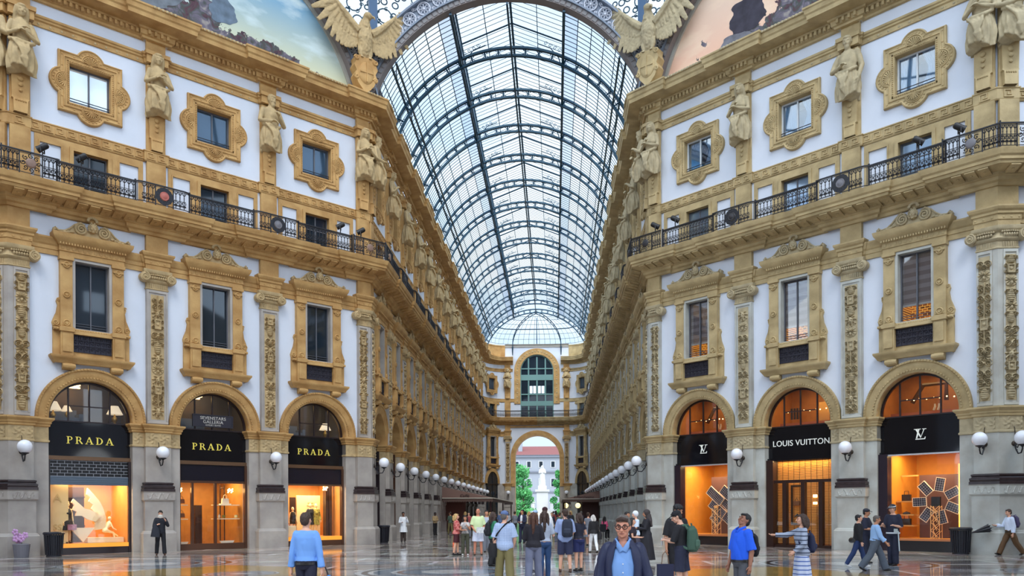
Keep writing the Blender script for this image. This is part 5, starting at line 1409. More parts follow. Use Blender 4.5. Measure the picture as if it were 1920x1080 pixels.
o = MB().sweep([(DC[0] + 19.6 * cos(2 * pi * i / 48), DC[1] + 19.6 * sin(2 * pi * i / 48)) for i in range(48)], [(0, 28.6), (.3, 28.6), (.3, 29.3), (0, 29.3), (0, 28.6)], closed=True).build('ceiling_ring', MIDIRON); tag(o, 'iron ring carrying the glass dome', 'ring beam', kind='structure')
for sx, nm in ((-1, 'west'), (1, 'east')):
    b = MB(); x0, x1 = sx * (XO + 6), sx * 70
    b.box(min(x0, x1), max(x0, x1), YO, YO + .4, 0, 22.6); x0 = sx * XO; b.box(min(x0, x1), max(x0, x1), YO - 14.9, YO - 14.5, 0, 22.6); b.box(min(x1, x1 + sx), max(x1, x1 + sx), YO - 15, YO + .5, 0, 29)
    tag(b.build('wall_%s_arcade' % nm, mat('side_arcade_stone', srgb(176, 160, 136), .8, var=.3, vscale=.4)), 'stone walls of the %s side arcade' % nm, 'wall', kind='structure')
for a_, b_, c_, d_ in ((-70, -XO - 1, YO - 15, YO + .5), (XO + 1, 70, YO - 15, YO + .5), (-8, 8, -66, 2)): tag(MB().add([(a_, c_, 28), (b_, c_, 28), (b_, d_, 28), (a_, d_, 28)], [(0, 1, 2, 3)]).build('ceiling_side', GLT), 'glass roof of another arcade', 'glass roof', kind='structure')
tag(MB().box(-8, 8, -66, -65, 0, 29).build('wall_south_end', MATS['side_arcade_stone']), 'end wall of the arcade behind the viewer', 'wall', kind='structure')
# ------------------------------------------------------------------ far end wall with gateway
STG = ST['L']; GR = 3.05; GZ = 9.0
b = MB(); ap = arc(0, GZ, GR, pi, 0, 24)
for y in (0, 2.4):
    for i in range(24): b.add([(ap[i][0], y, ap[i][1]), (ap[i + 1][0], y, ap[i + 1][1]), (ap[i + 1][0], y, 14.3), (ap[i][0], y, 14.3)], [(0, 1, 2, 3)])
    for s in (-1, 1): b.add([(s * GR, y, 0), (s * XE, y, 0), (s * XE, y, 14.3), (s * GR, y, 14.3)], [(0, 1, 2, 3)])
wp = arc(0, 20.75, 2.27, pi, 0, 20)
for i in range(20): b.add([(wp[i][0], 0, wp[i][1]), (wp[i + 1][0], 0, wp[i + 1][1]), (wp[i + 1][0], 0, 24.3), (wp[i][0], 0, 24.3)], [(0, 1, 2, 3)])
for s in (-1, 1): b.add([(s * 2.27, 0, 14.3), (s * XE, 0, 14.3), (s * XE, 0, 24.3), (s * 2.27, 0, 24.3)], [(0, 1, 2, 3)])
o = b.build('wall_far_end', PL, loc=(0, YE, 0), recalc=False); tag(o, 'white end wall over the far gateway', 'wall', kind='structure')
b = MB(); ins = [(-GR, 0)] + ap + [(GR, 0)]
b.add([(x, 0, z) for x, z in ins] + [(x, 2.4, z) for x, z in ins], [(i, i + 1, len(ins) + i + 1, len(ins) + i) for i in range(len(ins) - 1)])
trim(b, STG, 'stone soffit inside the far gateway')
bk = [o2_ for o2_ in bpy.data.objects if o2_.name.startswith('trim_')][-1]; bpy.data.objects['trim_%d' % ntrim[0]].location = (0, YE, 0)
r = empty('gateway_arch', (0, YE, 0)); tag(r, 'tall stone gateway arch opening onto the square at the far end', 'gateway')
MB().ring([(-GR - .6, 5.4)] + arc(0, GZ, GR + .6, pi, 0, 24) + [(GR + .6, 5.4)], [(-GR, 5.4)] + ap + [(GR, 5.4)], -.14, .05, closed=False).build('archivolt', STG, r)
MB().ring([(-4.0, 5.6), (-4.0, 13.3), (4., 13.3), (4., 5.6)], [(-3.75, 5.6), (-3.75, 13.05), (3.75, 13.05), (3.75, 5.6)], -.1, .0, closed=False).build('square_border', STG, r)
b = MB()
for s in (-1, 1): b.box(min(s * GR, s * 3.7), max(s * GR, s * 3.7), -.12, .1, 0, 5.0)
b.build('jamb', GS['L'], r)
b = MB()
for s in (-1, 1): b.box(min(s * GR, s * 3.75), max(s * GR, s * 3.75), -.2, .1, 5., 5.4)
b.build('impost', STG, r)
r = empty(wname(), (0, YE, 0)); tag(r, 'great arched window with green frame above the far gateway', 'window', kind='structure')
MB().ring([(-3.1, 16.3)] + arc(0, 20.75, 3.1, pi, 0, 24) + [(3.1, 16.3)], [(-2.27, 16.3)] + arc(0, 20.75, 2.27, pi, 0, 24) + [(2.27, 16.3)], -.12, .1, closed=False).build('stone_surround', STG, r)
b = MB()
for k in range(22):
    a = pi * k / 21; b.sphere((2.68 * cos(a), -.13, 20.75 + 2.68 * sin(a)), .11, 8, 5, (1, .4, 1))
for s in (-1, 1):
    for k in range(7): b.sphere((s * 2.68, -.13, 20.2 - .6 * k), .11, 8, 5, (1, .4, 1))
b.build('rosettes', RL['L'], r)
GREEN = mat('green_window_frame', srgb(112, 150, 146), .5); b = MB()
b.ring([(-2.27, 14.4)] + arc(0, 20.75, 2.27, pi, 0, 24) + [(2.27, 14.4)], [(-2.15, 14.4)] + arc(0, 20.75, 2.15, pi, 0, 24) + [(2.15, 14.4)], .1, .25, closed=False)
for x in (-1.15, 0, 1.15): b.box(x - .09, x + .09, .1, .25, 14.4, 22.7)
for z, h in ((19.9, .38), (16.35, .32), (21.1, .07), (17.6, .08)): b.box(-2.2, 2.2, .08, .25, z - h, z + h)
b.build('green_frame', GREEN, r)
MB().prism([(-2.2, 14.4)] + arc(0, 20.75, 2.2, pi, 0, 24) + [(2.2, 14.4)], .18, .19).build('pane', DGL, r)
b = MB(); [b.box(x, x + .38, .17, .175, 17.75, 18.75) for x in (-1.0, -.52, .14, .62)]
b.build('bright_opening', mat('daylight_opening', srgb(200, 215, 225), .5, emit=(.8, .9, 1), estr=.8), r)  # glowing panels laid on the dark pane stand in for daylight showing through
trim(MB().sweep([(-XE, YE), (XE, YE)], [(0, 24.0), (.1, 24.02), (.1, 24.3), (.2, 24.35), (.2, 24.42), (-.1, 24.45)]), mat('grey_ledge', srgb(165, 160, 152), .7), 'ledge under the far half dome')
for s, nm in ((-1, 'left'), (1, 'right')):
    x = s * 4.02 
    kit('pilL0', None).place('pilaster', (x, YE, 0), 0, 'carved pilaster %s of the far gateway' % nm, 'pilaster').scale = (.8, 1, 1)
    kit('hermL0', None).place('caryatid_statue', (x, YE, 0), 0, 'stone caryatid %s of the great arched window' % nm, 'statue')
    LK.place('globe_wall_lamp', (s * 3.95, YE - .25, 4.0), 0, 'white globe wall lamp %s of the far gateway' % nm, 'lamp')
    kit('railE', lambda: railing_kit(4.2)).place('balcony_railing', (s * 2.15, YE - .9, 0), 0, 'iron railing across the far end balcony, %s half' % nm, 'railing')
    # curved railing
    cp = curve_pts(s, 8); cp = cp if s < 0 else cp
    off = []
    for i, p in enumerate(cp):
        a = Vector(cp[min(i + 1, len(cp) - 1)]) - Vector(cp[max(i - 1, 0)]); a.normalize(); off.append((p[0] + a.y * .9, p[1] - a.x * .9))
    r = empty('balcony_railing', (0, 0, 0)); tag(r, 'curved iron railing at the %s rounded corner of the far end' % nm, 'railing')
    MB().sweep(off, [(-.035, 15.25), (.035, 15.25), (.035, 15.3), (-.035, 15.3)]).build('handrail', IRON, r)
    b = MB()
    for z in (14.48, 14.87, 15.2): b.sweep(off, [(-.012, z), (.012, z), (.012, z + .02), (-.012, z + .02)])
    for p, q in zip(off[:-1], off[1:]):
        L = (Vector(q) - Vector(p)).length; b.M = Matrix.Translation((p[0], p[1], 0)) @ Matrix.Rotation(atan2(q[1] - p[1], q[0] - p[0]), 4, 'Z'); rail_pattern(b, 0, L, 0, max(1, int(L / .17)))
    b.M = None; b.build('balusters', IRON, r)
    sd = 'L' if s < 0 else 'R'; loc, rz, nn = CURV[sd]
    r = empty('archway', loc, rz); tag(r, 'dark arched doorway on the %s rounded corner beside the far gateway' % nm, 'archway'); r.scale = (.72, 1, 1)
    MB().ring([(-2.05, 5.4)] + arc(0, AZ, 2.05, pi, 0, 20) + [(2.05, 5.4)], [(-AR, 5.4)] + arc(0, AZ, AR, pi, 0, 20) + [(AR, 5.4)], -.12, .05, closed=False).build('archivolt', ST[sd], r)
    MB().prism([(-AR, 0)] + arc(0, AZ, AR, pi, 0, 20) + [(AR, 0)], .0, .06).build('dark_glass', DGL, r)
    b = MB(); b.box(-.04, .04, -.05, .04, 0, 7); b.box(-AR, AR, -.08, .04, 3.2, 3.35); b.box(-AR, AR, -.08, .04, 5.25, 5.42); b.build('door_frame', mat('dark_door_frame', srgb(30, 28, 30), .4), r)
# ------------------------------------------------------------------ square beyond the gateway
def far_palace():
    r = empty('palace', (2, 205, 0)); tag(r, 'pale palace with red tiled roof across the square beyond the gateway', 'building')
    W_ = mat('palace_stucco', srgb(132, 138, 148), .8); b = MB(); b.box(-26, 26, 0, 10, 0, 15.4); b.build('wall', W_, r)
    b = MB(); b.box(-26, 26, -.5, 0, 15., 15.6); b.box(-26, 26, -.4, 0, 11.2, 11.6); b.box(-26, 26, -.25, 0, 6.2, 6.6); b.build('cornice', mat('palace_trim', srgb(104, 110, 122), .8), r)
    b = MB(); b.add([(-26.5, -.7, 15.6), (26.5, -.7, 15.6), (26.5, 6, 18.2), (-26.5, 6, 18.2)], [(0, 1, 2, 3)]); b.build('roof', mat('red_roof_tiles', srgb(112, 66, 66), .8, bump=.5, bscale=3), r)
    for k in range(13):
        x = -18 + 3 * k
        for z0, h in ((12.4, 1.7), (7.6, 2.2), (2.5, 2.6)):
            f = MB().box(x - .6, x + .6, -.12, 0, z0, z0 + h).build('window', mat('palace_shutter', srgb(170, 172, 176), .7), r); MB().box(x - .42, x + .42, -.14, -.1, z0 + .15, z0 + h - .15).build('pane', DGL, f)
    for x in (-8.2, 12.5): MB().box(x - .5, x + .5, 2, 3.2, 16.5, 18.9).build('chimney', W_, r)
    MB().tube([(2.2, 3, 17), (2.2, 3, 23)], .06, 6).build('flagpole', IRON, r)
far_palace()
def far_tree(loc, h, rx, seed, label):
    rnd = random.Random(seed); r = empty('tree', loc); tag(r, label, 'tree', 'trees on the square')
    MB().tube([(0, 0, 0), (.1, 0, h * .35), (0, .1, h * .7)], [.3, .22, .1], 8).build('trunk', mat('bark', srgb(84, 74, 62), .9), r)
    b = MB()
    cl = [(rnd.uniform(-1, 1), rnd.uniform(-1, 1), rnd.random()) for _ in range(26)]
    for i in range(5200):
        cx, cy, cz = rnd.choice(cl); zz = h * (.12 + .82 * cz); rr = rx * (1 - .72 * cz) 
        x = cx * rr * .8; y = cy * rr * .8
        v = Vector((rnd.gauss(0, 1), rnd.gauss(0, 1), rnd.gauss(0, .8))).normalized() * rnd.uniform(.55, 1.) * rx * .38
        p = Vector((x, y, zz)) + v; s = rnd.uniform(.12, .24); a = Vector((rnd.gauss(0, 1), rnd.gauss(0, 1), rnd.gauss(0, 1))).normalized(); c = a.orthogonal().normalized(); d = a.cross(c)
        b.add([p + c * s, p + d * s * .6, p - c * s, p - d * s * .6], [(0, 1, 2, 3)])
    b.build('foliage', mat('bright_leaves', srgb(92, 176, 96), .6, var=.4, vscale=.8, tint2=srgb(40, 116, 66)), r, recalc=False)
far_tree((-3.1, 141, 0), 9.6, 2.5, 1, 'green tree on the square, seen left in the gateway'); far_tree((3.3, 146, 0), 9.2, 1.9, 2, 'green tree on the square, seen right in the gateway beside the monument')
far_tree((-6.4, 150, 0), 9.9, 3., 4, 'green tree on the square behind the leftmost gateway tree')
r = empty('monument', (.1, 152, 0)); tag(r, 'white marble monument with a standing statue on a tall pedestal beyond the gateway', 'monument')
WM = mat('white_marble', srgb(186, 186, 188), .6)
b = MB(); b.box(-2.6, 2.6, -2.6, 2.6, 0, .8); b.box(-1.9, 1.9, -1.9, 1.9, .8, 1.6); b.build('steps', mat('granite_steps', srgb(190, 186, 180), .8), r)
b = MB(); b.box(-1.05, 1.05, -1.05, 1.05, 1.6, 5.4); b.box(-1.3, 1.3, -1.3, 1.3, 5.2, 5.6); b.box(-1.3, 1.3, -1.3, 1.3, 1.6, 2.); b.box(-.8, .8, -.8, .8, 5.6, 6.3); b.build('pedestal', WM, r)
bd = Body('m', 1.2, arms=(((.3, -.3, -1), (-.6, -.6, .2)), ((-.3, -.3, -1), (.6, -.6, .1)))); mb = MB(); bd.torso(mb, .05); bd.arms_(mb, .03); bd.head_(mb); bd.hair(mb, 'long'); mb.tube([(0, 0, 1.), (0, 0, .5), (0, 0, 0)], [.22, .25, .3], 14)
me = bake(mb, 'statue', WM, .02, 2, .03); o = link('statue', me, r); o.scale = (2.2, 2.2, 2.2); o.location = (0, 0, 6.2)
for x in (-1.7, 1.7):
    o = link('pupil_statue', me, r); o.scale = (1.35,) * 3; o.location = (x, -1.5, 1.6)
o = MB().box(-60, 60, YE + 2.4, 320, -.06, -.01).build('ground_square', mat('square_paving', srgb(176, 172, 166), .8)); tag(o, 'pale paving of the square beyond the gateway', 'ground', kind='structure')
# ------------------------------------------------------------------ floor
FLM = bpy.data.materials.new('marble_floor'); FLM.use_nodes = True; nt = FLM.node_tree; bs = nt.nodes['Principled BSDF']
tc = _n(nt, 'ShaderNodeTexCoord')
br = _n(nt, 'ShaderNodeTexBrick'); br.inputs['Scale'].default_value = 1.; br.inputs['Brick Width'].default_value = 1.7; br.inputs['Row Height'].default_value = .85; br.inputs['Mortar Size'].default_value = .012; br.offset = .5
br.inputs['Color1'].default_value = (*srgb(206, 198, 194), 1); br.inputs['Color2'].default_value = (*srgb(150, 138, 132), 1); br.inputs['Mortar'].default_value = (*srgb(60, 58, 60), 1)
nt.links.new(tc.outputs['Object'], br.inputs['Vector'])
nz = _n(nt, 'ShaderNodeTexNoise'); nz.inputs['Scale'].default_value = .9; nz.inputs['Detail'].default_value = 9; nz.inputs['Distortion'].default_value = 1.2; nt.links.new(tc.outputs['Object'], nz.inputs['Vector'])
mx = _n(nt, 'ShaderNodeMix', data_type='RGBA', blend_type='OVERLAY'); mx.inputs['Factor'].default_value = .55; nt.links.new(br.outputs['Color'], mx.inputs['A']); nt.links.new(nz.outputs['Color'], mx.inputs['B'])
hs = _n(nt, 'ShaderNodeHueSaturation'); hs.inputs['Saturation'].default_value = .5; nt.links.new(mx.outputs['Result'], hs.inputs['Color']); 
b2_ = _n(nt, 'ShaderNodeTexBrick'); b2_.inputs['Scale'].default_value = 1.; b2_.inputs['Brick Width'].default_value = 4.4; b2_.inputs['Row Height'].default_value = 2.1; b2_.inputs['Mortar Size'].default_value = .09; b2_.offset = .37; b2_.inputs['Bias'].default_value = -.1
b2_.inputs['Color1'].default_value = (.95, .9, .84, 1); b2_.inputs['Color2'].default_value = (.32, .28, .27, 1); b2_.inputs['Mortar'].default_value = (1.5, 1.5, 1.5, 1); nt.links.new(tc.outputs['Object'], b2_.inputs['Vector'])
mf = _n(nt, 'ShaderNodeMix', data_type='RGBA', blend_type='MULTIPLY'); mf.inputs['Factor'].default_value = 1.; nt.links.new(hs.outputs[0], mf.inputs['A']); nt.links.new(b2_.outputs['Color'], mf.inputs['B']); nt.links.new(mf.outputs['Result'], bs.inputs['Base Color'])
n2 = _n(nt, 'ShaderNodeTexNoise'); n2.inputs['Scale'].default_value = .5; n2.inputs['Detail'].default_value = 5; nt.links.new(tc.outputs['Object'], n2.inputs['Vector'])
rr = _n(nt, 'ShaderNodeMapRange'); rr.inputs[1].default_value = .35; rr.inputs[2].default_value = .7; rr.inputs[3].default_value = .03; rr.inputs[4].default_value = .13; nt.links.new(n2.outputs['Fac'], rr.inputs[0]); nt.links.new(rr.outputs[0], bs.inputs['Roughness'])
bs.inputs['Specular IOR Level'].default_value = .42
n3 = _n(nt, 'ShaderNodeTexNoise'); n3.inputs['Scale'].default_value = 1.6; n3.inputs['Detail'].default_value = 2; nt.links.new(tc.outputs['Object'], n3.inputs['Vector'])
bp = _n(nt, 'ShaderNodeBump'); bp.inputs['Strength'].default_value = .03; bp.inputs['Distance'].default_value = .05; nt.links.new(n3.outputs['Fac'], bp.inputs['Height']); nt.links.new(bp.outputs[0], bs.inputs['Normal'])
FL = MB().box(-40, 40, -12, YE + 2.4, -.06, 0).build('floor', FLM); tag(FL, 'wet polished marble mosaic floor of the arcade', 'floor', kind='structure')
def marble(n, rgb, v=.25): return mat('marble_' + n, srgb(*rgb), .1, var=v, vscale=1.6, spec=.55)
MW, MD, MY, MBL, MR = marble('white', (206, 206, 204)), marble('dark', (52, 48, 50)), marble('yellow', (176, 146, 84)), marble('blue', (120, 136, 150)), marble('red', (132, 92, 78))
def inlay(nm, m, f, z): b = MB(); f(b); o = b.build(nm, m, FL, recalc=False); o.location = (0, 0, z); return o
def disc(b, cx, cy, r1, r0=0., n=56):
    if r0: b.add([(cx + r * cos(2 * pi * i / n), cy + r * sin(2 * pi * i / n), 0) for r in (r0, r1) for i in range(n)], [(i, (i + 1) % n, n + (i + 1) % n, n + i) for i in range(n)])
    else: b.add([(cx + r1 * cos(2 * pi * i / n), cy + r1 * sin(2 * pi * i / n), 0) for i in range(n)], [tuple(range(n))])
def medal(cx, cy, R):
    for r1, r0, m, nm in ((R, 0, MBL, 'blue'), (R * .99, R * .93, MW, 'white'), (R * .92, R * .86, MD, 'dark'), (R * .85, R * .8, MW, 'white'), (R * .62, R * .56, MW, 'white'), (R * .55, R * .5, MR, 'red'), (R * .3, 0, MW, 'white'), (R * .24, R * .2, MD, 'dark')):
        inlay('inlaid_' + ('ring' if r0 else 'disc'), m, lambda b: disc(b, cx, cy, r1, r0), .0012 if (r0 == 0 and m is MBL) else .002 if r0 else .0024)
inlay('inlaid_yellow_field', MY, lambda b: [b.add([(x, y, 0) for x, y in q], [(0, 1, 2, 3)]) for q in ([(-10.5, 18), (-4.2, 18), (-5.2, 24.6), (-9.2, 26.)], [(4.6, 18), (12., 18), (9., 24.4), (6.2, 23.4)])], .0006)
medal(11.3, 25.6, 2.7); medal(-10.8, 26.2, 2.7); medal(-.6, 22.6, 2.6); medal(-3.6, 26.4, .8); medal(3.1, 22.4, .5); medal(1.9, 22.9, .42); medal(15.6, 22.2, 1.5); medal(-6.2, 22., 1.)
def bands(b):
    for y, x0, x1, w in ((29.6, -14, 14, .1), (31.8, -12, 12, .08), (34.3, -10, 10, .12), (37.2, -9, 9, .08), (40., -8, 8, .12), (43., -7, 7, .1), (20.6, -14, 14, .06), (24.9, 3.6, 8, .07), (28., -7, 3, .07), (26.9, -1.5, 8.6, .09), (23.6, .2, 4.6, .06)): b.add([(x0, y, 0), (x1, y, 0), (x1, y + w, 0), (x0, y + w, 0)], [(0, 1, 2, 3)])
    for k in range(14): y = 46 + 4.68 * k; b.add([(-6, y, 0), (6, y, 0), (6, y + .16, 0), (-6, y + .16, 0)], [(0, 1, 2, 3)])
    for x in (-5.2, -2., 2., 5.2): b.add([(x, 43, 0), (x + .12, 43, 0), (x + .12, 110, 0), (x, 110, 0)], [(0, 1, 2, 3)])
    for q in ([(-1.6, 28.6), (-1.3, 28.6), (5.6, 41), (5.2, 41)], [(1.6, 29), (1.9, 29), (-5.2, 41), (-5.6, 41)], [(-.2, 22.3), (.5, 22.3), (.8, 23.1), (.1, 23.1)], [(8, 30), (8.3, 30), (15, 33), (14.7, 33)], [(-8, 30), (-8.3, 30), (-15, 33), (-14.7, 33)]): b.add([(x, y, 0) for x, y in q], [(0, 1, 2, 3)])
inlay('inlaid_white_band', MW, bands, .0009)
def dbands(b):
    for y, x0, x1, w in ((30., -14, 14, .14), (33., -11, 11, .1), (35.5, -9.6, 9.6, .16), (38.8, -8.6, 8.6, .1), (41.3, -7.6, 7.6, .12), (27.6, -7, 8.4, .07), (25.4, -6, 3, .06), (21.3, -13, 13, .07), (24.2, 4, 8.4, .06)): b.add([(x0, y, 0), (x1, y, 0), (x1, y + w, 0), (x0, y + w, 0)], [(0, 1, 2, 3)])
    for k in range(14): y = 47.6 + 4.68 * k; b.add([(-6, y, 0), (6, y, 0), (6, y + .2, 0), (-6, y + .2, 0)], [(0, 1, 2, 3)])
inlay('inlaid_dark_band', MD, dbands, .001)
def rose(b):
    for s in (-1, 1):
        disc(b, s * 4.4, 36.5, 1.5, 1.3, 40); disc(b, s * 9., 32.2, 1.1, .95, 32)
    for k in range(7): disc(b, 0, 50 + 9.4 * k, 1.9, 1.65, 40)
inlay('inlaid_ring_row', MD, rose, .0011)
# ------------------------------------------------------------------ shopfronts
BRZ = mat('bronze_trim', srgb(112, 84, 62), .35, metal=.5)
FAS = mat('black_fascia', srgb(16, 16, 22), .06, spec=.45)
DKF = mat('dark_shop_frame', srgb(38, 26, 30), .3)
GOLD = mat('gold_letters', srgb(206, 190, 84), .35, emit=srgb(206, 190, 84), estr=.35)
SILV = mat('pale_letters', srgb(214, 216, 210), .35, emit=srgb(214, 216, 210), estr=.3)
SGL = glass('shop_glass', (.97, .97, .96), .035, .02, fres=False)
LMP = mat('lamp_glow', srgb(255, 214, 140), .5, emit=srgb(255, 206, 130), estr=9.)
def light(nm, typ, loc, e, col, size=1., rot=(0, 0, 0), parent=None, sy=None, spread=None):
    l = bpy.data.lights.new(nm, typ); l.energy = e; l.color = col
    if typ == 'AREA':
        l.size = size
        if sy: l.shape = 'RECTANGLE'; l.size_y = sy
    elif typ == 'POINT': l.shadow_soft_size = size
    l.energy *= .68; o = bpy.data.objects.new(nm, l); COL.objects.link(o); o.location = loc; o.rotation_euler = rot
    if parent: o.parent = parent
    return o
WARM = (1., .8, .5); AMB = (1., .72, .32)
def glyph(b, ch, x, z, h, y0, y1):
    """roman capitals with serifs; returns advance"""
    w = h * .82; tk, tn = h * .17, h * .07
    def q(*p): b.prism([(x + a * h, z + c * h) for a, c in p], y0, y1)
    def serif(a, c): q((a - .12, c), (a + .12 + .17, c), (a + .12 + .17, c + .06), (a - .12, c + .06))
    def bowl(cx, cz, rx, rz, tx, tz):
        o_ = [(x + (cx + rx * cos(t)) * h, z + (cz + rz * sin(t)) * h) for t in [pi / 2 - pi * i / 14 for i in range(15)]]; i_ = [(x + (cx + (rx - tx) * cos(t)) * h, z + (cz + (rz - tz) * sin(t)) * h) for t in [pi / 2 - pi * i / 14 for i in range(15)]]
        b.ring(o_, i_, y0, y1, closed=False)
    if ch in 'PRD':
        q((.1, 0), (.27, 0), (.27, 1), (.1, 1)); serif(.1, 0)
        q((-.02, .94), (.3, .94), (.3, 1), (-.02, 1))
    if ch in 'PR':
        bowl(.36, .73, .36, .27, .15, .065); q((.25, .935), (.37, .935), (.37, 1), (.25, 1)); q((.25, .46), (.37, .46), (.37, .525), (.25, .525))
    if ch == 'R': q((.42, .48), (.58, .5), (.92, .06), (.92, 0), (.74, 0))
    if ch == 'D': bowl(.3, .5, .58, .5, .18, .065); q((.25, .935), (.31, .935), (.31, 1), (.25, 1)); q((.25, 0), (.31, 0), (.31, .065), (.25, .065))
    if ch == 'A':
        q((.4, 1), (.5, 1), (.14, .05), (.06, .05)); q((.38, 1), (.54, 1), (.92, .05), (.72, .05)); q((.22, .3), (.68, .3), (.66, .36), (.24, .36)); q((-.06, 0), (.26, 0), (.26, .06), (-.06, .06)); q((.58, 0), (1.04, 0), (1.04, .06), (.58, .06))
    return {'P': .92, 'R': 1.1, 'A': 1.16, 'D': 1.12}[ch] * h
def serif_text(b, s, cx, z, h, y0, y1, gap):
    adv = {'P': .92, 'R': 1.1, 'A': 1.16, 'D': 1.12}; tot = sum(adv[c] * h for c in s) + gap * (len(s) - 1); x = cx - tot / 2
    for c in s: x += glyph(b, c, x, z, h, y0, y1) + gap
def text_obj(s, size, m, parent, loc, name='lettering', ext=.01, sx=1., align='CENTER'):
    cu = bpy.data.curves.new('t', 'FONT'); cu.body = s; cu.size = size; cu.extrude = ext; cu.align_x = align; cu.space_character = 1.05
    t = bpy.data.objects.new('t', cu); COL.objects.link(t); dg = bpy.context.evaluated_depsgraph_get(); dg.update()
    me = bpy.data.meshes.new_from_object(t.evaluated_get(dg)); bpy.data.objects.remove(t); bpy.data.curves.remove(cu)
    me.materials.clear(); me.materials.append(m); me.transform(Matrix.Rotation(pi / 2, 4, 'X') @ Matrix.Diagonal((sx, 1, 1, 1)))
    o = link(name, me, parent); o.location = loc; return o
def monogram(b, cx, cz, h, y0, y1):
    def q(*p): b.prism([(cx + a * h, cz + c * h) for a, c in p], y0, y1)
    q((-.18, .5), (-.05, .5), (-.25, -.38), (-.38, -.38)) ; q((-.42, -.5), (.45, -.5), (.5, -.26), (.44, -.26), (.38, -.42), (-.42, -.42)); q((-.3, .5), (.06, .5), (.06, .44), (-.3, .44))
    q((-.46, .5), (-.3, .5), (.1, -.25), (.03, -.36)) ; q((.03, -.36), (.1, -.25), (.42, .5), (.34, .5)); q((.2, .5), (.56, .5), (.56, .44), (.2, .44)); q((-.56, .5), (-.2, .5), (-.2, .44), (-.56, .44))
def room(parent, x0, x1, y0, y1, z0, z1, m, name='room', open_front=True):
    b = MB(); v = [(x0, y0, z0), (x1, y0, z0), (x1, y0, z1), (x0, y0, z1), (x0, y1, z0), (x1, y1, z0), (x1, y1, z1), (x0, y1, z1)]
    b.add(v, [(4, 7, 6, 5), (0, 4, 5, 1), (3, 2, 6, 7), (0, 3, 7, 4), (1, 5, 6, 2)]); return b.build(name, m, parent, recalc=False)
def front(sd, w, u, label, fascia_z=(3.95, 5.36), inset=.33, lit_lunette=None):
    r = empty('shopfront', w.loc(u), w.rz); tag(r, label, 'shopfront')
    b = MB(); P = lambda rr: [(-rr, 5.4)] + arc(0, AZ, rr, pi, 0, 32) + [(rr, 5.4)]
    b.profring([(P(AR), .6), (P(AR), -.06), (P(1.62), -.1), (P(1.66), -.1), (P(1.7), -.13), (P(1.95), -.13), (P(1.97), -.18), (P(2.05), -.18), (P(2.05), 0)], closed=False)
    for k in range(44): a = pi * (k + .5) / 44; b.cbox((1.68 * cos(a), -.12, AZ + 1.68 * sin(a)), (.06, .05, .06))
    for k in range(52): a = pi * (k + .5) / 52; b.cbox((2.01 * cos(a), -.185, AZ + 2.01 * sin(a)), (.06, .05, .06))
    b.build('archivolt', ST[sd], r, 40)
    f = MB().box(-AR, AR, inset, inset + .06, *fascia_z).build('fascia', FAS, r); f['label'] = 'glossy black fascia board'
    b = MB(); b.profring([(P(AR - .01), .3), (P(AR - .01), .4), (P(AR - .09), .4), (P(AR - .09), .3), (P(AR - .01), .3)], closed=False)
    for x in (-.78, 0, .78): b.box(x - .028, x + .028, inset - .02, inset + .05, 5.38, AZ + sqrt((AR - .05) ** 2 - x * x))
    b.box(-.8, .8, inset - .02, inset + .05, 5.98, 6.02); b.box(-AR + .02, AR - .02, inset - .03, inset + .06, 5.34, 5.39); b.build('lunette_frame', DKF, r)
    MB().prism(P(AR - .05), inset + .02, inset + .03).build('lunette_pane', SGL, r)
    return r, f
def arch_backing(r, m, y=.34, dep=2.6):
    """upper room behind the half-round window"""
    pts = [(-1.62, 5.3), (-1.62, 7.3), (1.62, 7.3), (1.62, 5.3)]
    return room(r, -1.9, 1.9, .6, dep, 5.2, 7.4, m, 'upper_room')
CREAM = mat('cream_wall', srgb(236, 206, 150), .7); ORG = mat('amber_wall', srgb(204, 140, 70), .6, var=.15); DBR = mat('dark_wood', srgb(62, 36, 24), .4, var=.4, vscale=3); WHT = mat('white_prop', srgb(240, 222, 184), .5); TANW = mat('honey_panel', srgb(214, 158, 88), .5, var=.1)
UPD = mat('dim_upper_room', srgb(92, 84, 82), .8)
SHADE = mat('lampshade', srgb(236, 226, 206), .8, emit=srgb(250, 226, 190), estr=.55); BRASS = mat('brass', srgb(196, 160, 90), .3, metal=.8)
def table_lamp(w, u, y, x, z, k, label):
    r = empty('table_lamp', w.loc(u + x, z, -y), w.rz); r.scale = (k,) * 3; tag(r, label, 'lamp')
    MB().lathe([(0, 0), (.1, 0), (.1, .03), (.03, .06), (.08, .15), (.09, .22), (.03, .3), (.02, .42)], (0, 0, 0), 14).build('lamp_base', BRASS, r, 50)
    MB().lathe([(.27, .36), (.12, .66)], (0, 0, 0), 18).build('lamp_shade', SHADE, r, 60); return r
def shop_items(w, u): return lambda x, y, z: w.loc(u + x, z, -y)
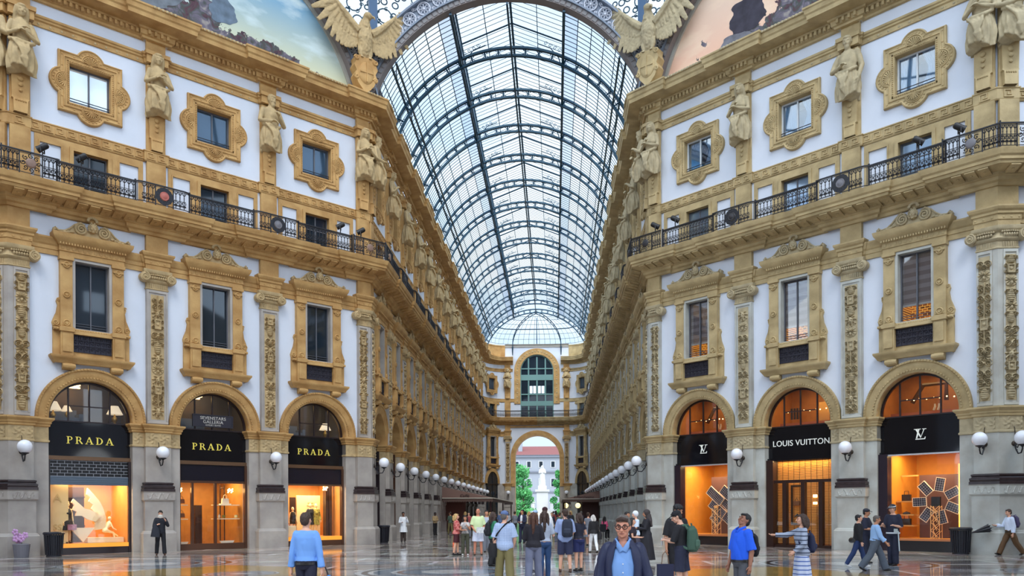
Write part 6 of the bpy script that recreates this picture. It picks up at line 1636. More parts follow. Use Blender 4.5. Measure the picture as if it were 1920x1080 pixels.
# ---- left side
for i, u in enumerate(DIAG_U):
    lab = ['black shopfront with gold lettering and a half-raised shutter over a bright window of white wings', 'black shopfront with gold lettering over a glazed doorway of handbag shelves', 'black shopfront with gold lettering over a bright window with a camouflage coat'][i]
    r, f = front('L', W_LD, u, lab)
    b = MB(); serif_text(b, 'PRADA', .06 if i == 0 else 0, 4.47, .29, -.015, .0, .055)
    o = b.build('lettering', GOLD, f); o.location = (0, .325, 0); o['label'] = 'gold letters PRADA'
    b = MB(); b.box(-AR, AR, .24, .4, 3.8, 3.96); b.build('bronze_rail', BRZ, r)
    b = MB(); b.box(-AR, -AR + .1, .2, .42, 0, 3.8); b.box(AR - .1, AR, .2, .42, 0, 3.8); b.box(-AR + .1, AR - .1, .24, .42, 0, .27); b.build('door_frame', DKF if i == 0 else mat('brown_shop_frame', srgb(84, 56, 42), .3, metal=.2), r)
    arch_backing(r, UPD)
    light('upper_glow', 'AREA', (0, 1.6, 7.3), 18, (1, .85, .62), 1.5, (0, 0, 0), r)
    b = MB(); b.box(-1.0, .1, 2., 2.1, 6.95, 7.0).box(-.2, -.1, 1.2, 2.1, 6.95, 7.0); b.build('ceiling_light', LMP, r)
    if i == 0:
        at = shop_items(W_LD, u)
        b = MB(); n = 11
        b.box(-AR + .1, AR - .1, .27, .34, 2.8, 3.14)
        for k in range(4): b.box(-AR + .1, AR - .1, .255, .27, 2.83 + .085 * k, 2.88 + .085 * k)
        b.build('shutter_slats', mat('steel_shutter', srgb(92, 104, 118), .35, metal=.5), r)
        b = MB()
        for k in range(6):
            z = 3.14 + .125 * k; b.box(-AR + .1, AR - .1, .28, .3, z, z + .018)
            for j in range(n + 1):
                x = -AR + .1 + (2 * AR - .2) * (j + (.5 if k % 2 else 0) * .8) / n
                if x < AR - .1: b.box(x - .01, x + .01, .28, .3, z, z + .125)
        b.build('shutter_grille', mat('steel_grid', srgb(150, 150, 156), .4, metal=.5), r); MB().box(-AR + .1, AR - .1, .33, .36, 3.1, 3.8).build('shutter_back', mat('shutter_dark', srgb(16, 16, 22), .4), r)
        MB().box(-1.45, 1.45, .31, .318, .44, 2.8).build('window_pane', SGL, r)
        b = MB(); b.box(-AR + .1, AR - .1, .22, .42, .27, .43); b.build('glowing_sill', mat('amber_glow_sill', srgb(226, 150, 60), .3, emit=srgb(240, 150, 40), estr=.6), r)  # sill's amber glow is put into its material, no lamp there
        room(r, -1.46, 1.46, .34, 2.6, .43, 3.1, ORG)
        b = MB(); b.box(-1.46, -.72, .62, .68, .44, 3.1); o = b.build('cream_panel', CREAM, r)
        text_obj('A', .5, mat('cream_relief', srgb(216, 186, 128), .7), r, (-1.12, .6, 2.1), 'raised_letter', .01); text_obj('SS', .34, mat('cream_relief', srgb(216, 186, 128), .7), r, (-1.12, .6, .98), 'raised_letter', .01)
        b = MB(); b.box(-.74, .1, 1.5, 1.6, .44, 2.75); [b.box(-.7, .06, 1.2, 1.5, z, z + .05) for z in (1.1, 1.7, 2.3)]; b.build('back_cabinet', DBR, r)
        light('shop_light', 'AREA', (0, 1.2, 3.05), 270, WARM, 2.4, (0, 0, 0), r, 1.2); light('window_spot', 'AREA', (-.4, .55, 3.0), 22, (1, .8, .5), 1.6, (0, 0, 0), r, .3)
        def wing(pts, loc, label):
            o = MB().prism(pts, -.07, .07).build('winged_sculpture', WHT, loc=at(*loc)); o.rotation_euler[2] = W_LD.rz; tag(o, label, 'sculpture')
        wing([(.1, .0), (.5, .05), (.55, .5), (.42, .95), (.3, 1.2), (.02, 1.55), (-.16, 1.75), (-.2, 1.5), (-.05, 1.35), (-.12, 1.2), (.06, 1.05), (-.02, .9), (.12, .7), (.05, .5), (.12, .3)], (.25, 1.0, .95), 'tall white wing sculpture in the shuttered shop window')
        wing([(.5, 0), (.75, .25), (.3, .5), (.1, .55), (-.1, .75), (-.32, .95), (-.4, .8), (-.28, .7), (-.36, .5), (-.2, .42), (-.25, .25), (0, .25), (.2, .1)], (-.15, .9, 1.3), 'spread white wing sculpture beside the back cabinet of the shuttered shop window')
        bd = Body('f', legs=((80, 20), (75, 60)), arms=(((.4, -.5, -.6), (.2, -1, .1)), ((-.4, -.2, -1), (0, -.8, -.4))), lean=30); mb = MB(); bd.torso(mb); bd.legs_(mb); bd.arms_(mb); bd.head_(mb)
        o = link('reclining_sculpture', bake(mb, 'reclining_sculpture', WHT, .014, 2)); o.location = at(.75, .95, .44); o.scale = (.8,) * 3; o.rotation_euler = (0, 0, W_LD.rz + 1.9); tag(o, 'white seated figure sculpture on a low plinth in the shuttered shop window', 'sculpture')
        o = MB().prism([(-.5, .62), (.42, .62), (-.02, .02)], -.06, .06).build('triangle_display', WHT, loc=at(-.15, .7, .44)); o.rotation_euler[2] = W_LD.rz; tag(o, 'white upside-down triangle display stand in the shuttered shop window', 'display')
        o = MB().box(-.1, 1.3, -.1, .5, 0, .2).build('display_plinth', WHT, loc=at(.1, .75, .44)); o.rotation_euler[2] = W_LD.rz; tag(o, 'low white plinth in the shuttered shop window', 'plinth')
        bd = Body('f', arms=(((.2, 0, -1), (.05, -.2, -1)), ((-.2, 0, -1), (-.05, -.3, -1)))); p = Person(bd, at(-.72, .75, .44), W_LD.rz + .3, 1.7, .014, 'fair', 'mannequin in a dark dress holding a pink handbag in the shuttered shop window'); p.root['category'] = 'mannequin'; p.root.name = 'mannequin'
        p.skin = mat('mannequin_pale', srgb(238, 206, 150), .5); p.body(False); p.top(pcol('black', (26, 24, 28)), 0., .012); p.skirt(pcol('black', (26, 24, 28)), .55, .3); p.shoes(BLK); p.hair('bun', 'blond')
        bg = empty('handbag', at(-.62, .5, .98), W_LD.rz); tag(bg, 'pink patterned handbag held by the mannequin of the shuttered shop window', 'handbag'); MB().box(-.16, .16, -.06, .06, 0, .22).build('bag_body', mat('pink_leather', srgb(206, 140, 160), .4, var=.5, vscale=14), bg); MB().tube([(-.1, 0, .22), (-.06, 0, .36), (.06, 0, .36), (.1, 0, .22)], .012, 6).build('handle', BLK, bg)
        b = MB(); table_lamp(W_LD, u, .95, -1.18, 5.4, 1.2, 'table lamp with pale shade at the left end of the half-round window, shuttered shop'); table_lamp(W_LD, u, .95, 1.15, 5.4, 1.2, 'table lamp with pale shade at the right end of the half-round window, shuttered shop'); table_lamp(W_LD, u, 1.7, -.5, 5.62, .8, 'small brass lamp in the middle of the half-round window over the shuttered shop')
    if i == 1:
        at = shop_items(W_LD, u)
        s = MB().box(-.92, .9, .24, .3, 5.5, 6.05).ring([(-.92, 5.5), (.92, 5.5), (.92, 6.05), (-.92, 6.05)], [(-.88, 5.54), (.88, 5.54), (.88, 6.01), (-.88, 6.01)], .22, .26)
        o = s.build('hanging_sign', mat('sign_slate', srgb(46, 44, 54), .3), r)
        SG = mat('grey_letters', srgb(190, 186, 180), .5)
        text_obj('SEVENSTARS', .2, SG, r, (0, .225, 5.83), 'sign_lettering'); text_obj('GALLERIA', .2, SG, r, (0, .225, 5.66), 'sign_lettering'); text_obj('LUXURY SUITES', .095, SG, r, (0, .225, 5.55), 'sign_lettering')
        MB().box(-AR + .1, AR - .1, .3, .4, 3.08, 3.8).build('dark_transom', mat('navy_panel', srgb(24, 22, 34), .2), r)
        b = MB(); b.box(-AR + .1, AR - .1, .26, .42, 2.98, 3.08); [b.box(x - .05, x + .05, .26, .42, .2, 3.) for x in (-.92, .12)]; b.build('door_posts', mat('brown_shop_frame', (0, 0, 0)), r)
        MB().box(-1.46, 1.46, .33, .338, .27, 3.0).build('window_pane', SGL, r)
        room(r, -1.46, 1.46, .42, 3., .05, 3.2, mat('orange_room', srgb(186, 130, 66), .5, var=.2))
        light('shop_light', 'AREA', (0, 1.3, 3.15), 170, AMB, 2.4, (0, 0, 0), r, 1.2)
        b = MB(); b.box(-.3, .02, 1.6, 1.9, .1, 2.0); [b.box(-.3, .02, 1.58, 1.6, z, z + .04) for z in (.6, 1., 1.4)]; b.build('back_shelf', DBR, r)
        b = MB(); [b.tube([(x, 1., .3), (x, 1., 2.95)], .025, 6) for x in (.62, .82)]; b.tube([(.62 + .1 - .1 * cos(t), 1., 2.7 + .1 * sin(t)) for t in [pi * k / 8 for k in range(9)]], .025, 6); b.build('display_pole', DBR, r)
        b = MB()
        for x0, x1 in ((.22, 1.4), (-1.44, -.98)):
            for z in (1.35, 1.98): b.box(x0, x1, .65, 1.05, z, z + .035)
        b.build('glass_shelf', mat('shelf_white', srgb(244, 230, 200), .3), r)
        HB = mat('white_leather', srgb(240, 226, 206), .4); 
        def bag(loc, m, lab, s=1.):
            g = empty('handbag', at(*loc), W_LD.rz); g.scale = (s,) * 3; tag(g, lab, 'handbag'); MB().prism([(-.17, 0), (.17, 0), (.14, .24), (-.14, .24)], -.06, .06).build('bag_body', m, g); MB().tube([(-.08, 0, .23), (-.07, 0, .36), (0, 0, .41), (.07, 0, .36), (.08, 0, .23)], .014, 6).build('handle', m, g)
        bag((.78, .82, 2.07), HB, 'white handbag on the upper glass shelf of the handbag doorway')
        bag((-1.2, .82, 2.07), mat('brown_leather', srgb(120, 72, 44), .4), 'brown handbag on the upper shelf at the left edge of the handbag doorway', .8); bag((-1.2, .82, 1.44), mat('brown_leather', (0, 0, 0)), 'brown handbag on the lower shelf at the left edge of the handbag doorway', .8)
        for k, (x, c, lab) in enumerate(((.5, (206, 190, 176), 'pale perfume bottle on the lower glass shelf of the handbag doorway'), (.72, (120, 116, 60), 'olive box on the lower glass shelf of the handbag doorway'), (1.3, (220, 206, 150), 'cream box at the right end of the lower glass shelf'))):
            o = MB().lathe([(0, 0), (.05, 0), (.05, .1), (.02, .13), (.02, .17), (0, .17)], (0, 0, 0), 10).build('bottle', mat('trinket%d' % k, srgb(*c), .3), loc=at(x, .82, 1.42)) if k == 0 else MB().box(-.06, .06, -.05, .05, 0, .12).build('gift_box', mat('trinket%d' % k, srgb(*c), .3), loc=at(x, .82, 1.42)); tag(o, lab, 'bottle' if k == 0 else 'box')
        for lab, x in (('white step riser under the handbag on the upper shelf', .78),): o = MB().box(-.24, .24, -.12, .12, 0, .05).build('riser', HB, loc=at(x, .82, 2.017)); o.rotation_euler[2] = W_LD.rz; tag(o, lab, 'display')
        for x, lab in ((-1.2, 'white pointed bowl display at the left edge of the handbag doorway'), (.7, 'white pointed display stand at the foot of the handbag doorway'), (.95, 'second white pointed display stand at the foot of the handbag doorway')):
            o = MB().prism([(-.24, .3), (.24, .3), (.05, .0), (-.05, .0)], -.07, .07).build('triangle_display', HB, loc=at(x, .72 + (.1 if x > .9 else 0), .06)); o.rotation_euler[2] = W_LD.rz; tag(o, lab, 'display')
        for x in (-1.2, 1.15):
            b = MB(); [b.sphere((x + .1 * cos(k), 1.1 + .1 * sin(k), 2.75 - .05 * (k % 4)), .035, 6, 5) for k in range(14)]; b.build('crystal_lamp', LMP, r)
    if i == 2:
        at = shop_items(W_LD, u)
        MB().box(-AR + .1, AR - .1, .3, .4, 3.02, 3.8).build('dark_transom', mat('navy_panel', (0, 0, 0)), r)
        MB().box(-1.46, 1.46, .33, .338, .44, 3.02).build('window_pane', SGL, r)
        MB().box(-AR + .1, AR - .1, .24, .42, .27, .45).build('glowing_sill', mat('amber_glow_sill', (0, 0, 0)), r); MB().box(-AR + .1, AR - .1, .26, .42, 2.95, 3.03).build('head_rail', BRZ, r)
        room(r, -1.46, 1.46, .42, 2.6, .45, 3.15, ORG)
        light('shop_light', 'AREA', (0, 1.3, 3.1), 220, WARM, 2.4, (0, 0, 0), r, 1.2); light('window_spot', 'AREA', (.1, .7, 3.05), 45, (1, .82, .55), 1.6, (0, 0, 0), r, .3)
        MB().box(-.35, .95, 1.5, 1.58, .46, 2.5).build('cream_panel', CREAM, r); MB().box(-1.46, -.9, .5, .55, .46, 1.0).build('white_block', WHT, r)
        b = MB(); [b.box(.25 + .2 * k, .35 + .2 * k, 1.47, 1.5, 2.1 - .3 * j, 2.14 - .3 * j) for k in range(2) for j in range(2)]; b.box(.2, .6, 1.47, 1.5, 1.98, 2.); b.box(.2, .6, 1.47, 1.5, 1.68, 1.7); b.box(.3, .7, 1.47, 1.5, 1.2, 1.22); b.build('panel_marks', mat('tan_marks', srgb(196, 150, 92), .7), r)
        b = MB(); b.box(1.0, 1.12, 1., 1.3, .46, 3.1); b.box(1.2, 1.28, .9, 1.2, .46, 3.1); b.box(-.7, -.4, 1.5, 1.6, .46, 2.4); b.build('dark_columns', DBR, r)
        b = MB(); [b.sphere((.9 + .13 * cos(k * .8), .9 + .1 * sin(k), 2.9 - .04 * (k % 4)), .04, 6, 5) for k in range(12)]; b.build('crystal_lamp', LMP, r)
        for x, m, lab, sl in ((.1, pcol('charcoal_coat', (36, 34, 38)), 'mannequin in a long charcoal coat behind the walking man', 1.), (.42, None, 'mannequin in a yellow-green camouflage coat in the left shop window nearest the arcade', 1.), (-.85, pcol('black_dress', (44, 34, 28), var=.3), 'seated-height mannequin in a dark patterned top in the left shop window nearest the arcade', 0.)):
            if m is None: m = mat('camouflage', srgb(196, 180, 80), .8, var=.75, vscale=9, tint2=srgb(96, 80, 28))
            bd = Body('f', arms=(((.25, 0, -1), (.1, -.2, -1)), ((-.25, 0, -1), (-.1, -.2, -1)))); p = Person(bd, at(x, .95, .46), W_LD.rz, 1.62 if sl else 1.45, .015, 'fair', lab); p.root['category'] = 'mannequin'; p.root.name = 'mannequin'; p.skin = mat('mannequin_pale', (0, 0, 0))
            p.body(False).top(m, sl * .96, .03, .88, 'coat'); p.skirt(m, .62 if sl else .75, .2, 'coat_skirt', 5, 1.0); p.shoes(BLK)
        table_lamp(W_LD, u, .95, .95, 5.4, 1.1, 'table lamp with pale shade in the half-round window over the camouflage coat'); table_lamp(W_LD, u, .95, -1.3, 5.4, 1., 'table lamp at the left end of the half-round window over the camouflage coat')
# furnishings behind the left half-round windows
for i, u in enumerate(DIAG_U):
    o = empty('armchair', W_LD.loc(u - .5, 5.21, -1.7), W_LD.rz); tag(o, 'pale upholstered armchair behind the half-round window ' + SHOPD['L'][i].replace('above', 'over'), 'armchair')
    UP = mat('pale_upholstery', srgb(120, 128, 142), .9); MB().box(-.45, .45, -.4, .4, .15, .42).build('seat', UP, o); MB().box(-.45, .45, .3, .45, .4, .8).build('backrest', UP, o)
    for s in (-1, 1): MB().box(s * .45 - .08, s * .45 + .08, -.4, .4, .1, .58).build('arm', UP, o)

# ---- right side
for i, u in enumerate(DIAG_U):
    lab = ['black shopfront with a pale monogram over a window of tilted solar panels', 'black shopfront with pale lettering over a doorway of slatted blinds', 'black shopfront with a pale monogram over a window with a solar-panel windmill'][i]
    r, f = front('R', W_RD, u, lab); at = shop_items(W_RD, u)
    if i != 1:
        b = MB(); monogram(b, 0, 4.62, .42, -.015, 0); o = b.build('monogram', SILV, f); o.location = (0, .325, 0); o['label'] = 'pale LV monogram'
    else:
        o = text_obj('LOUIS VUITTON', .36, SILV, f, (0, .322, 4.5), 'lettering', .01, .98); o['label'] = 'pale letters LOUIS VUITTON'
    ud = arch_backing(r, mat('amber_upper_room', srgb(176, 112, 58), .6, var=.2), dep=3.)
    light('upper_glow', 'AREA', (0, 1.5, 7.3), 75, AMB, 2., (0, 0, 0), r, 1.)
    b = MB(); [b.sphere((-1.3 + .26 * k, 1.6 + .05 * (k % 3), 6.15 + .03 * (k % 2)), .028, 6, 5) for k in range(11)]; b.build('spot_lamps', LMP, r)
    b = MB(); b.box(-1.6, 1.6, 1.4, 1.6, 5.3, 5.62); b.build('counter', mat('salmon_counter', srgb(190, 104, 66), .5), r)
    if i != 1: 
        for q in range(2): o = MB().tube([(0, 0, 0), (.03, -.04, .14), (.02, -.05, .26)], [.05, .045, .03], 8).build('white_shoe', WHT, loc=at(.15 + .16 * q, 1.3, 5.62)); tag(o, 'white shoe on display behind the half-round window, %s, over the %s' % ('front' if q == 0 else 'back', 'tilted panels' if i == 0 else 'panel windmill'), 'shoe')
        b = MB(); b.tube([(-1.05, 2.2, 6.1), (-.6, 2.2, 6.8), (.3, 2.2, 6.8), (.3, 2.2, 6.1)], .09, 6); b.build('wooden_beam', DBR, r)
    else:
        b = MB(); [b.tube([(-.9 + .14 * q, 1.2, 5.75), (-.9 + .14 * q, 1.2, 6.25)], .05, 8) for q in range(4)]; b.build('hanging_bags', DBR, r); MB().box(.1, .6, 1.8, 2., 5.6, 6.5).build('wall_shelf', TANW, r)
    b = MB(); b.box(-AR, AR, .22, .42, 3.86, 3.96); b.build('head_rail', FAS, r)
    if i != 1:
        for q0, q1, qy in ((-AR, -1.2, .1), (AR - .06, AR, .2)): MB().box(q0, q1, qy, .6, 0, 3.88).build('side_panel', mat('aubergine_panel', srgb(34, 24, 36), .25), r)
        b = MB(); b.box(-AR, AR, .2, .5, 0, .42); b.build('plinth', mat('black_plinth', srgb(26, 22, 26), .25), r); MB().box(-1.2, 1.5, .14, .5, .42, .5).build('sill', mat('copper_sill', srgb(190, 120, 76), .35, metal=.3), r)
        MB().box(-1.2, 1.5, .3, .308, .5, 3.86).build('window_pane', SGL, r)
        MB().box(-1.3, 1.5, .16, .24, 3.8, 3.86).build('silver_rail', mat('silver_rail', srgb(200, 200, 205), .3, metal=.6), r)
        room(r, -1.2, 1.5, .5, 3., .5, 3.95, mat('amber_shop_wall', srgb(214, 148, 58), .5, var=.12))
        light('shop_light', 'AREA', (.1, 1., 3.9), 130, AMB, 2.2, (0, 0, 0), r, .9); light('panel_light', 'AREA', (.2, .6, 3.8), 60, (1, .7, .45), 1.5, (radians(12), 0, 0), r, .2)
        x0 = -.35 if i == 0 else -.5
        MB().box(x0, 1.48, 1.5, 1.6, .5, 3.3 if i == 0 else 3.05).build('back_panel', mat('mauve_board', srgb(92, 62, 60), .5, var=.15), r)
        CAN = mat('cane', srgb(246, 196, 130), .5); SOL = mat('solar_cell', srgb(44, 46, 66), .12, spec=.9); SFR = mat('panel_frame', srgb(250, 226, 196), .4)
        def solar(M, wd, hg, name='solar_panel', par=None):
            q = empty(name) if par is None else empty(name)
            q.parent = par; q.matrix_local = M
            MB().ring([(-wd / 2, -hg / 2), (wd / 2, -hg / 2), (wd / 2, hg / 2), (-wd / 2, hg / 2)], [(-wd / 2 + .02, -hg / 2 + .02), (wd / 2 - .02, -hg / 2 + .02), (wd / 2 - .02, hg / 2 - .02), (-wd / 2 + .02, hg / 2 - .02)], -.03, .03).build('panel_frame', SFR, q)
            MB().box(-wd / 2 + .02, wd / 2 - .02, -.012, .02, -hg / 2 + .02, hg / 2 - .02).build('panel_cells', SOL, q)
            g = MB(); nx, nz = max(2, round(wd / .09)), max(2, round(hg / .09))
            for k in range(1, nx): x = -wd / 2 + wd * k / nx; g.box(x - .004, x + .004, -.016, -.01, -hg / 2 + .02, hg / 2 - .02)
            for k in range(1, nz): z = -hg / 2 + hg * k / nz; g.box(-wd / 2 + .02, wd / 2 - .02, -.016, -.01, z - .004, z + .004)
            g.build('cell_lines', mat('cell_lines', srgb(170, 170, 180), .4), q); return q
        def stand(root, x, y, z0, h):
            g = MB(); a, c = .17, .13
            for dx, dy in ((-a, -c), (a, -c), (a, c), (-a, c)): g.tube([(x + dx, y + dy, z0), (x + dx * .95, y + dy, z0 + h)], .014, 5)
            for k in range(4):
                zz = z0 + h * k / 4; z2 = z0 + h * (k + 1) / 4
                for s in (-1, 1): g.tube([(x - a * s, y - c, zz), (x + a * s, y - c, z2)], .011, 5); g.tube([(x + a * s * .4, y - c, zz), (x - a * s, y + c, z2)], .011, 5)
            g.build('cane_stand', CAN, root)
        if i == 0:
            T = empty('panel_sculpture', W_RD.loc(u), W_RD.rz); tag(T, 'sculpture of tilted solar panels on a cane stand in the shop window nearest the arcade', 'sculpture')
            for k, (x, z, L_) in enumerate(((.35, 2.35, 1.), (1.02, 2.42, .85), (.42, 1.72, 1.), (1.05, 1.88, 1.), (1.05, 1.2, 1.05), (.3, 1.25, .6))):
                solar(Matrix.Translation((x, .8 + .03 * k, z)) @ Matrix.Rotation(radians(40), 4, 'Y'), L_, .46, par=T)
            stand(T, .45, .72, .5, 1.25); MB().lathe([(.1, 0), (.12, .12), (.02, .14)], (.45, .72, 1.75), 10).build('lamp_head', CAN, T)
        else:
            T = empty('panel_windmill', W_RD.loc(u), W_RD.rz); tag(T, 'windmill of seven solar panels on a cane stand in the outermost right shop window', 'sculpture')
            cx, cz = .42, 1.98
            for k in range(7):
                a = 2 * pi * (k + .2) / 7; M = Matrix.Translation((cx + .66 * sin(a), .85, cz + .66 * cos(a))) @ Matrix.Rotation(a, 4, 'Y'); solar(M, .36, .54, par=T)
            MB().box(cx - .16, cx + .16, .7, .85, cz - .2, cz + .17).build('dark_hub', mat('hub_black', srgb(26, 24, 34), .4), T); stand(T, cx, .78, .5, 1.3)
            g = MB(); g.tube([(1.2, 1., 2.35), (1.35, 1., 2.35), (1.36, 1., .62), (1.3, 1., .6)], .02, 6); g.tube([(.75, 1., 1.6), (1.3, 1., 1.62), (1.3, 1., .7)], .014, 6); g.build('cane_frame', CAN, T)
            for q, (z, lab) in enumerate(((2.0, 'dark handbag on the top shelf of the panel-windmill window'), (1.02, 'dark handbag on the bottom shelf of the panel-windmill window'))):
                h = empty('handbag', at(-.85, 1.1, z), W_RD.rz); tag(h, lab, 'handbag'); MB().box(-.17, .17, -.07, .07, 0, .26).build('bag_body', mat('dark_leather', srgb(42, 28, 22), .4), h); MB().tube([(-.09, 0, .26), (-.08, 0, .4), (.08, 0, .4), (.09, 0, .26)], .014, 6).build('handle', BLK, h)
            o = MB().tube([(-.14, 0, .02), (0, 0, .06), (.14, 0, .04)], [.04, .06, .03], 8).build('dark_shoe', mat('dark_leather', (0, 0, 0)), loc=at(-.85, 1.1, 1.46)); tag(o, 'dark shoe on the middle shelf of the panel-windmill window', 'shoe')
            b = MB(); [b.box(-1.18, -.5, .9, 1.4, z - .05, z) for z in (2.0, 1.46, 1.02)]; b.box(-1.18, -.5, 1.38, 1.42, 3.0, 3.06); b.build('display_shelf', mat('honey_panel', (0, 0, 0)), r)
            b = MB(); b.box(1.36, 1.44, .45, .5, .6, 3.4); b.build('edge_light', mat('amber_strip', srgb(250, 200, 80), .5, emit=srgb(255, 190, 60), estr=1.6), r)
    else:
        PST = mat('dark_door_wood', srgb(46, 26, 22), .3)
        b = MB(); b.box(-AR, -1.22, .1, .6, 0, 3.88); b.box(AR - .04, AR, .2, .6, 0, 3.88); b.box(-AR, AR, .2, .5, 0, .12); b.box(-1.3, AR, .2, .36, 2.85, 2.98)
        for x in (-.72, .16, .98): b.box(x - .09, x + .09, .18, .4, .1, 2.9)
        b.build('door_frame', PST, r)
        MB().box(-1.2, 1.5, .26, .266, .12, 3.86).build('window_pane', SGL, r)
        b = MB()
        for k in range(62):
            z = .18 + .06 * k; b.add([(-1.2, .46, z), (1.5, .46, z), (1.5, .5, z + .036), (-1.2, .5, z + .036)], [(0, 1, 2, 3)])
        b.build('slatted_blind', mat('blind_wood', srgb(214, 150, 76), .5), r, recalc=False)
        b = MB(); [b.box(-1.2 + .27 * k - .006, -1.2 + .27 * k + .006, .44, .455, .12, 3.86) for k in range(1, 10)]; b.build('blind_cords', PST, r)
        room(r, -1.2, 1.5, .55, 2.4, .1, 3.95, mat('gold_room', srgb(150, 90, 40), .5, var=.1)); light('shop_light', 'AREA', (.1, 1.3, 3.85), 60, AMB, 2.2, (0, 0, 0), r, 1.2); light('blind_light', 'AREA', (.15, .34, 3.84), 60, (1, .7, .32), 2.5, (radians(-8), 0, 0), r, .1)  # second area light added between glass and blind to brighten the slats
        b = MB(); b.box(.52, .7, .42, .45, 1.9, 2.0); b.box(.52, .7, .42, .45, 2.2, 2.32); b.build('wall_lamps', LMP, r)
        MB().ring([(-.52, 1.0), (.04, 1.0), (.04, 2.75), (-.52, 2.75)], [(-.44, 1.08), (-.04, 1.08), (-.04, 2.67), (-.44, 2.67)], .4, .46).build('display_frame', PST, r)
        h = empty('handbag', at(-.24, .4, 1.85), W_RD.rz); tag(h, 'brown handbag shown in a frame on the blind-covered doorway', 'handbag'); MB().box(-.15, .15, -.03, .03, 0, .2).build('bag_body', mat('brown_leather', (0, 0, 0)), h); MB().tube([(-.08, 0, .2), (0, 0, .34), (.08, 0, .2)], .012, 6).build('handle', BLK, h)
        o = MB().tube([(-.12, 0, .0), (0, 0, .1), (.08, 0, .02)], [.03, .05, .03], 6).build('dark_shoe', mat('dark_leather', srgb(42, 28, 22), .4), loc=at(-.22, .42, 1.35)); tag(o, 'dark shoe shown in a frame on the blind-covered doorway', 'shoe')

# ---- arcade archways
def arcade_kit(sd, v):
    K = Kit(); b = MB(); P = lambda rr: [(-rr, 5.4)] + arc(0, AZ, rr, pi, 0, 24) + [(rr, 5.4)]
    b.profring([(P(AR), .75), (P(AR), -.06), (P(1.62), -.1), (P(1.95), -.13), (P(1.97), -.18), (P(2.05), -.18), (P(2.05), 0)], closed=False)
    K.part('archivolt', b, ST[sd], 40)
    b = MB()
    for s in (-1, 1): b.box(min(s * AR, s * (AR - .09)), max(s * AR, s * (AR - .09)), .3, .7, 0, 5.4)
    b.box(-AR, AR, .35, .6, 3.75, 3.95); b.box(-AR, AR, .35, .6, 5.3, 5.42); b.box(-AR, AR, .35, .6, 0, .4); b.box(-.04, .04, .4, .55, 0, 6.95)
    K.part('dark_frame', b, [DKF, mat('brown_shop_frame', srgb(84, 56, 42), .3, metal=.2)][v % 2])
    K.part('fascia', MB().box(-AR + .09, AR - .09, .42, .5, 3.95, 5.3), [FAS, mat('brown_fascia', srgb(58, 40, 34), .2)][v % 2])
    K.part('pane', MB().prism(P(AR - .02), .48, .5).box(-AR + .05, AR - .05, .48, .5, .4, 3.75), DGL)
    return K
for sd, wa in (('L', W_LA), ('R', W_RA)):
    for k, y in enumerate(ARM_BY):
        u = y - Y0 if sd == 'L' else YA - y
        kit('arc%s%d' % (sd, k % 2), lambda: arcade_kit(sd, k % 2)).place('archway', wa.loc(u), wa.rz, 'arched shop opening in the %s bay of the %s arcade from the octagon' % (ordinal(k), SIDEN[sd]), 'archway')
# ---- cafe awnings
def awning(sd, y0, y1, xo, zt, zl, txt, lab):
    s = -1 if sd == 'L' else 1; X0 = s * (HW - .3); X1 = s * xo
    r = empty('awning', (0, 0, 0)); tag(r, lab, 'awning'); m = mat('brown_canvas', srgb(132, 102, 92), .9)
    b = MB(); b.add([(X0, y0, zt), (X1, y0, zl + .1), (X1, y1, zl + .1), (X0, y1, zt), (X0, y0, zl + .1)], [(0, 1, 2, 3), (0, 4, 1)])
    b.build('canopy', m, r, recalc=False)
    b = MB(); n = 20
    for (p, q) in (((X0, y0), (X1, y0)), ((X1, y0), (X1, y1))):
        N = n if p[1] == q[1] else 60
        for k in range(N):
            f0, f1 = k / N, (k + 1) / N; xa, ya = p[0] + (q[0] - p[0]) * f0, p[1] + (q[1] - p[1]) * f0; xb, yb = p[0] + (q[0] - p[0]) * f1, p[1] + (q[1] - p[1]) * f1
            pts = [(xa, ya, zl + .1), (xb, yb, zl + .1)] + [(xb + (xa - xb) * t, yb + (ya - yb) * t, zl - .12 - .1 * sin(pi * t)) for t in (0, .25, .5, .75, 1)]
            b.add(pts, [tuple(range(7))])
    b.build('scalloped_valance', mat('dark_canvas', srgb(96, 74, 66), .9), r, recalc=False)
    b = MB(); b.tube([(X0, y0 - .03, zl + .12), (X1, y0 - .03, zl + .12), (X1, y1, zl + .12)], .05, 6); b.build('pale_piping', mat('cream_piping', srgb(190, 180, 166), .8), r)
    b = MB()
    for y in (y0 + .3, (y0 + y1) / 2, y1 - .3): b.tube([(X1 - s * -.2, y, 0), (X1 - s * -.2, y, zl + .1)], .06, 8)
    b.build('post', mat('maroon_post', srgb(62, 30, 34), .5), r)
    o = text_obj(txt, .36, mat('dark_script', srgb(40, 28, 26), .7), r, ((X0 * .56 + X1 * .44), y0 - .06, zl + .2), 'lettering', .01); o.data.transform(Matrix(((1, 0, .25, 0), (0, 1, 0, 0), (0, 0, 1, 0), (0, 0, 0, 1))))
    MB().box(min(X0, s * (HW - 2.)), max(X0, s * (HW - 2.)), y0 + 2.4, y0 + 2.5, 0, zl).build('screen', mat('red_brown_panel', srgb(86, 44, 32), .5), r)
awning('L', 67.5, 100, 2.75, 3.7, 2.62, 'Caffè', 'brown cafe awning with scalloped edge on the left side of the arcade')
awning('R', 84.5, 106, 3.2, 3.75, 2.75, 'il Marchesino', 'brown cafe awning with scalloped edge on the right side of the arcade')
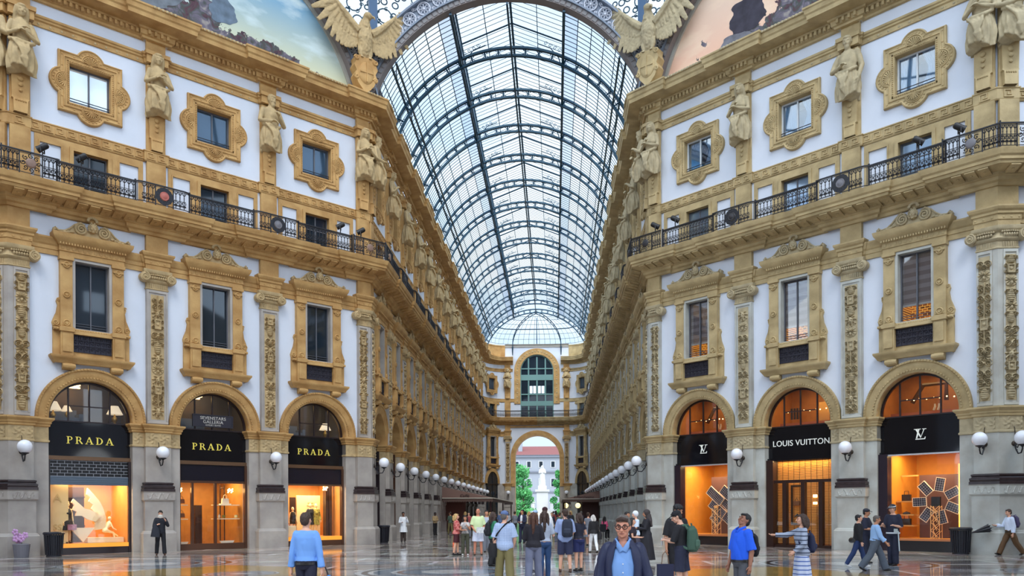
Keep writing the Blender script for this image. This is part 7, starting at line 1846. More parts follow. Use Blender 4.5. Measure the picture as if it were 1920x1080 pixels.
def cafe_table(x, y, lab):
    r = empty('cafe_table', (x, y, 0)); tag(r, lab, 'table'); MB().lathe([(0, .72), (.36, .72), (.36, .75), (0, .75)], (0, 0, 0), 16).build('table_top', mat('white_cloth', srgb(222, 214, 200), .8), r); MB().lathe([(.22, 0), (.22, .03), (.03, .06), (.03, .72)], (0, 0, 0), 10).build('pedestal_leg', IRON, r)
cafe_table(-6.1, 68.4, 'round cafe table under the left awning, nearest its corner'); cafe_table(-4.8, 70.2, 'round cafe table under the left awning, nearer the walkway')
r = empty('table_lamp', (-6.1, 68.4, .75)); tag(r, 'glowing orange lamp on the cafe table under the left awning', 'lamp'); MB().lathe([(.06, 0), (.02, .02), (.02, .3)], (0, 0, 0), 8).build('lamp_base', IRON, r); MB().sphere((0, 0, .42), .17, 12, 8, (1, 1, .8)).build('lamp_shade', mat('orange_glow', srgb(255, 110, 20), .5, emit=srgb(255, 90, 10), estr=2.2), r, 180)
for k, (x, lab) in enumerate(((3.4, 'glowing round lamp in the far doorway on the right, left of the pair'), (5.0, 'glowing round lamp in the far doorway on the right, right of the pair'))):
    r = empty('doorway_lamp', (x + .4, 108.4, 2.0)); tag(r, lab, 'lamp'); MB().sphere((0, 0, .35), .34, 12, 8).build('globe', mat('yellow_glow', srgb(255, 236, 180), .5, emit=srgb(255, 226, 150), estr=2.), r, 180); MB().lathe([(.12, -2.0), (.05, -1.9), (.04, .05), (.1, .1)], (0, 0, 0), 8).build('lamp_stand', IRON, r)
# ---- litter bins and flowers
def bin_(x, y, lab, k=1.):
    r = empty('litter_bin', (x, y, 0)); r.scale = (k, k, k); tag(r, lab, 'bin'); m = mat('black_bin', srgb(26, 26, 36), .45); b = MB()
    b.lathe([(.27, .0), (.27, .03), (.25, .05), (.3, .82), (.0, .82)], (0, 0, 0), 20); b.build('bin_body', m, r)
    b = MB()
    for i in range(24): a = 2 * pi * i / 24; b.tube([(.285 * cos(a), .285 * sin(a), .06), (.33 * cos(a), .33 * sin(a), .84)], .016, 4)
    b.build('bin_slats', m, r); MB().lathe([(.31, .84), (.37, .84), (.38, .9), (.34, .94), (.3, .9), (.31, .84)], (0, 0, 0), 24).build('bin_rim', m, r)
bin_(-17.0, 31.0, 'black slatted litter bin beside the shuttered shop'); bin_(-6.85, 43.6, 'black slatted litter bin at the corner where the left arcade begins'); bin_(17.3, 31.0, 'black slatted litter bin beside the panel-windmill window', 1.05); bin_(6.75, 44.6, 'dark litter bin beside the right corner pilaster')
r = empty('flower_pot', (-17.75, 30.2, 0)); tag(r, 'grey planter with pink orchid flowers at the left edge', 'planter')
MB().lathe([(.0, 0), (.24, 0), (.3, .5), (.27, .52), (.22, .48), (0, .48)], (0, 0, 0), 16).build('pot', mat('grey_pot', srgb(112, 110, 118), .6), r); b = MB(); rnd = random.Random(8)
MB().tube([(0, 0, .45), (.05, -.03, .7), (.12, -.05, .8)], .015, 5).build('stem', mat('stem_green', srgb(90, 110, 80), .7), r)
for k in range(9):
    c = Vector((rnd.uniform(-.22, .22), rnd.uniform(-.15, .1), .62 + rnd.uniform(0, .34)))
    for q in range(5): a = 2 * pi * q / 5 + k; b.sphere(c + Vector((.075 * cos(a), -.02, .075 * sin(a))), .06, 7, 5, (1, .4, 1))
b.build('blossoms', mat('pink_petals', srgb(206, 160, 206), .6), r, 180)
# ------------------------------------------------------------------ people
NAVY = pcol('navy', (32, 36, 62)); BLACK = pcol('black', (26, 24, 28)); WHITE = pcol('white', (226, 228, 232)); GREY = pcol('grey', (112, 116, 126)); KHAKI = pcol('khaki', (116, 106, 66)); DENIM = pcol('denim', (44, 74, 118), var=.3); SKYB = pcol('sky_blue', (112, 158, 222)); SHOE = mat('black_shoe', srgb(24, 20, 20), .35); WSHOE = mat('white_shoe', srgb(214, 212, 210), .5); BSHOE = mat('brown_shoe', srgb(70, 44, 30), .4)
def pat(name, kind, c1, c2, s):
    if name in MATS: return MATS[name]
    m = mat(name, srgb(*c1), .85); nt = m.node_tree; b = nt.nodes['Principled BSDF']; tc = _n(nt, 'ShaderNodeTexCoord'); sp = _n(nt, 'ShaderNodeSeparateXYZ'); nt.links.new(tc.outputs['Object'], sp.inputs[0])
    def bandn(ax, w):
        mu = _n(nt, 'ShaderNodeMath', operation='MULTIPLY'); mu.inputs[1].default_value = s; fr = _n(nt, 'ShaderNodeMath', operation='FRACT'); gt = _n(nt, 'ShaderNodeMath', operation='LESS_THAN'); gt.inputs[1].default_value = w
        nt.links.new(sp.outputs[ax], mu.inputs[0]); nt.links.new(mu.outputs[0], fr.inputs[0]); nt.links.new(fr.outputs[0], gt.inputs[0]); return gt.outputs[0]
    f = bandn('Z', .25 if kind == 'stripe' else .28)
    if kind == 'check':
        mxx = _n(nt, 'ShaderNodeMath', operation='MAXIMUM'); nt.links.new(f, mxx.inputs[0]); nt.links.new(bandn('X', .28), mxx.inputs[1]); f = mxx.outputs[0]
    mx = _n(nt, 'ShaderNodeMix', data_type='RGBA'); mx.inputs['A'].default_value = (*srgb(*c1), 1); mx.inputs['B'].default_value = (*srgb(*c2), 1); nt.links.new(f, mx.inputs['Factor']); nt.links.new(mx.outputs['Result'], b.inputs['Base Color']); return m
AW = pi
def wl(p, x, y, z):
    a = p.root.rotation_euler[2]; k = p.k; return (p.root.location.x + k * (x * cos(a) - y * sin(a)), p.root.location.y + k * (x * sin(a) + y * cos(a)), k * z)
def thing(name, mb, m, loc, rz, lab, cat, smooth=None):
    o = mb.build(name, m, None, smooth, loc=loc); o.rotation_euler[2] = rz; return tag(o, lab, cat)
DOWN = (((.16, .02, -1), (.02, -.25, -1)), ((-.16, .02, -1), (-.02, -.25, -1)))
FOLD = (((.2, -.15, -1), (-.9, -.6, .15)), ((-.2, -.15, -1), (.9, -.6, .25)))
FRONT = (((.15, -.2, -1), (-.55, -.8, -.05)), ((-.15, -.2, -1), (.55, -.8, -.05)))
UPF = (((.2, -.4, -1), (-.25, -.7, .8)), ((-.2, -.4, -1), (.25, -.7, .8)))
# 1 man in navy jacket walking towards the camera
b1 = Body('m', 1.12, legs=((14, 6), (-12, 14)), arms=(((.22, .06, -1), (.04, -.2, -1)), ((-.22, -.05, -1), (-.02, -.3, -1))), head=(-6, 6), lean=3)
p = Person(b1, (2.96, 8.03, 0), -.1, 1.63, .009, 'fair', 'man in dark glasses and open navy jacket over a blue shirt walking towards the viewer'); p.skin = mat('skin_ruddy', srgb(214, 146, 118), .5)
p.body().hair('short', 'grey'); p.part('hair_front', (lambda m: (setattr(m, 'M', b1.hm()), m.tube([(-.06, -.05, .215), (0, -.075, .235), (.06, -.05, .215)], [.02, .026, .02], 8), setattr(m, 'M', None), m)[-1])(MB()), HAIR['brown'], .006, 2, .007, 40)
p.top(pcol('light_blue', (122, 160, 214)), 0, .012, .88, 'shirt', z1=1.445); p.pants(GREY).shoes(SHOE)
b = MB(); b.M = b1.hm()
for s in (-1, 1):
    b.tube([(s * .034 + .026 * cos(t), -.103, .15 + .02 * sin(t)) for t in [2 * pi * i / 12 for i in range(13)]], .0045, 5, cap=False); b.tube([(s * .06, -.1, .155), (s * .078, -.02, .158), (s * .08, .03, .15)], .004, 5)
b.tube([(-.01, -.106, .156), (.01, -.106, .156)], .004, 5); b.M = None; p.link('glasses', b.mesh('glasses', mat('dark_plastic', srgb(30, 24, 24), .3), 60))
b = MB(); 
for s in (-1, 1): 
    q = [b1.up(Vector(v)) for v in ((s * .012, -.115, 1.40), (s * .05, -.11, 1.46), (s * .075, -.04, 1.5), (s * .055, .03, 1.515))]
    b.tube(q, 1., 8, sc=[(.012, .03), (.012, .034), (.012, .034), (.012, .03)], up=(0, 0, 1))
p.link('shirt_collar', b.mesh('shirt_collar', pcol('light_blue', (122, 160, 214)), 60))
# open jacket: partial shell with sleeves
b = MB(); rows = [(.86, .2, .155), (.95, .205, .158), (1.1, .2, .155), (1.25, .208, .155), (1.36, .208, .14), (1.43, .18, .118), (1.48, .115, .1), (1.515, .092, .088)]; N = 30; pts = []
for z, a, c in rows:
    g = .62 if z < 1.35 else .5
    for j in range(N + 1):
        t = -pi / 2 + g + (2 * pi - 2 * g) * j / N; w = 1 + .02 * sin(t * 7 + z * 9); pts.append(tuple(b1.up(Vector((a * w * cos(t), c * w * sin(t) - .01, z)))))
b.add(pts, [(i * (N + 1) + j, i * (N + 1) + j + 1, (i + 1) * (N + 1) + j + 1, (i + 1) * (N + 1) + j) for i in range(len(rows) - 1) for j in range(N)])
JK = mat('navy_jacket', srgb(28, 34, 66), .5, bump=.15, bscale=30); o = p.link('jacket', b.mesh('jacket', JK, 60)); sm = o.modifiers.new('thick', 'SOLIDIFY'); sm.thickness = .016
mb = MB(); b1.arms_(mb, .02, .97, .008); p.part('jacket_sleeves', mb, JK, .03, 3, None, 8.)
b = MB(); [b.sphere(b1.up(Vector((0, -.145 + .02 * (z - 1.)**2, z))), .008, 6, 5) for z in (1.0, 1.09, 1.18, 1.27)]; p.link('buttons', b.mesh('buttons', WHITE, 180))
# 2 man in blue shirt walking away
b2 = Body('m', 1.0, legs=((10, 4), (-8, 8)), arms=(((.2, .02, -1), (.1, -.12, -1)), ((-.2, .05, -1), (-.1, .0, -1))), head=(-8, 0), sw=.95)
p = Person(b2, (-1.51, 12.47, 0), AW, 1.66, .01, 'fair', 'man in a light blue shirt and dark trousers walking away with a blue umbrella'); p.body(False).hair('short', 'brown').top(SKYB, .97, .014, .93, 'shirt', 0, .004).pants(pcol('dark_navy', (28, 28, 48))).shoes(SHOE); p.belt(SHOE)
u = empty('umbrella', wl(p, -.34, -.05, .74), 0); u.scale = (1.05,) * 3; tag(u, 'folded blue umbrella carried by the walking man in the light blue shirt', 'umbrella')
M = Matrix.Rotation(radians(160), 4, 'Y')
b = MB(); b.M = M; b.lathe([(.0, .0), (.03, .02), (.07, .2), (.1, .42), (.02, .46)], (0, 0, 0), 12)
for k in range(6): a = pi * k / 3; b.tube([(.06 * cos(a), .06 * sin(a), .2), (.14 * cos(a), .13 * sin(a), .5)], [.03, .012], 6)
b.build('umbrella_canopy', mat('umbrella_blue', srgb(36, 120, 196), .5), u, 60); b = MB(); b.M = M; b.tube([(0, 0, -.12), (0, 0, .5)], .01, 6); b.build('umbrella_shaft', IRON, u)
# 3 man at the pillar
b3 = Body('m', 1., legs=((6, 2), (-6, 3)), arms=(((.35, -.5, -1), (-.45, -.6, 1.)), ((-.25, -.3, -1), (.55, -.9, .35))), head=(0, 12), spread=.12)
p = Person(b3, (-13.2, 31.8, 0), .5, 1.75, .014, 'fair', 'man in a dark suit leaning by the granite pilaster and raising papers to his face'); p.body().hair('short', 'black').top(pcol('charcoal', (30, 32, 42)), 1., .022, .84, 'jacket').pants(pcol('black_suit', (24, 24, 30))).shoes(BSHOE)
thing('papers', MB().sphere((0, 0, .08), .1, 7, 5, (.9, .35, .75)), pcol('paper', (206, 198, 186)), wl(p, -.02, -.27, 1.44), .5, 'crumpled pale papers held up by the man at the pilaster', 'papers'); thing('coat', MB().tube([(0, 0, .5), (.02, -.02, .3), (.0, 0, 0)], 1., 12, sc=[(.06, .05), (.14, .08), (.17, .08)], up=(0, 1, 0)), pcol('dark_coat', (40, 42, 52)), wl(p, -.2, -.22, .72), .5, 'dark coat hanging over the arm of the man at the pilaster', 'coat', 60)
# 4 chef
b4 = Body('m', 1.05, arms=(((.3, -.2, -.8), (-.3, -.5, 1.)), ((-.2, -.1, -1), (.5, -.6, .1))), head=(20, 8)); p = Person(b4, (-6.0, 44.86, 0), .1, 1.64, .016, 'brown', 'man in a long white coat talking on a phone beside the left arcade'); p.body(False).hair('short', 'black').top(WHITE, 1., .02, .84, 'coat'); p.skirt(WHITE, .58, .23, 'coat_skirt', 5, 1.).pants(pcol('brown_dark', (56, 44, 40))).shoes(SHOE)
# 5 vendor
b5 = Body('m', 1.05, arms=FRONT, head=(30, 10)); p = Person(b5, (-6.13, 57.8, 0), .7, 1.6, .018, 'dark', 'man in a beige jacket standing by the left arcade before the awning'); p.body(False).hair('short', 'black').top(pcol('beige', (168, 142, 104)), 1., .02).pants(BLACK).shoes(SHOE)
# 6 red woman
b6 = Body('f', 1.1, arms=FRONT, legs=((4, 2), (-6, 4)), head=(0, 0)); p = Person(b6, (-1.42, 31.1, 0), pi / 2, 1.57, .013, 'fair', 'blonde woman in a red patterned top and maroon shorts, facing right'); p.body().hair('bob', 'blond').top(mat('red_print', srgb(168, 40, 44), .8, var=.6, vscale=16, tint2=srgb(226, 150, 140)), .7, .03, .9, 'blouse', .02).pants(pcol('maroon', (72, 24, 34)), .45, .02, .02, 'shorts').shoes(BLACK)
q = MB(); b6.legs_(q, .024, .46); 
# 7 eating woman
b7 = Body('f', 1., arms=(((.25, -.2, -1), (-.5, -.6, .7)), ((-.2, -.15, -1), (.7, -.7, .05))), legs=((0, 0), (2, 2)), spread=.06); p = Person(b7, (-1.08, 31.0, 0), .1, 1.5, .013, 'tan', 'woman in a white top and olive trousers bringing food to her mouth'); p.body().hair('long', 'black').top(mat('white_black_top', srgb(214, 206, 204), .8, var=.8, vscale=5), .25, .014, .95, 'top').pants(pcol('olive', (66, 66, 50))).shoes(WSHOE)
# 8 yellow shirt man
b8 = Body('m', 1.15, arms=(((.2, .02, -1), (-.35, -.6, -.6)), ((-.2, .02, -1), (.35, -.6, -.6))), spread=.1, head=(-14, -2)); p = Person(b8, (-.6, 31.05, 0), .15, 1.76, .012, 'fair', 'tall grey-haired man in a pale yellow-green polo and white shorts holding a leaflet'); p.skin = mat('skin_sun', srgb(196, 126, 100), .5); p.body().hair('bald', 'white').top(pcol('lime_polo', (206, 222, 168)), .45, .028, .88, 'polo_shirt', .01).pants(pcol('pale_shorts', (214, 218, 236)), .47, .028, .03, 'shorts', .01).shoes(BSHOE)
thing('leaflet', MB().box(-.2, .2, -.005, .005, -.11, .11), mat('printed_paper', srgb(226, 226, 226), .8, var=.35, vscale=14), wl(p, .12, -.34, .95), .3, 'pale printed leaflet held by the man in the yellow-green polo', 'leaflet')
# 9 man behind
p = Person(Body('m', 1., arms=DOWN), (-.45, 33.2, 0), .2, 1.7, .018, 'tan', 'dark-haired man in a pale grey shirt standing behind the yellow-green polo man'); p.body(False).hair('short', 'black').top(pcol('pale_grey', (170, 178, 192)), 1., .02).pants(GREY).shoes(SHOE)
# 10 green woman
b10 = Body('f', 1.1, arms=FRONT, legs=((6, 2), (-8, 4)), head=(20, 0)); p = Person(b10, (.45, 24.8, 0), 2.0, 1.64, .012, 'tan', 'woman in a green top and black trousers with a black backpack, looking back'); p.body().hair('curly', 'brown').top(pcol('green', (48, 120, 88)), .9, .022).pants(BLACK, 1., .02, .03).shoes(SHOE)
backpack(wl(p, 0, .2, .98), 2.0, p.k, BLACK, pcol('black2', (38, 36, 42)), 'large black backpack worn by the woman in the green top')
# 11 check shirt man
b11 = Body('m', 1.2, arms=(((.2, .06, -1), (.0, -.1, -1)), ((-.22, .02, -1), (.2, -.5, -.8))), legs=((4, 2), (-8, 4)), spread=.14, head=(-25, 6)); p = Person(b11, (1.19, 18.17, 0), AW, 1.66, .01, 'fair', 'man in a blue checked shirt, blue cap and khaki trousers seen from behind'); p.body(False).hair('short', 'grey').top(pat('check_cloth', 'check', (206, 220, 240), (84, 110, 164), 56), .45, .032, .82, 'shirt', .012).pants(KHAKI, 1., .026, .03).shoes(BSHOE); p.cap(pcol('cap_blue', (92, 110, 150), .9), True)
s = empty('shoulder_bag', wl(p, .27, -.02, .86), AW); tag(s, 'dark cross-body bag of the man in the checked shirt', 'bag'); MB().tube([(0, 0, -.16), (0, 0, 0), (0, 0, .14)], 1., 12, sc=[(.1, .14), (.12, .16), (.09, .13)], up=(0, 1, 0)).build('bag_body', BLACK, s, 60)
MB().tube([(-.0, .02, .12), (-.1, .14, .35), (-.28, .165, .56), (-.42, .05, .66), (-.4, -.1, .6), (-.2, -.18, .35), (-.02, -.1, .12)], .026, 6, sc=[(1, .35)] * 7).build('strap', BLACK, s, 60)
# 12 suit man
p = Person(Body('m', 1., arms=FRONT, spread=.08, head=(-30, 0)), (.62, 42.8, 0), -.4, 1.74, .015, 'tan', 'man in a navy suit and white shirt facing the crowd'); p.body(False).hair('short', 'black').top(WHITE, 0, .012, .92, 'shirt').pants(NAVY).shoes(SHOE)
b = MB(); bb = p.b; pts = []; N = 24; rows = [(.82, .19, .145), (1.0, .182, .138), (1.2, .19, .138), (1.36, .2, .13), (1.44, .165, .105), (1.5, .085, .08)]
for z, a, c in rows:
    for j in range(N + 1): t = -pi / 2 + .35 + (2 * pi - .7) * j / N; pts.append(tuple(bb.up(Vector((a * cos(t), c * sin(t), z)))))
b.add(pts, [(i * (N + 1) + j, i * (N + 1) + j + 1, (i + 1) * (N + 1) + j + 1, (i + 1) * (N + 1) + j) for i in range(len(rows) - 1) for j in range(N)]); o = p.link('suit_jacket', b.mesh('suit_jacket', NAVY, 60)); o.modifiers.new('t', 'SOLIDIFY').thickness = .015; mb = MB(); bb.arms_(mb, .022, .96); p.part('sleeves', mb, NAVY)
# 13 long-haired woman
b13 = Body('f', 1.1, arms=(((.2, -.1, -1), (-.4, -.7, .1)), ((-.2, -.1, -1), (.4, -.7, .1))), legs=((-6, 6), (6, 2)), spread=.1, sw=1.08); p = Person(b13, (1.81, 18.9, 0), AW, 1.63, .01, 'fair', 'woman with long reddish-brown hair in a black jumper and grey trousers seen from behind'); p.body(False).hair('long', 'chestnut').top(pcol('black_knit', (32, 28, 36)), 1., .035, .9, 'jumper', .0, .012).pants(pcol('blue_grey', (112, 116, 138)), 1., .024, .03).shoes(SHOE)
# 14 grey tee
b14 = Body('f', 1.05, arms=(((.18, -.05, -1), (.1, -.9, .1)), ((-.3, -.05, -1), (-.05, -.9, .2))), legs=((-4, 2), (5, 2))); p = Person(b14, (2.05, 20.0, 0), AW + .05, 1.66, .01, 'fair', 'woman with long brown hair in a pale grey T-shirt and blue jeans seen from behind'); p.body(False).hair('long', 'brown').top(pcol('pale_tee', (166, 174, 190)), .42, .018, .94, 't_shirt').pants(DENIM, 1., .012, .012).shoes(WSHOE)
# 15/16 in front of them
p = Person(Body('m', 1.1, arms=UPF), (1.98, 27.3, 0), AW, 1.78, .015, 'fair', 'tall man in a white shirt and dark maroon cap beyond the long-haired women'); p.body(False).hair('short', 'brown').top(WHITE, .9, .025).pants(pcol('maroon_trousers', (110, 56, 62))).shoes(SHOE); p.cap(pcol('cap_maroon', (56, 26, 36), .9))
p = Person(Body('m', 1.1, arms=FRONT), (1.62, 29.2, 0), AW - .3, 1.68, .016, 'fair', 'man in a pale blue cap and red shirt beyond the long-haired women'); p.body(False).hair('short', 'grey').top(pcol('brick_red', (150, 58, 58)), .5, .025).pants(GREY).shoes(SHOE); p.cap(pcol('cap_pale', (150, 178, 206), .9))
# 17 backpack man
b17 = Body('m', 1.15, arms=(((.2, -.1, -1), (-.3, -.8, .3)), ((-.2, -.1, -1), (.3, -.8, .3))), legs=((3, 2), (-3, 2)), spread=.12, head=(14, 0)); p = Person(b17, (2.58, 22.3, 0), AW, 1.71, .01, 'fair', 'man in a pale blue shirt and navy shorts with a dark backpack seen from behind'); p.body(False).hair('short', 'brown').top(pcol('lilac_blue', (148, 164, 204)), .5, .03, .84, 'shirt', .012).pants(pcol('navy_shorts', (42, 46, 74)), .5, .03, .035, 'shorts', .01).shoes(BSHOE)
backpack(wl(p, -.06, .22, .98), AW, p.k, pcol('dark_slate', (36, 42, 58)), pcol('dark_slate2', (46, 52, 68)), 'dark navy backpack on the man in the pale blue shirt', tall=.5)
# 18 navy woman
b18 = Body('f', 1.15, arms=(((.2, -.1, -1), (-.5, -.7, .2)), ((-.35, .05, -1), (.1, -.9, .0))), legs=((0, 0), (2, 2)), head=(18, 0)); p = Person(b18, (2.96, 22.65, 0), AW + .5, 1.6, .01, 'fair', 'short-haired woman in a navy top and dark blue shorts beside the backpack man'); p.body(False).hair('bob', 'brown').top(pcol('ink', (28, 30, 48)), .28, .022, .92, 'top').pants(pcol('royal_navy', (32, 40, 88)), .4, .026, .03, 'shorts').shoes(SHOE)
# 19 walking woman in white jeans
b19 = Body('f', 1.05, arms=DOWN, legs=((18, 6), (-16, 12)), head=(0, 14)); p = Person(b19, (3.84, 32.8, 0), AW + .25, 1.52, .013, 'fair', 'woman in a black jacket and white jeans walking away with a large black bag'); p.body(False).hair('bob', 'white').top(BLACK, 1., .03, .9, 'jacket').pants(WHITE, 1., .012, .01).shoes(SHOE); p.belt(GREY)
s = empty('shoulder_bag', wl(p, -.28, .05, .8), AW + .25); tag(s, 'large black shoulder bag of the woman in white jeans', 'bag'); MB().tube([(0, 0, -.18), (0, 0, 0), (0, 0, .14)], 1., 12, sc=[(.08, .16), (.1, .18), (.06, .13)], up=(0, 1, 0)).build('bag_body', BLACK, s, 60); MB().tube([(0, -.1, .12), (.05, -.06, .45), (.08, .0, .56), (.05, .08, .4), (0, .1, .12)], .014, 6).build('strap', BLACK, s)
p = Person(Body('f', 1., arms=DOWN, legs=((14, 4), (-12, 8))), (3.88, 38.7, 0), AW - .2, 1.6, .017, 'fair', 'woman in a grey sleeveless dress walking beyond the woman in white jeans'); p.body(False).hair('bun', 'brown').top(GREY, .2, .02, .9, 'dress'); p.skirt(GREY, .5, .24).shoes(SHOE)
p = Person(Body('f', 1., arms=FRONT, legs=((75, 80), (78, 82))), (5.3, 49.5, .42), AW - .5, 1.6, .018, 'tan', 'dark-haired woman in a pink top seated by the right arcade'); p.body(False).hair('long', 'black').top(pcol('pink', (222, 92, 132)), .9, .022).pants(BLACK).shoes(SHOE); p.root.location.z = 0
ch = empty('cafe_chair', (5.3, 49.5, 0), AW - .5); tag(ch, 'dark cafe chair under the seated woman in pink', 'chair'); hz = p.b.leg[0][0].z * p.k - .12; MB().box(-.2, .2, -.22, .2, hz - .04, hz).build('seat', IRON, ch); MB().box(-.2, .2, .2, .23, hz, hz + .42).build('backrest', IRON, ch)
for q1 in (-.18, .18):
    for q2 in (-.2, .2): MB().box(q1 - .015, q1 + .015, q2 - .015, q2 + .015, 0, hz - .04).build('leg', IRON, ch)
# 21 hijab
b21 = Body('f', 1.1, arms=(((.2, -.3, -1), (-.2, -.9, .15)), ((-.2, -.3, -1), (.2, -.9, .1))), head=(0, 8)); p = Person(b21, (5.2, 26.1, 0), -pi / 2, 1.68, .011, 'tan', 'woman in a long black robe and dark headscarf facing left'); p.body().top(pcol('abaya', (30, 28, 36)), 1., .03, .9, 'robe', .02); p.skirt(pcol('abaya', (0, 0, 0)), .12, .3, 'robe_skirt', 6, 1.05, r0=.17).shoes(SHOE)
mb = MB(); mb.M = b21.hm(); mb.sphere((0, .035, .16), .118, 16, 12, (.9, .98, 1.05)); mb.tube([(0, .06, .1), (0, .06, 0), (0, .09, -.12), (0, .12, -.32)], 1., 14, sc=[(.1, .1), (.12, .1), (.15, .08), (.12, .04)], up=(0, 1, 0)); mb.M = None; p.part('headscarf', mb, pcol('scarf', (62, 54, 54)), .014, 2, .009)
# 22-24 near the robe woman
p = Person(Body('f', .95, arms=FRONT), (4.5, 23.3, 0), 1.2, 1.45, .012, 'fair', 'girl with dark wavy hair in a dark top behind the navy-jacket man'); p.body().hair('curly', 'black').top(pcol('plum_black', (40, 30, 42)), .3, .016).pants(BLACK).shoes(SHOE)
p = Person(Body('m', 1., arms=FRONT), (4.75, 27.8, 0), .9, 1.62, .016, 'tan', 'dark-haired man in a white and black shirt behind the girl with wavy hair'); p.body(False).hair('short', 'black').top(pat('bw_stripe', 'stripe', (220, 220, 226), (36, 36, 44), 8), .6, .022).pants(BLACK).shoes(SHOE)
p = Person(Body('f', 1., arms=FRONT, head=(0, 10)), (5.0, 27.6, 0), -1.2, 1.64, .016, 'fair', 'woman in a white headscarf and pale top beyond the robed woman'); p.body(False).top(pcol('pale_top', (206, 220, 236)), 1., .022); p.skirt(pcol('dusk', (70, 66, 80)), .1, .24).shoes(SHOE); mb = MB(); mb.M = p.b.hm(); mb.sphere((0, .03, .165), .115, 14, 10, (.9, .98, 1.)); mb.M = None; p.part('headscarf', mb, WHITE, .006, 2, .01)
# 25 tall man with tote
b25 = Body('m', 1.02, arms=(((.16, -.2, -1), (-.5, -.7, .15)), ((-.16, .02, -1), (-.02, -.2, -1))), legs=((2, 2), (-2, 2)), head=(30, 18)); p = Person(b25, (4.86, 17.4, 0), 0.15, 1.78, .01, 'tan', 'tall curly-haired man in black standing behind the man with the green backpack'); p.body().hair('short', 'black'); p.part('curls', (lambda m: (setattr(m, 'M', b25.hm()), [m.sphere((.085 * cos(k * 2.4) * sin(.3 + k * .05), .02 + .085 * sin(k * 2.4) * sin(.3 + k * .05), .2 + .055 * cos(.3 + k * .05)), .028, 6, 5) for k in range(30)], setattr(m, 'M', None), m)[-1])(MB()), HAIR['black'], .004, 1, .008)
p.top(pcol('black_tee', (28, 26, 30)), .48, .022, .9, 't_shirt').pants(BLACK, .5, .02, .03, 'shorts').shoes(SHOE)
s = empty('tote_bag', wl(p, -.26, -.05, .22), .15); tag(s, 'navy tote bag hanging from the hand of the tall man in black', 'bag'); MB().box(-.17, .17, -.05, .05, 0, .32).build('bag_body', mat('navy_canvas', srgb(34, 36, 66), .7), s); MB().tube([(-.08, 0, .32), (-.05, 0, .52), (0, 0, .58), (.05, 0, .52), (.08, 0, .32)], .01, 6).build('handle', mat('brown_handle', srgb(110, 84, 66), .6), s)
# 26 cap man with green backpack
b26 = Body('m', 1., arms=(((.2, -.3, -1), (-.55, -.7, .12)), ((-.2, -.25, -1), (.5, -.75, .2))), legs=((3, 3), (-5, 4)), spread=.08, head=(18, 26), lean=4); p = Person(b26, (4.73, 15.9, 0), -2.0, 1.66, .009, 'fair', 'man in a black cap and T-shirt looking down at his phone, wearing a green backpack'); p.body(False).hair('short', 'black').top(pcol('black_tee', (0, 0, 0)), .5, .022, .86, 't_shirt').pants(pcol('navy_dark_shorts', (34, 36, 58)), .47, .026, .03, 'shorts', .01).shoes(SHOE); p.cap(BLACK)
backpack(wl(p, 0, .23, .92), -2.0, p.k, pcol('moss_green', (62, 88, 72)), pcol('moss_green2', (74, 102, 84)), 'large green backpack on the man in the black cap', tall=.52, wide=.34, deep=.22)
thing('phone', MB().box(-.035, .035, -.005, .005, -.07, .07), mat('phone_white', srgb(226, 226, 230), .3), wl(p, .02, -.4, 1.12), -2., 'white phone in the hands of the man in the black cap', 'phone')
# 27 blue polo
b27 = Body('m', 1.25, arms=(((.16, .1, -1), (.02, -.15, -1)), ((-.2, -.06, -1), (-.05, -.3, -1))), legs=((4, 2), (-6, 4)), head=(0, -22)); p = Person(b27, (5.25, 13.12, 0), -1.15, 1.62, .009, 'brown', 'man in a bright blue polo shirt gazing upwards, small dark backpack on his back'); p.skin = mat('skin_olive', srgb(156, 104, 80), .5); p.body().hair('short', 'black').top(pcol('bright_blue', (28, 92, 222)), .48, .024, .93, 'polo_shirt').pants(pcol('charcoal_grey', (82, 82, 88)), 1., .022, .03).shoes(SHOE); p.belt(SHOE)
b = MB(); 
for s in (-1, 1): b.tube([b27.up(Vector(v)) for v in ((s * .015, -.1, 1.43), (s * .05, -.085, 1.475), (s * .075, -.01, 1.5), (s * .05, .05, 1.51))], 1., 8, sc=[(.01, .024)] * 4, up=(0, 0, 1))
p.link('collar', b.mesh('collar', pcol('bright_blue', (0, 0, 0)), 60)); backpack(wl(p, 0, .23, 1.0), -1.15, p.k, BLACK, pcol('black2', (0, 0, 0)), 'small dark backpack on the man in the bright blue polo', tall=.4, wide=.28, deep=.14)
# 28 striped woman
b28 = Body('f', 1.05, arms=(((.3, -.1, -1), (-.1, -.6, -.5)), ((-.1, -1, -.35), (.05, -1, .02))), legs=((4, 2), (-6, 4)), head=(0, 2)); p = Person(b28, (7.1, 16.2, 0), -pi / 2, 1.58, .009, 'fair', 'woman in a grey striped cardigan and blue banded skirt stretching out one arm'); p.body().hair('bob', 'brown').top(pat('grey_stripe', 'stripe', (156, 164, 182), (52, 58, 78), 11), 1., .026, .84, 'cardigan', .02); p.skirt(pat('blue_band', 'stripe', (196, 202, 220), (70, 98, 166), 11), .25, .25, 'skirt', 6, 1.0).shoes(SHOE)
backpack(wl(p, 0, .2, .92), -pi / 2, p.k, pcol('ink_blue', (30, 34, 62)), pcol('ink_blue2', (40, 44, 74)), 'dark blue backpack with white piping worn by the woman in the striped cardigan', tall=.42, wide=.3)
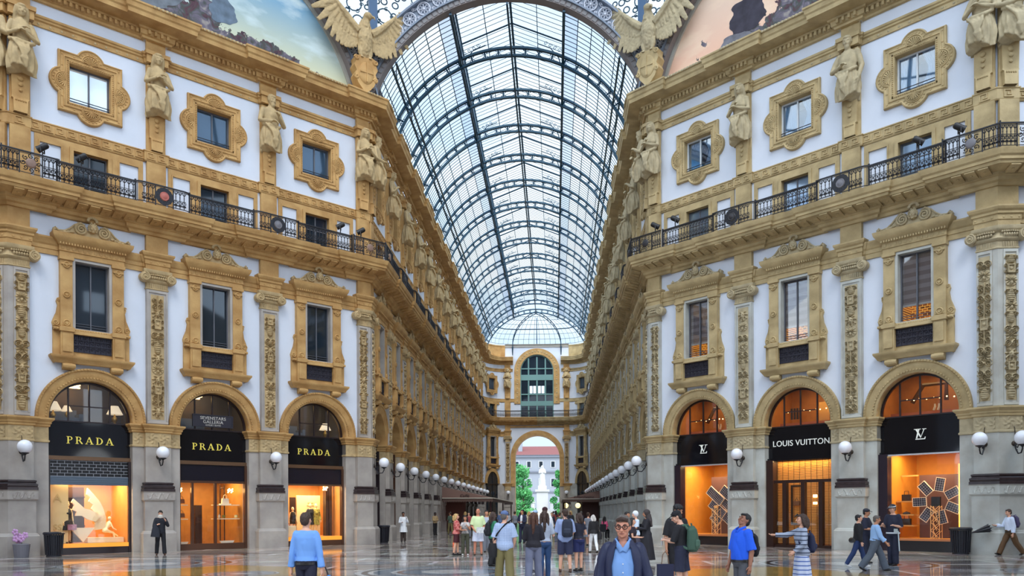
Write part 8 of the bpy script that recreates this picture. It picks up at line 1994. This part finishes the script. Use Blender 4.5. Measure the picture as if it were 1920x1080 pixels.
# 29-30 two people walking, 31-32 officers
b29 = Body('m', 1., arms=DOWN, legs=((20, 8), (-20, 10)), lean=3); p = Person(b29, (11.05, 24.1, 0), pi / 2 - .2, 1.54, .011, 'fair', 'person in a black jacket, waist bag and blue jeans walking right'); p.body(False).hair('short', 'black').top(BLACK, 1., .03, .88, 'jacket').pants(pcol('dark_denim', (36, 54, 96))).shoes(WSHOE)
s = empty('waist_bag', wl(p, .0, .16, .88), pi / 2 - .2); tag(s, 'black waist bag worn by the person in blue jeans', 'bag'); MB().tube([(-.14, 0, 0), (0, .03, 0), (.14, 0, 0)], [.06, .085, .06], 10).build('pouch', mat('black_leather', srgb(30, 28, 30), .4), s, 60)
b30 = Body('m', 1.05, arms=(((.2, .15, -1), (.02, -.1, -1)), ((-.16, -.3, -1), (.0, -.7, -.8))), legs=((26, 8), (-24, 12)), lean=4, head=(0, 8)); p = Person(b30, (11.0, 22.7, 0), pi / 2 - .15, 1.55, .01, 'tan', 'older man in a light blue shirt and grey trousers walking right'); p.body(False).hair('short', 'grey').top(pcol('pale_blue_shirt', (150, 186, 230)), .9, .03, .92, 'shirt').pants(pcol('slate_trousers', (82, 90, 102)), 1., .03, .035).shoes(SHOE); p.belt(SHOE)
b31 = Body('m', 1.1, arms=(((.3, -.4, -1), (.1, -.9, .2)), ((-.2, -.2, -1), (.4, -.8, .0))), head=(10, 8)); p = Person(b31, (11.9, 25.75, 0), .9, 1.68, .013, 'tan', 'police officer in dark uniform partly hidden behind the walking older man'); p.body(False).hair('short', 'black').top(pcol('police_navy', (32, 34, 54)), .5, .026).pants(pcol('police_navy', (0, 0, 0))).shoes(SHOE); p.cap(pcol('police_cap', (30, 30, 44), .6))
b32 = Body('m', 1.15, arms=(((.2, .05, -1), (-.2, -.8, .15)), ((-.2, -.15, -1), (.3, -.8, .25))), legs=((2, 2), (-2, 2)), head=(-10, 12)); p = Person(b32, (12.35, 24.85, 0), -.9, 1.8, .011, 'fair', 'tall police officer in navy uniform and peaked cap with white belt and baton'); p.body().hair('short', 'grey').top(pcol('police_navy', (0, 0, 0)), .5, .026, .92, 'uniform_shirt').pants(pcol('police_navy', (0, 0, 0)), 1., .02, .02).shoes(SHOE); p.belt(WHITE); p.cap(pcol('police_cap', (0, 0, 0)))
b = MB(); b.M = b32.hm(); b.tube([(.1 * sin(t) * .92, .02 - .1 * cos(t) * .98, .205) for t in [2 * pi * i / 20 for i in range(21)]], .012, 6, cap=False); b.M = None; p.link('cap_band', b.mesh('cap_band', WHITE, 60))
b = MB(); b.tube([(.2, -.08, 1.0), (.23, -.1, .75), (.25, -.1, .42)], [.014, .016, .016], 8); b.box(.12, .2, -.17, -.1, .96, 1.06); p.link('baton', b.mesh('baton', pcol('white_baton', (196, 204, 204), .4), 60))
# 33 man at the right edge
b33 = Body('m', 1.15, arms=(((.1, .2, -1), (.0, -.15, -1)), ((-.16, -.5, -1), (.0, -1, .1))), legs=((-22, 14), (26, 4)), lean=4, head=(0, 10)); p = Person(b33, (18.66, 30.2, 0), -pi / 2, 1.72, .012, 'fair', 'man in a white shirt and brown trousers striding left at the edge, carrying an umbrella'); p.body().hair('short', 'brown').top(pcol('shirt_white', (214, 224, 244)), .95, .026, .93, 'shirt').pants(pcol('brown_trousers', (98, 70, 44)), 1., .026, .025).shoes(SHOE); p.belt(SHOE)
backpack(wl(p, 0, .22, 1.0), -pi / 2, p.k, pcol('purple_grey', (74, 64, 96)), pcol('purple_grey2', (84, 74, 106)), 'purple-grey backpack on the man striding at the edge', tall=.42)
u = empty('umbrella', wl(p, -.22, -.5, 1.02), 0); tag(u, 'half-folded black umbrella held out by the man striding at the edge', 'umbrella'); M = Matrix.Rotation(radians(-105), 4, 'Y')
b = MB(); b.M = M
for k in range(8):
    a0, a1 = 2 * pi * k / 8, 2 * pi * (k + 1) / 8
    b.add([(0, 0, .85), (.16 * cos(a0), .16 * sin(a0), .12), (.11 * cos((a0 + a1) / 2), .11 * sin((a0 + a1) / 2), .16), (.16 * cos(a1), .16 * sin(a1), .12)], [(0, 1, 2), (0, 2, 3)])
o = b.build('umbrella_canopy', mat('umbrella_black', srgb(26, 26, 34), .5), u); o.modifiers.new('t', 'SOLIDIFY').thickness = .006; b = MB(); b.M = M; b.tube([(0, 0, -.14), (0, 0, .9)], .009, 6); b.build('umbrella_shaft', IRON, u)
# distant visitors
rnd = random.Random(11); CC = [(200, 204, 214), (40, 42, 60), (30, 30, 34), (120, 124, 134), (150, 70, 70), (90, 110, 150), (196, 180, 150), (70, 90, 76)]
FARP = [(-1.2, 61.3), (-.4, 55.9), (.77, 49.4), (2.13, 53.3), (2.4, 60.8), (2.6, 47.4), (3.34, 53.2), (-1.57, 58.6), (.02, 64.2), (3.1, 63.7), (-1.9, 53.7), (4.1, 55.4), (-3.1, 51.7), (-5.2, 59.), (-4.6, 63.5), (1.4, 70.), (-.8, 75.), (2.2, 78.), (.4, 84.), (1.2, 93.)]
CN = ['white', 'navy', 'black', 'grey', 'red', 'blue', 'beige', 'dark green']
HN = ['long black', 'short brown', 'bobbed blond', 'short grey']
for k, (x, y) in enumerate(FARP):
    sx = 'mf'[k % 2]; c = (k * 3) % 8; hi = k % 4; c2 = [NAVY, BLACK, GREY, KHAKI, DENIM][k % 5]; cn2 = ['navy', 'black', 'grey', 'khaki', 'denim'][k % 5]
    away = k % 3 != 0
    p = Person(Body(sx, 1., arms=[DOWN, FRONT, FOLD][k % 3], legs=[((0, 0), (3, 3)), ((16, 6), (-14, 8))][k % 2], head=(rnd.uniform(-30, 30), rnd.uniform(0, 10))), (x, y, 0), (AW if away else 0) + rnd.uniform(-.5, .5), rnd.uniform(1.58, 1.74), .02, ['fair', 'tan', 'brown', 'fair'][k % 4],
               'distant visitor %s, %s hair, %s top and %s trousers, %s' % ('walking' if k % 2 else 'standing', HN[hi], CN[c], cn2, 'seen from behind' if away else 'facing the octagon'), 'distant visitors down the arcade')
    p.body(False).hair(['long', 'short', 'bob', 'short'][hi], ['black', 'brown', 'blond', 'grey'][hi]).top(pcol('far_%d' % c, CC[c]), [1., .45, .9][k % 3], .022).pants(c2).shoes(SHOE)
# ------------------------------------------------------------------ daylight and camera
w = bpy.data.worlds.new('overcast_sky'); SC.world = w; w.use_nodes = True; nt = w.node_tree; bg = nt.nodes['Background']
tc = _n(nt, 'ShaderNodeTexCoord'); sp = _n(nt, 'ShaderNodeSeparateXYZ'); nt.links.new(tc.outputs['Generated'], sp.inputs[0])
nz = _n(nt, 'ShaderNodeTexNoise'); nz.inputs['Scale'].default_value = 2.6; nz.inputs['Detail'].default_value = 7; nz.inputs['Roughness'].default_value = .55
mp = _n(nt, 'ShaderNodeMapping'); mp.inputs['Scale'].default_value = (1, 1, 2.2); nt.links.new(tc.outputs['Generated'], mp.inputs[0]); nt.links.new(mp.outputs[0], nz.inputs['Vector'])
cl = _n(nt, 'ShaderNodeMapRange'); cl.inputs[1].default_value = .42; cl.inputs[2].default_value = .58; nt.links.new(nz.outputs['Fac'], cl.inputs[0])
cx = _n(nt, 'ShaderNodeMix', data_type='RGBA'); cx.inputs['A'].default_value = (.6, .78, 1., 1); cx.inputs['B'].default_value = (.92, .97, 1.0, 1); nt.links.new(cl.outputs[0], cx.inputs['Factor'])
# brighter towards the sun behind the clouds (south, behind the viewer) and overhead
sy = _n(nt, 'ShaderNodeMapRange'); sy.inputs[1].default_value = .45; sy.inputs[2].default_value = -.15; sy.inputs[3].default_value = NORTH; sy.inputs[4].default_value = SOUTH; nt.links.new(sp.outputs['Y'], sy.inputs[0])
gz = _n(nt, 'ShaderNodeMapRange'); gz.inputs[1].default_value = -.06; gz.inputs[2].default_value = .02; gz.inputs[3].default_value = .12; gz.inputs[4].default_value = 1.; nt.links.new(sp.outputs['Z'], gz.inputs[0])
mu = _n(nt, 'ShaderNodeMath', operation='MULTIPLY'); nt.links.new(sy.outputs[0], mu.inputs[0]); nt.links.new(gz.outputs[0], mu.inputs[1])
nt.links.new(cx.outputs['Result'], bg.inputs['Color']); nt.links.new(mu.outputs[0], bg.inputs['Strength'])
s = bpy.data.lights.new('veiled_sun', 'SUN'); s.energy = SUNE; s.angle = radians(24); s.color = (1., .96, .9); so = bpy.data.objects.new('veiled_sun', s); COL.objects.link(so); so.rotation_euler = (radians(38), 0, radians(9))
cam = bpy.data.cameras.new('camera'); co = bpy.data.objects.new('camera', cam); COL.objects.link(co); SC.camera = co
F, YAW, CXP, CYP, ROLL = 1541.8767, -.0381, 980.647, 958.0, -.00464
cam.sensor_width = 36.; cam.sensor_fit = 'HORIZONTAL'; cam.lens = F / 1920 * 36.; cam.shift_x = -(CXP - 960) / 1920; cam.shift_y = (CYP - 540) / 1920; cam.clip_end = 800
# camera turned YAW (positive = right) about Z and ROLL about its axis
R = Matrix.Rotation(-YAW, 4, 'Z') @ Matrix.Rotation(pi / 2, 4, 'X') @ Matrix.Rotation(ROLL, 4, 'Z')
co.matrix_world = Matrix.Translation((2.2934, 0, 1.667)) @ R
vs = SC.view_settings; vs.view_transform = 'Standard'; vs.look = 'None'; vs.exposure = EXPO; vs.gamma = 1.; vs.use_curve_mapping = False
SC.cycles.max_bounces = 8; SC.cycles.transparent_max_bounces = 24; SC.cycles.diffuse_bounces = 4; SC.cycles.glossy_bounces = 3; SC.cycles.sample_clamp_indirect = 6; SC.cycles.use_denoising = True
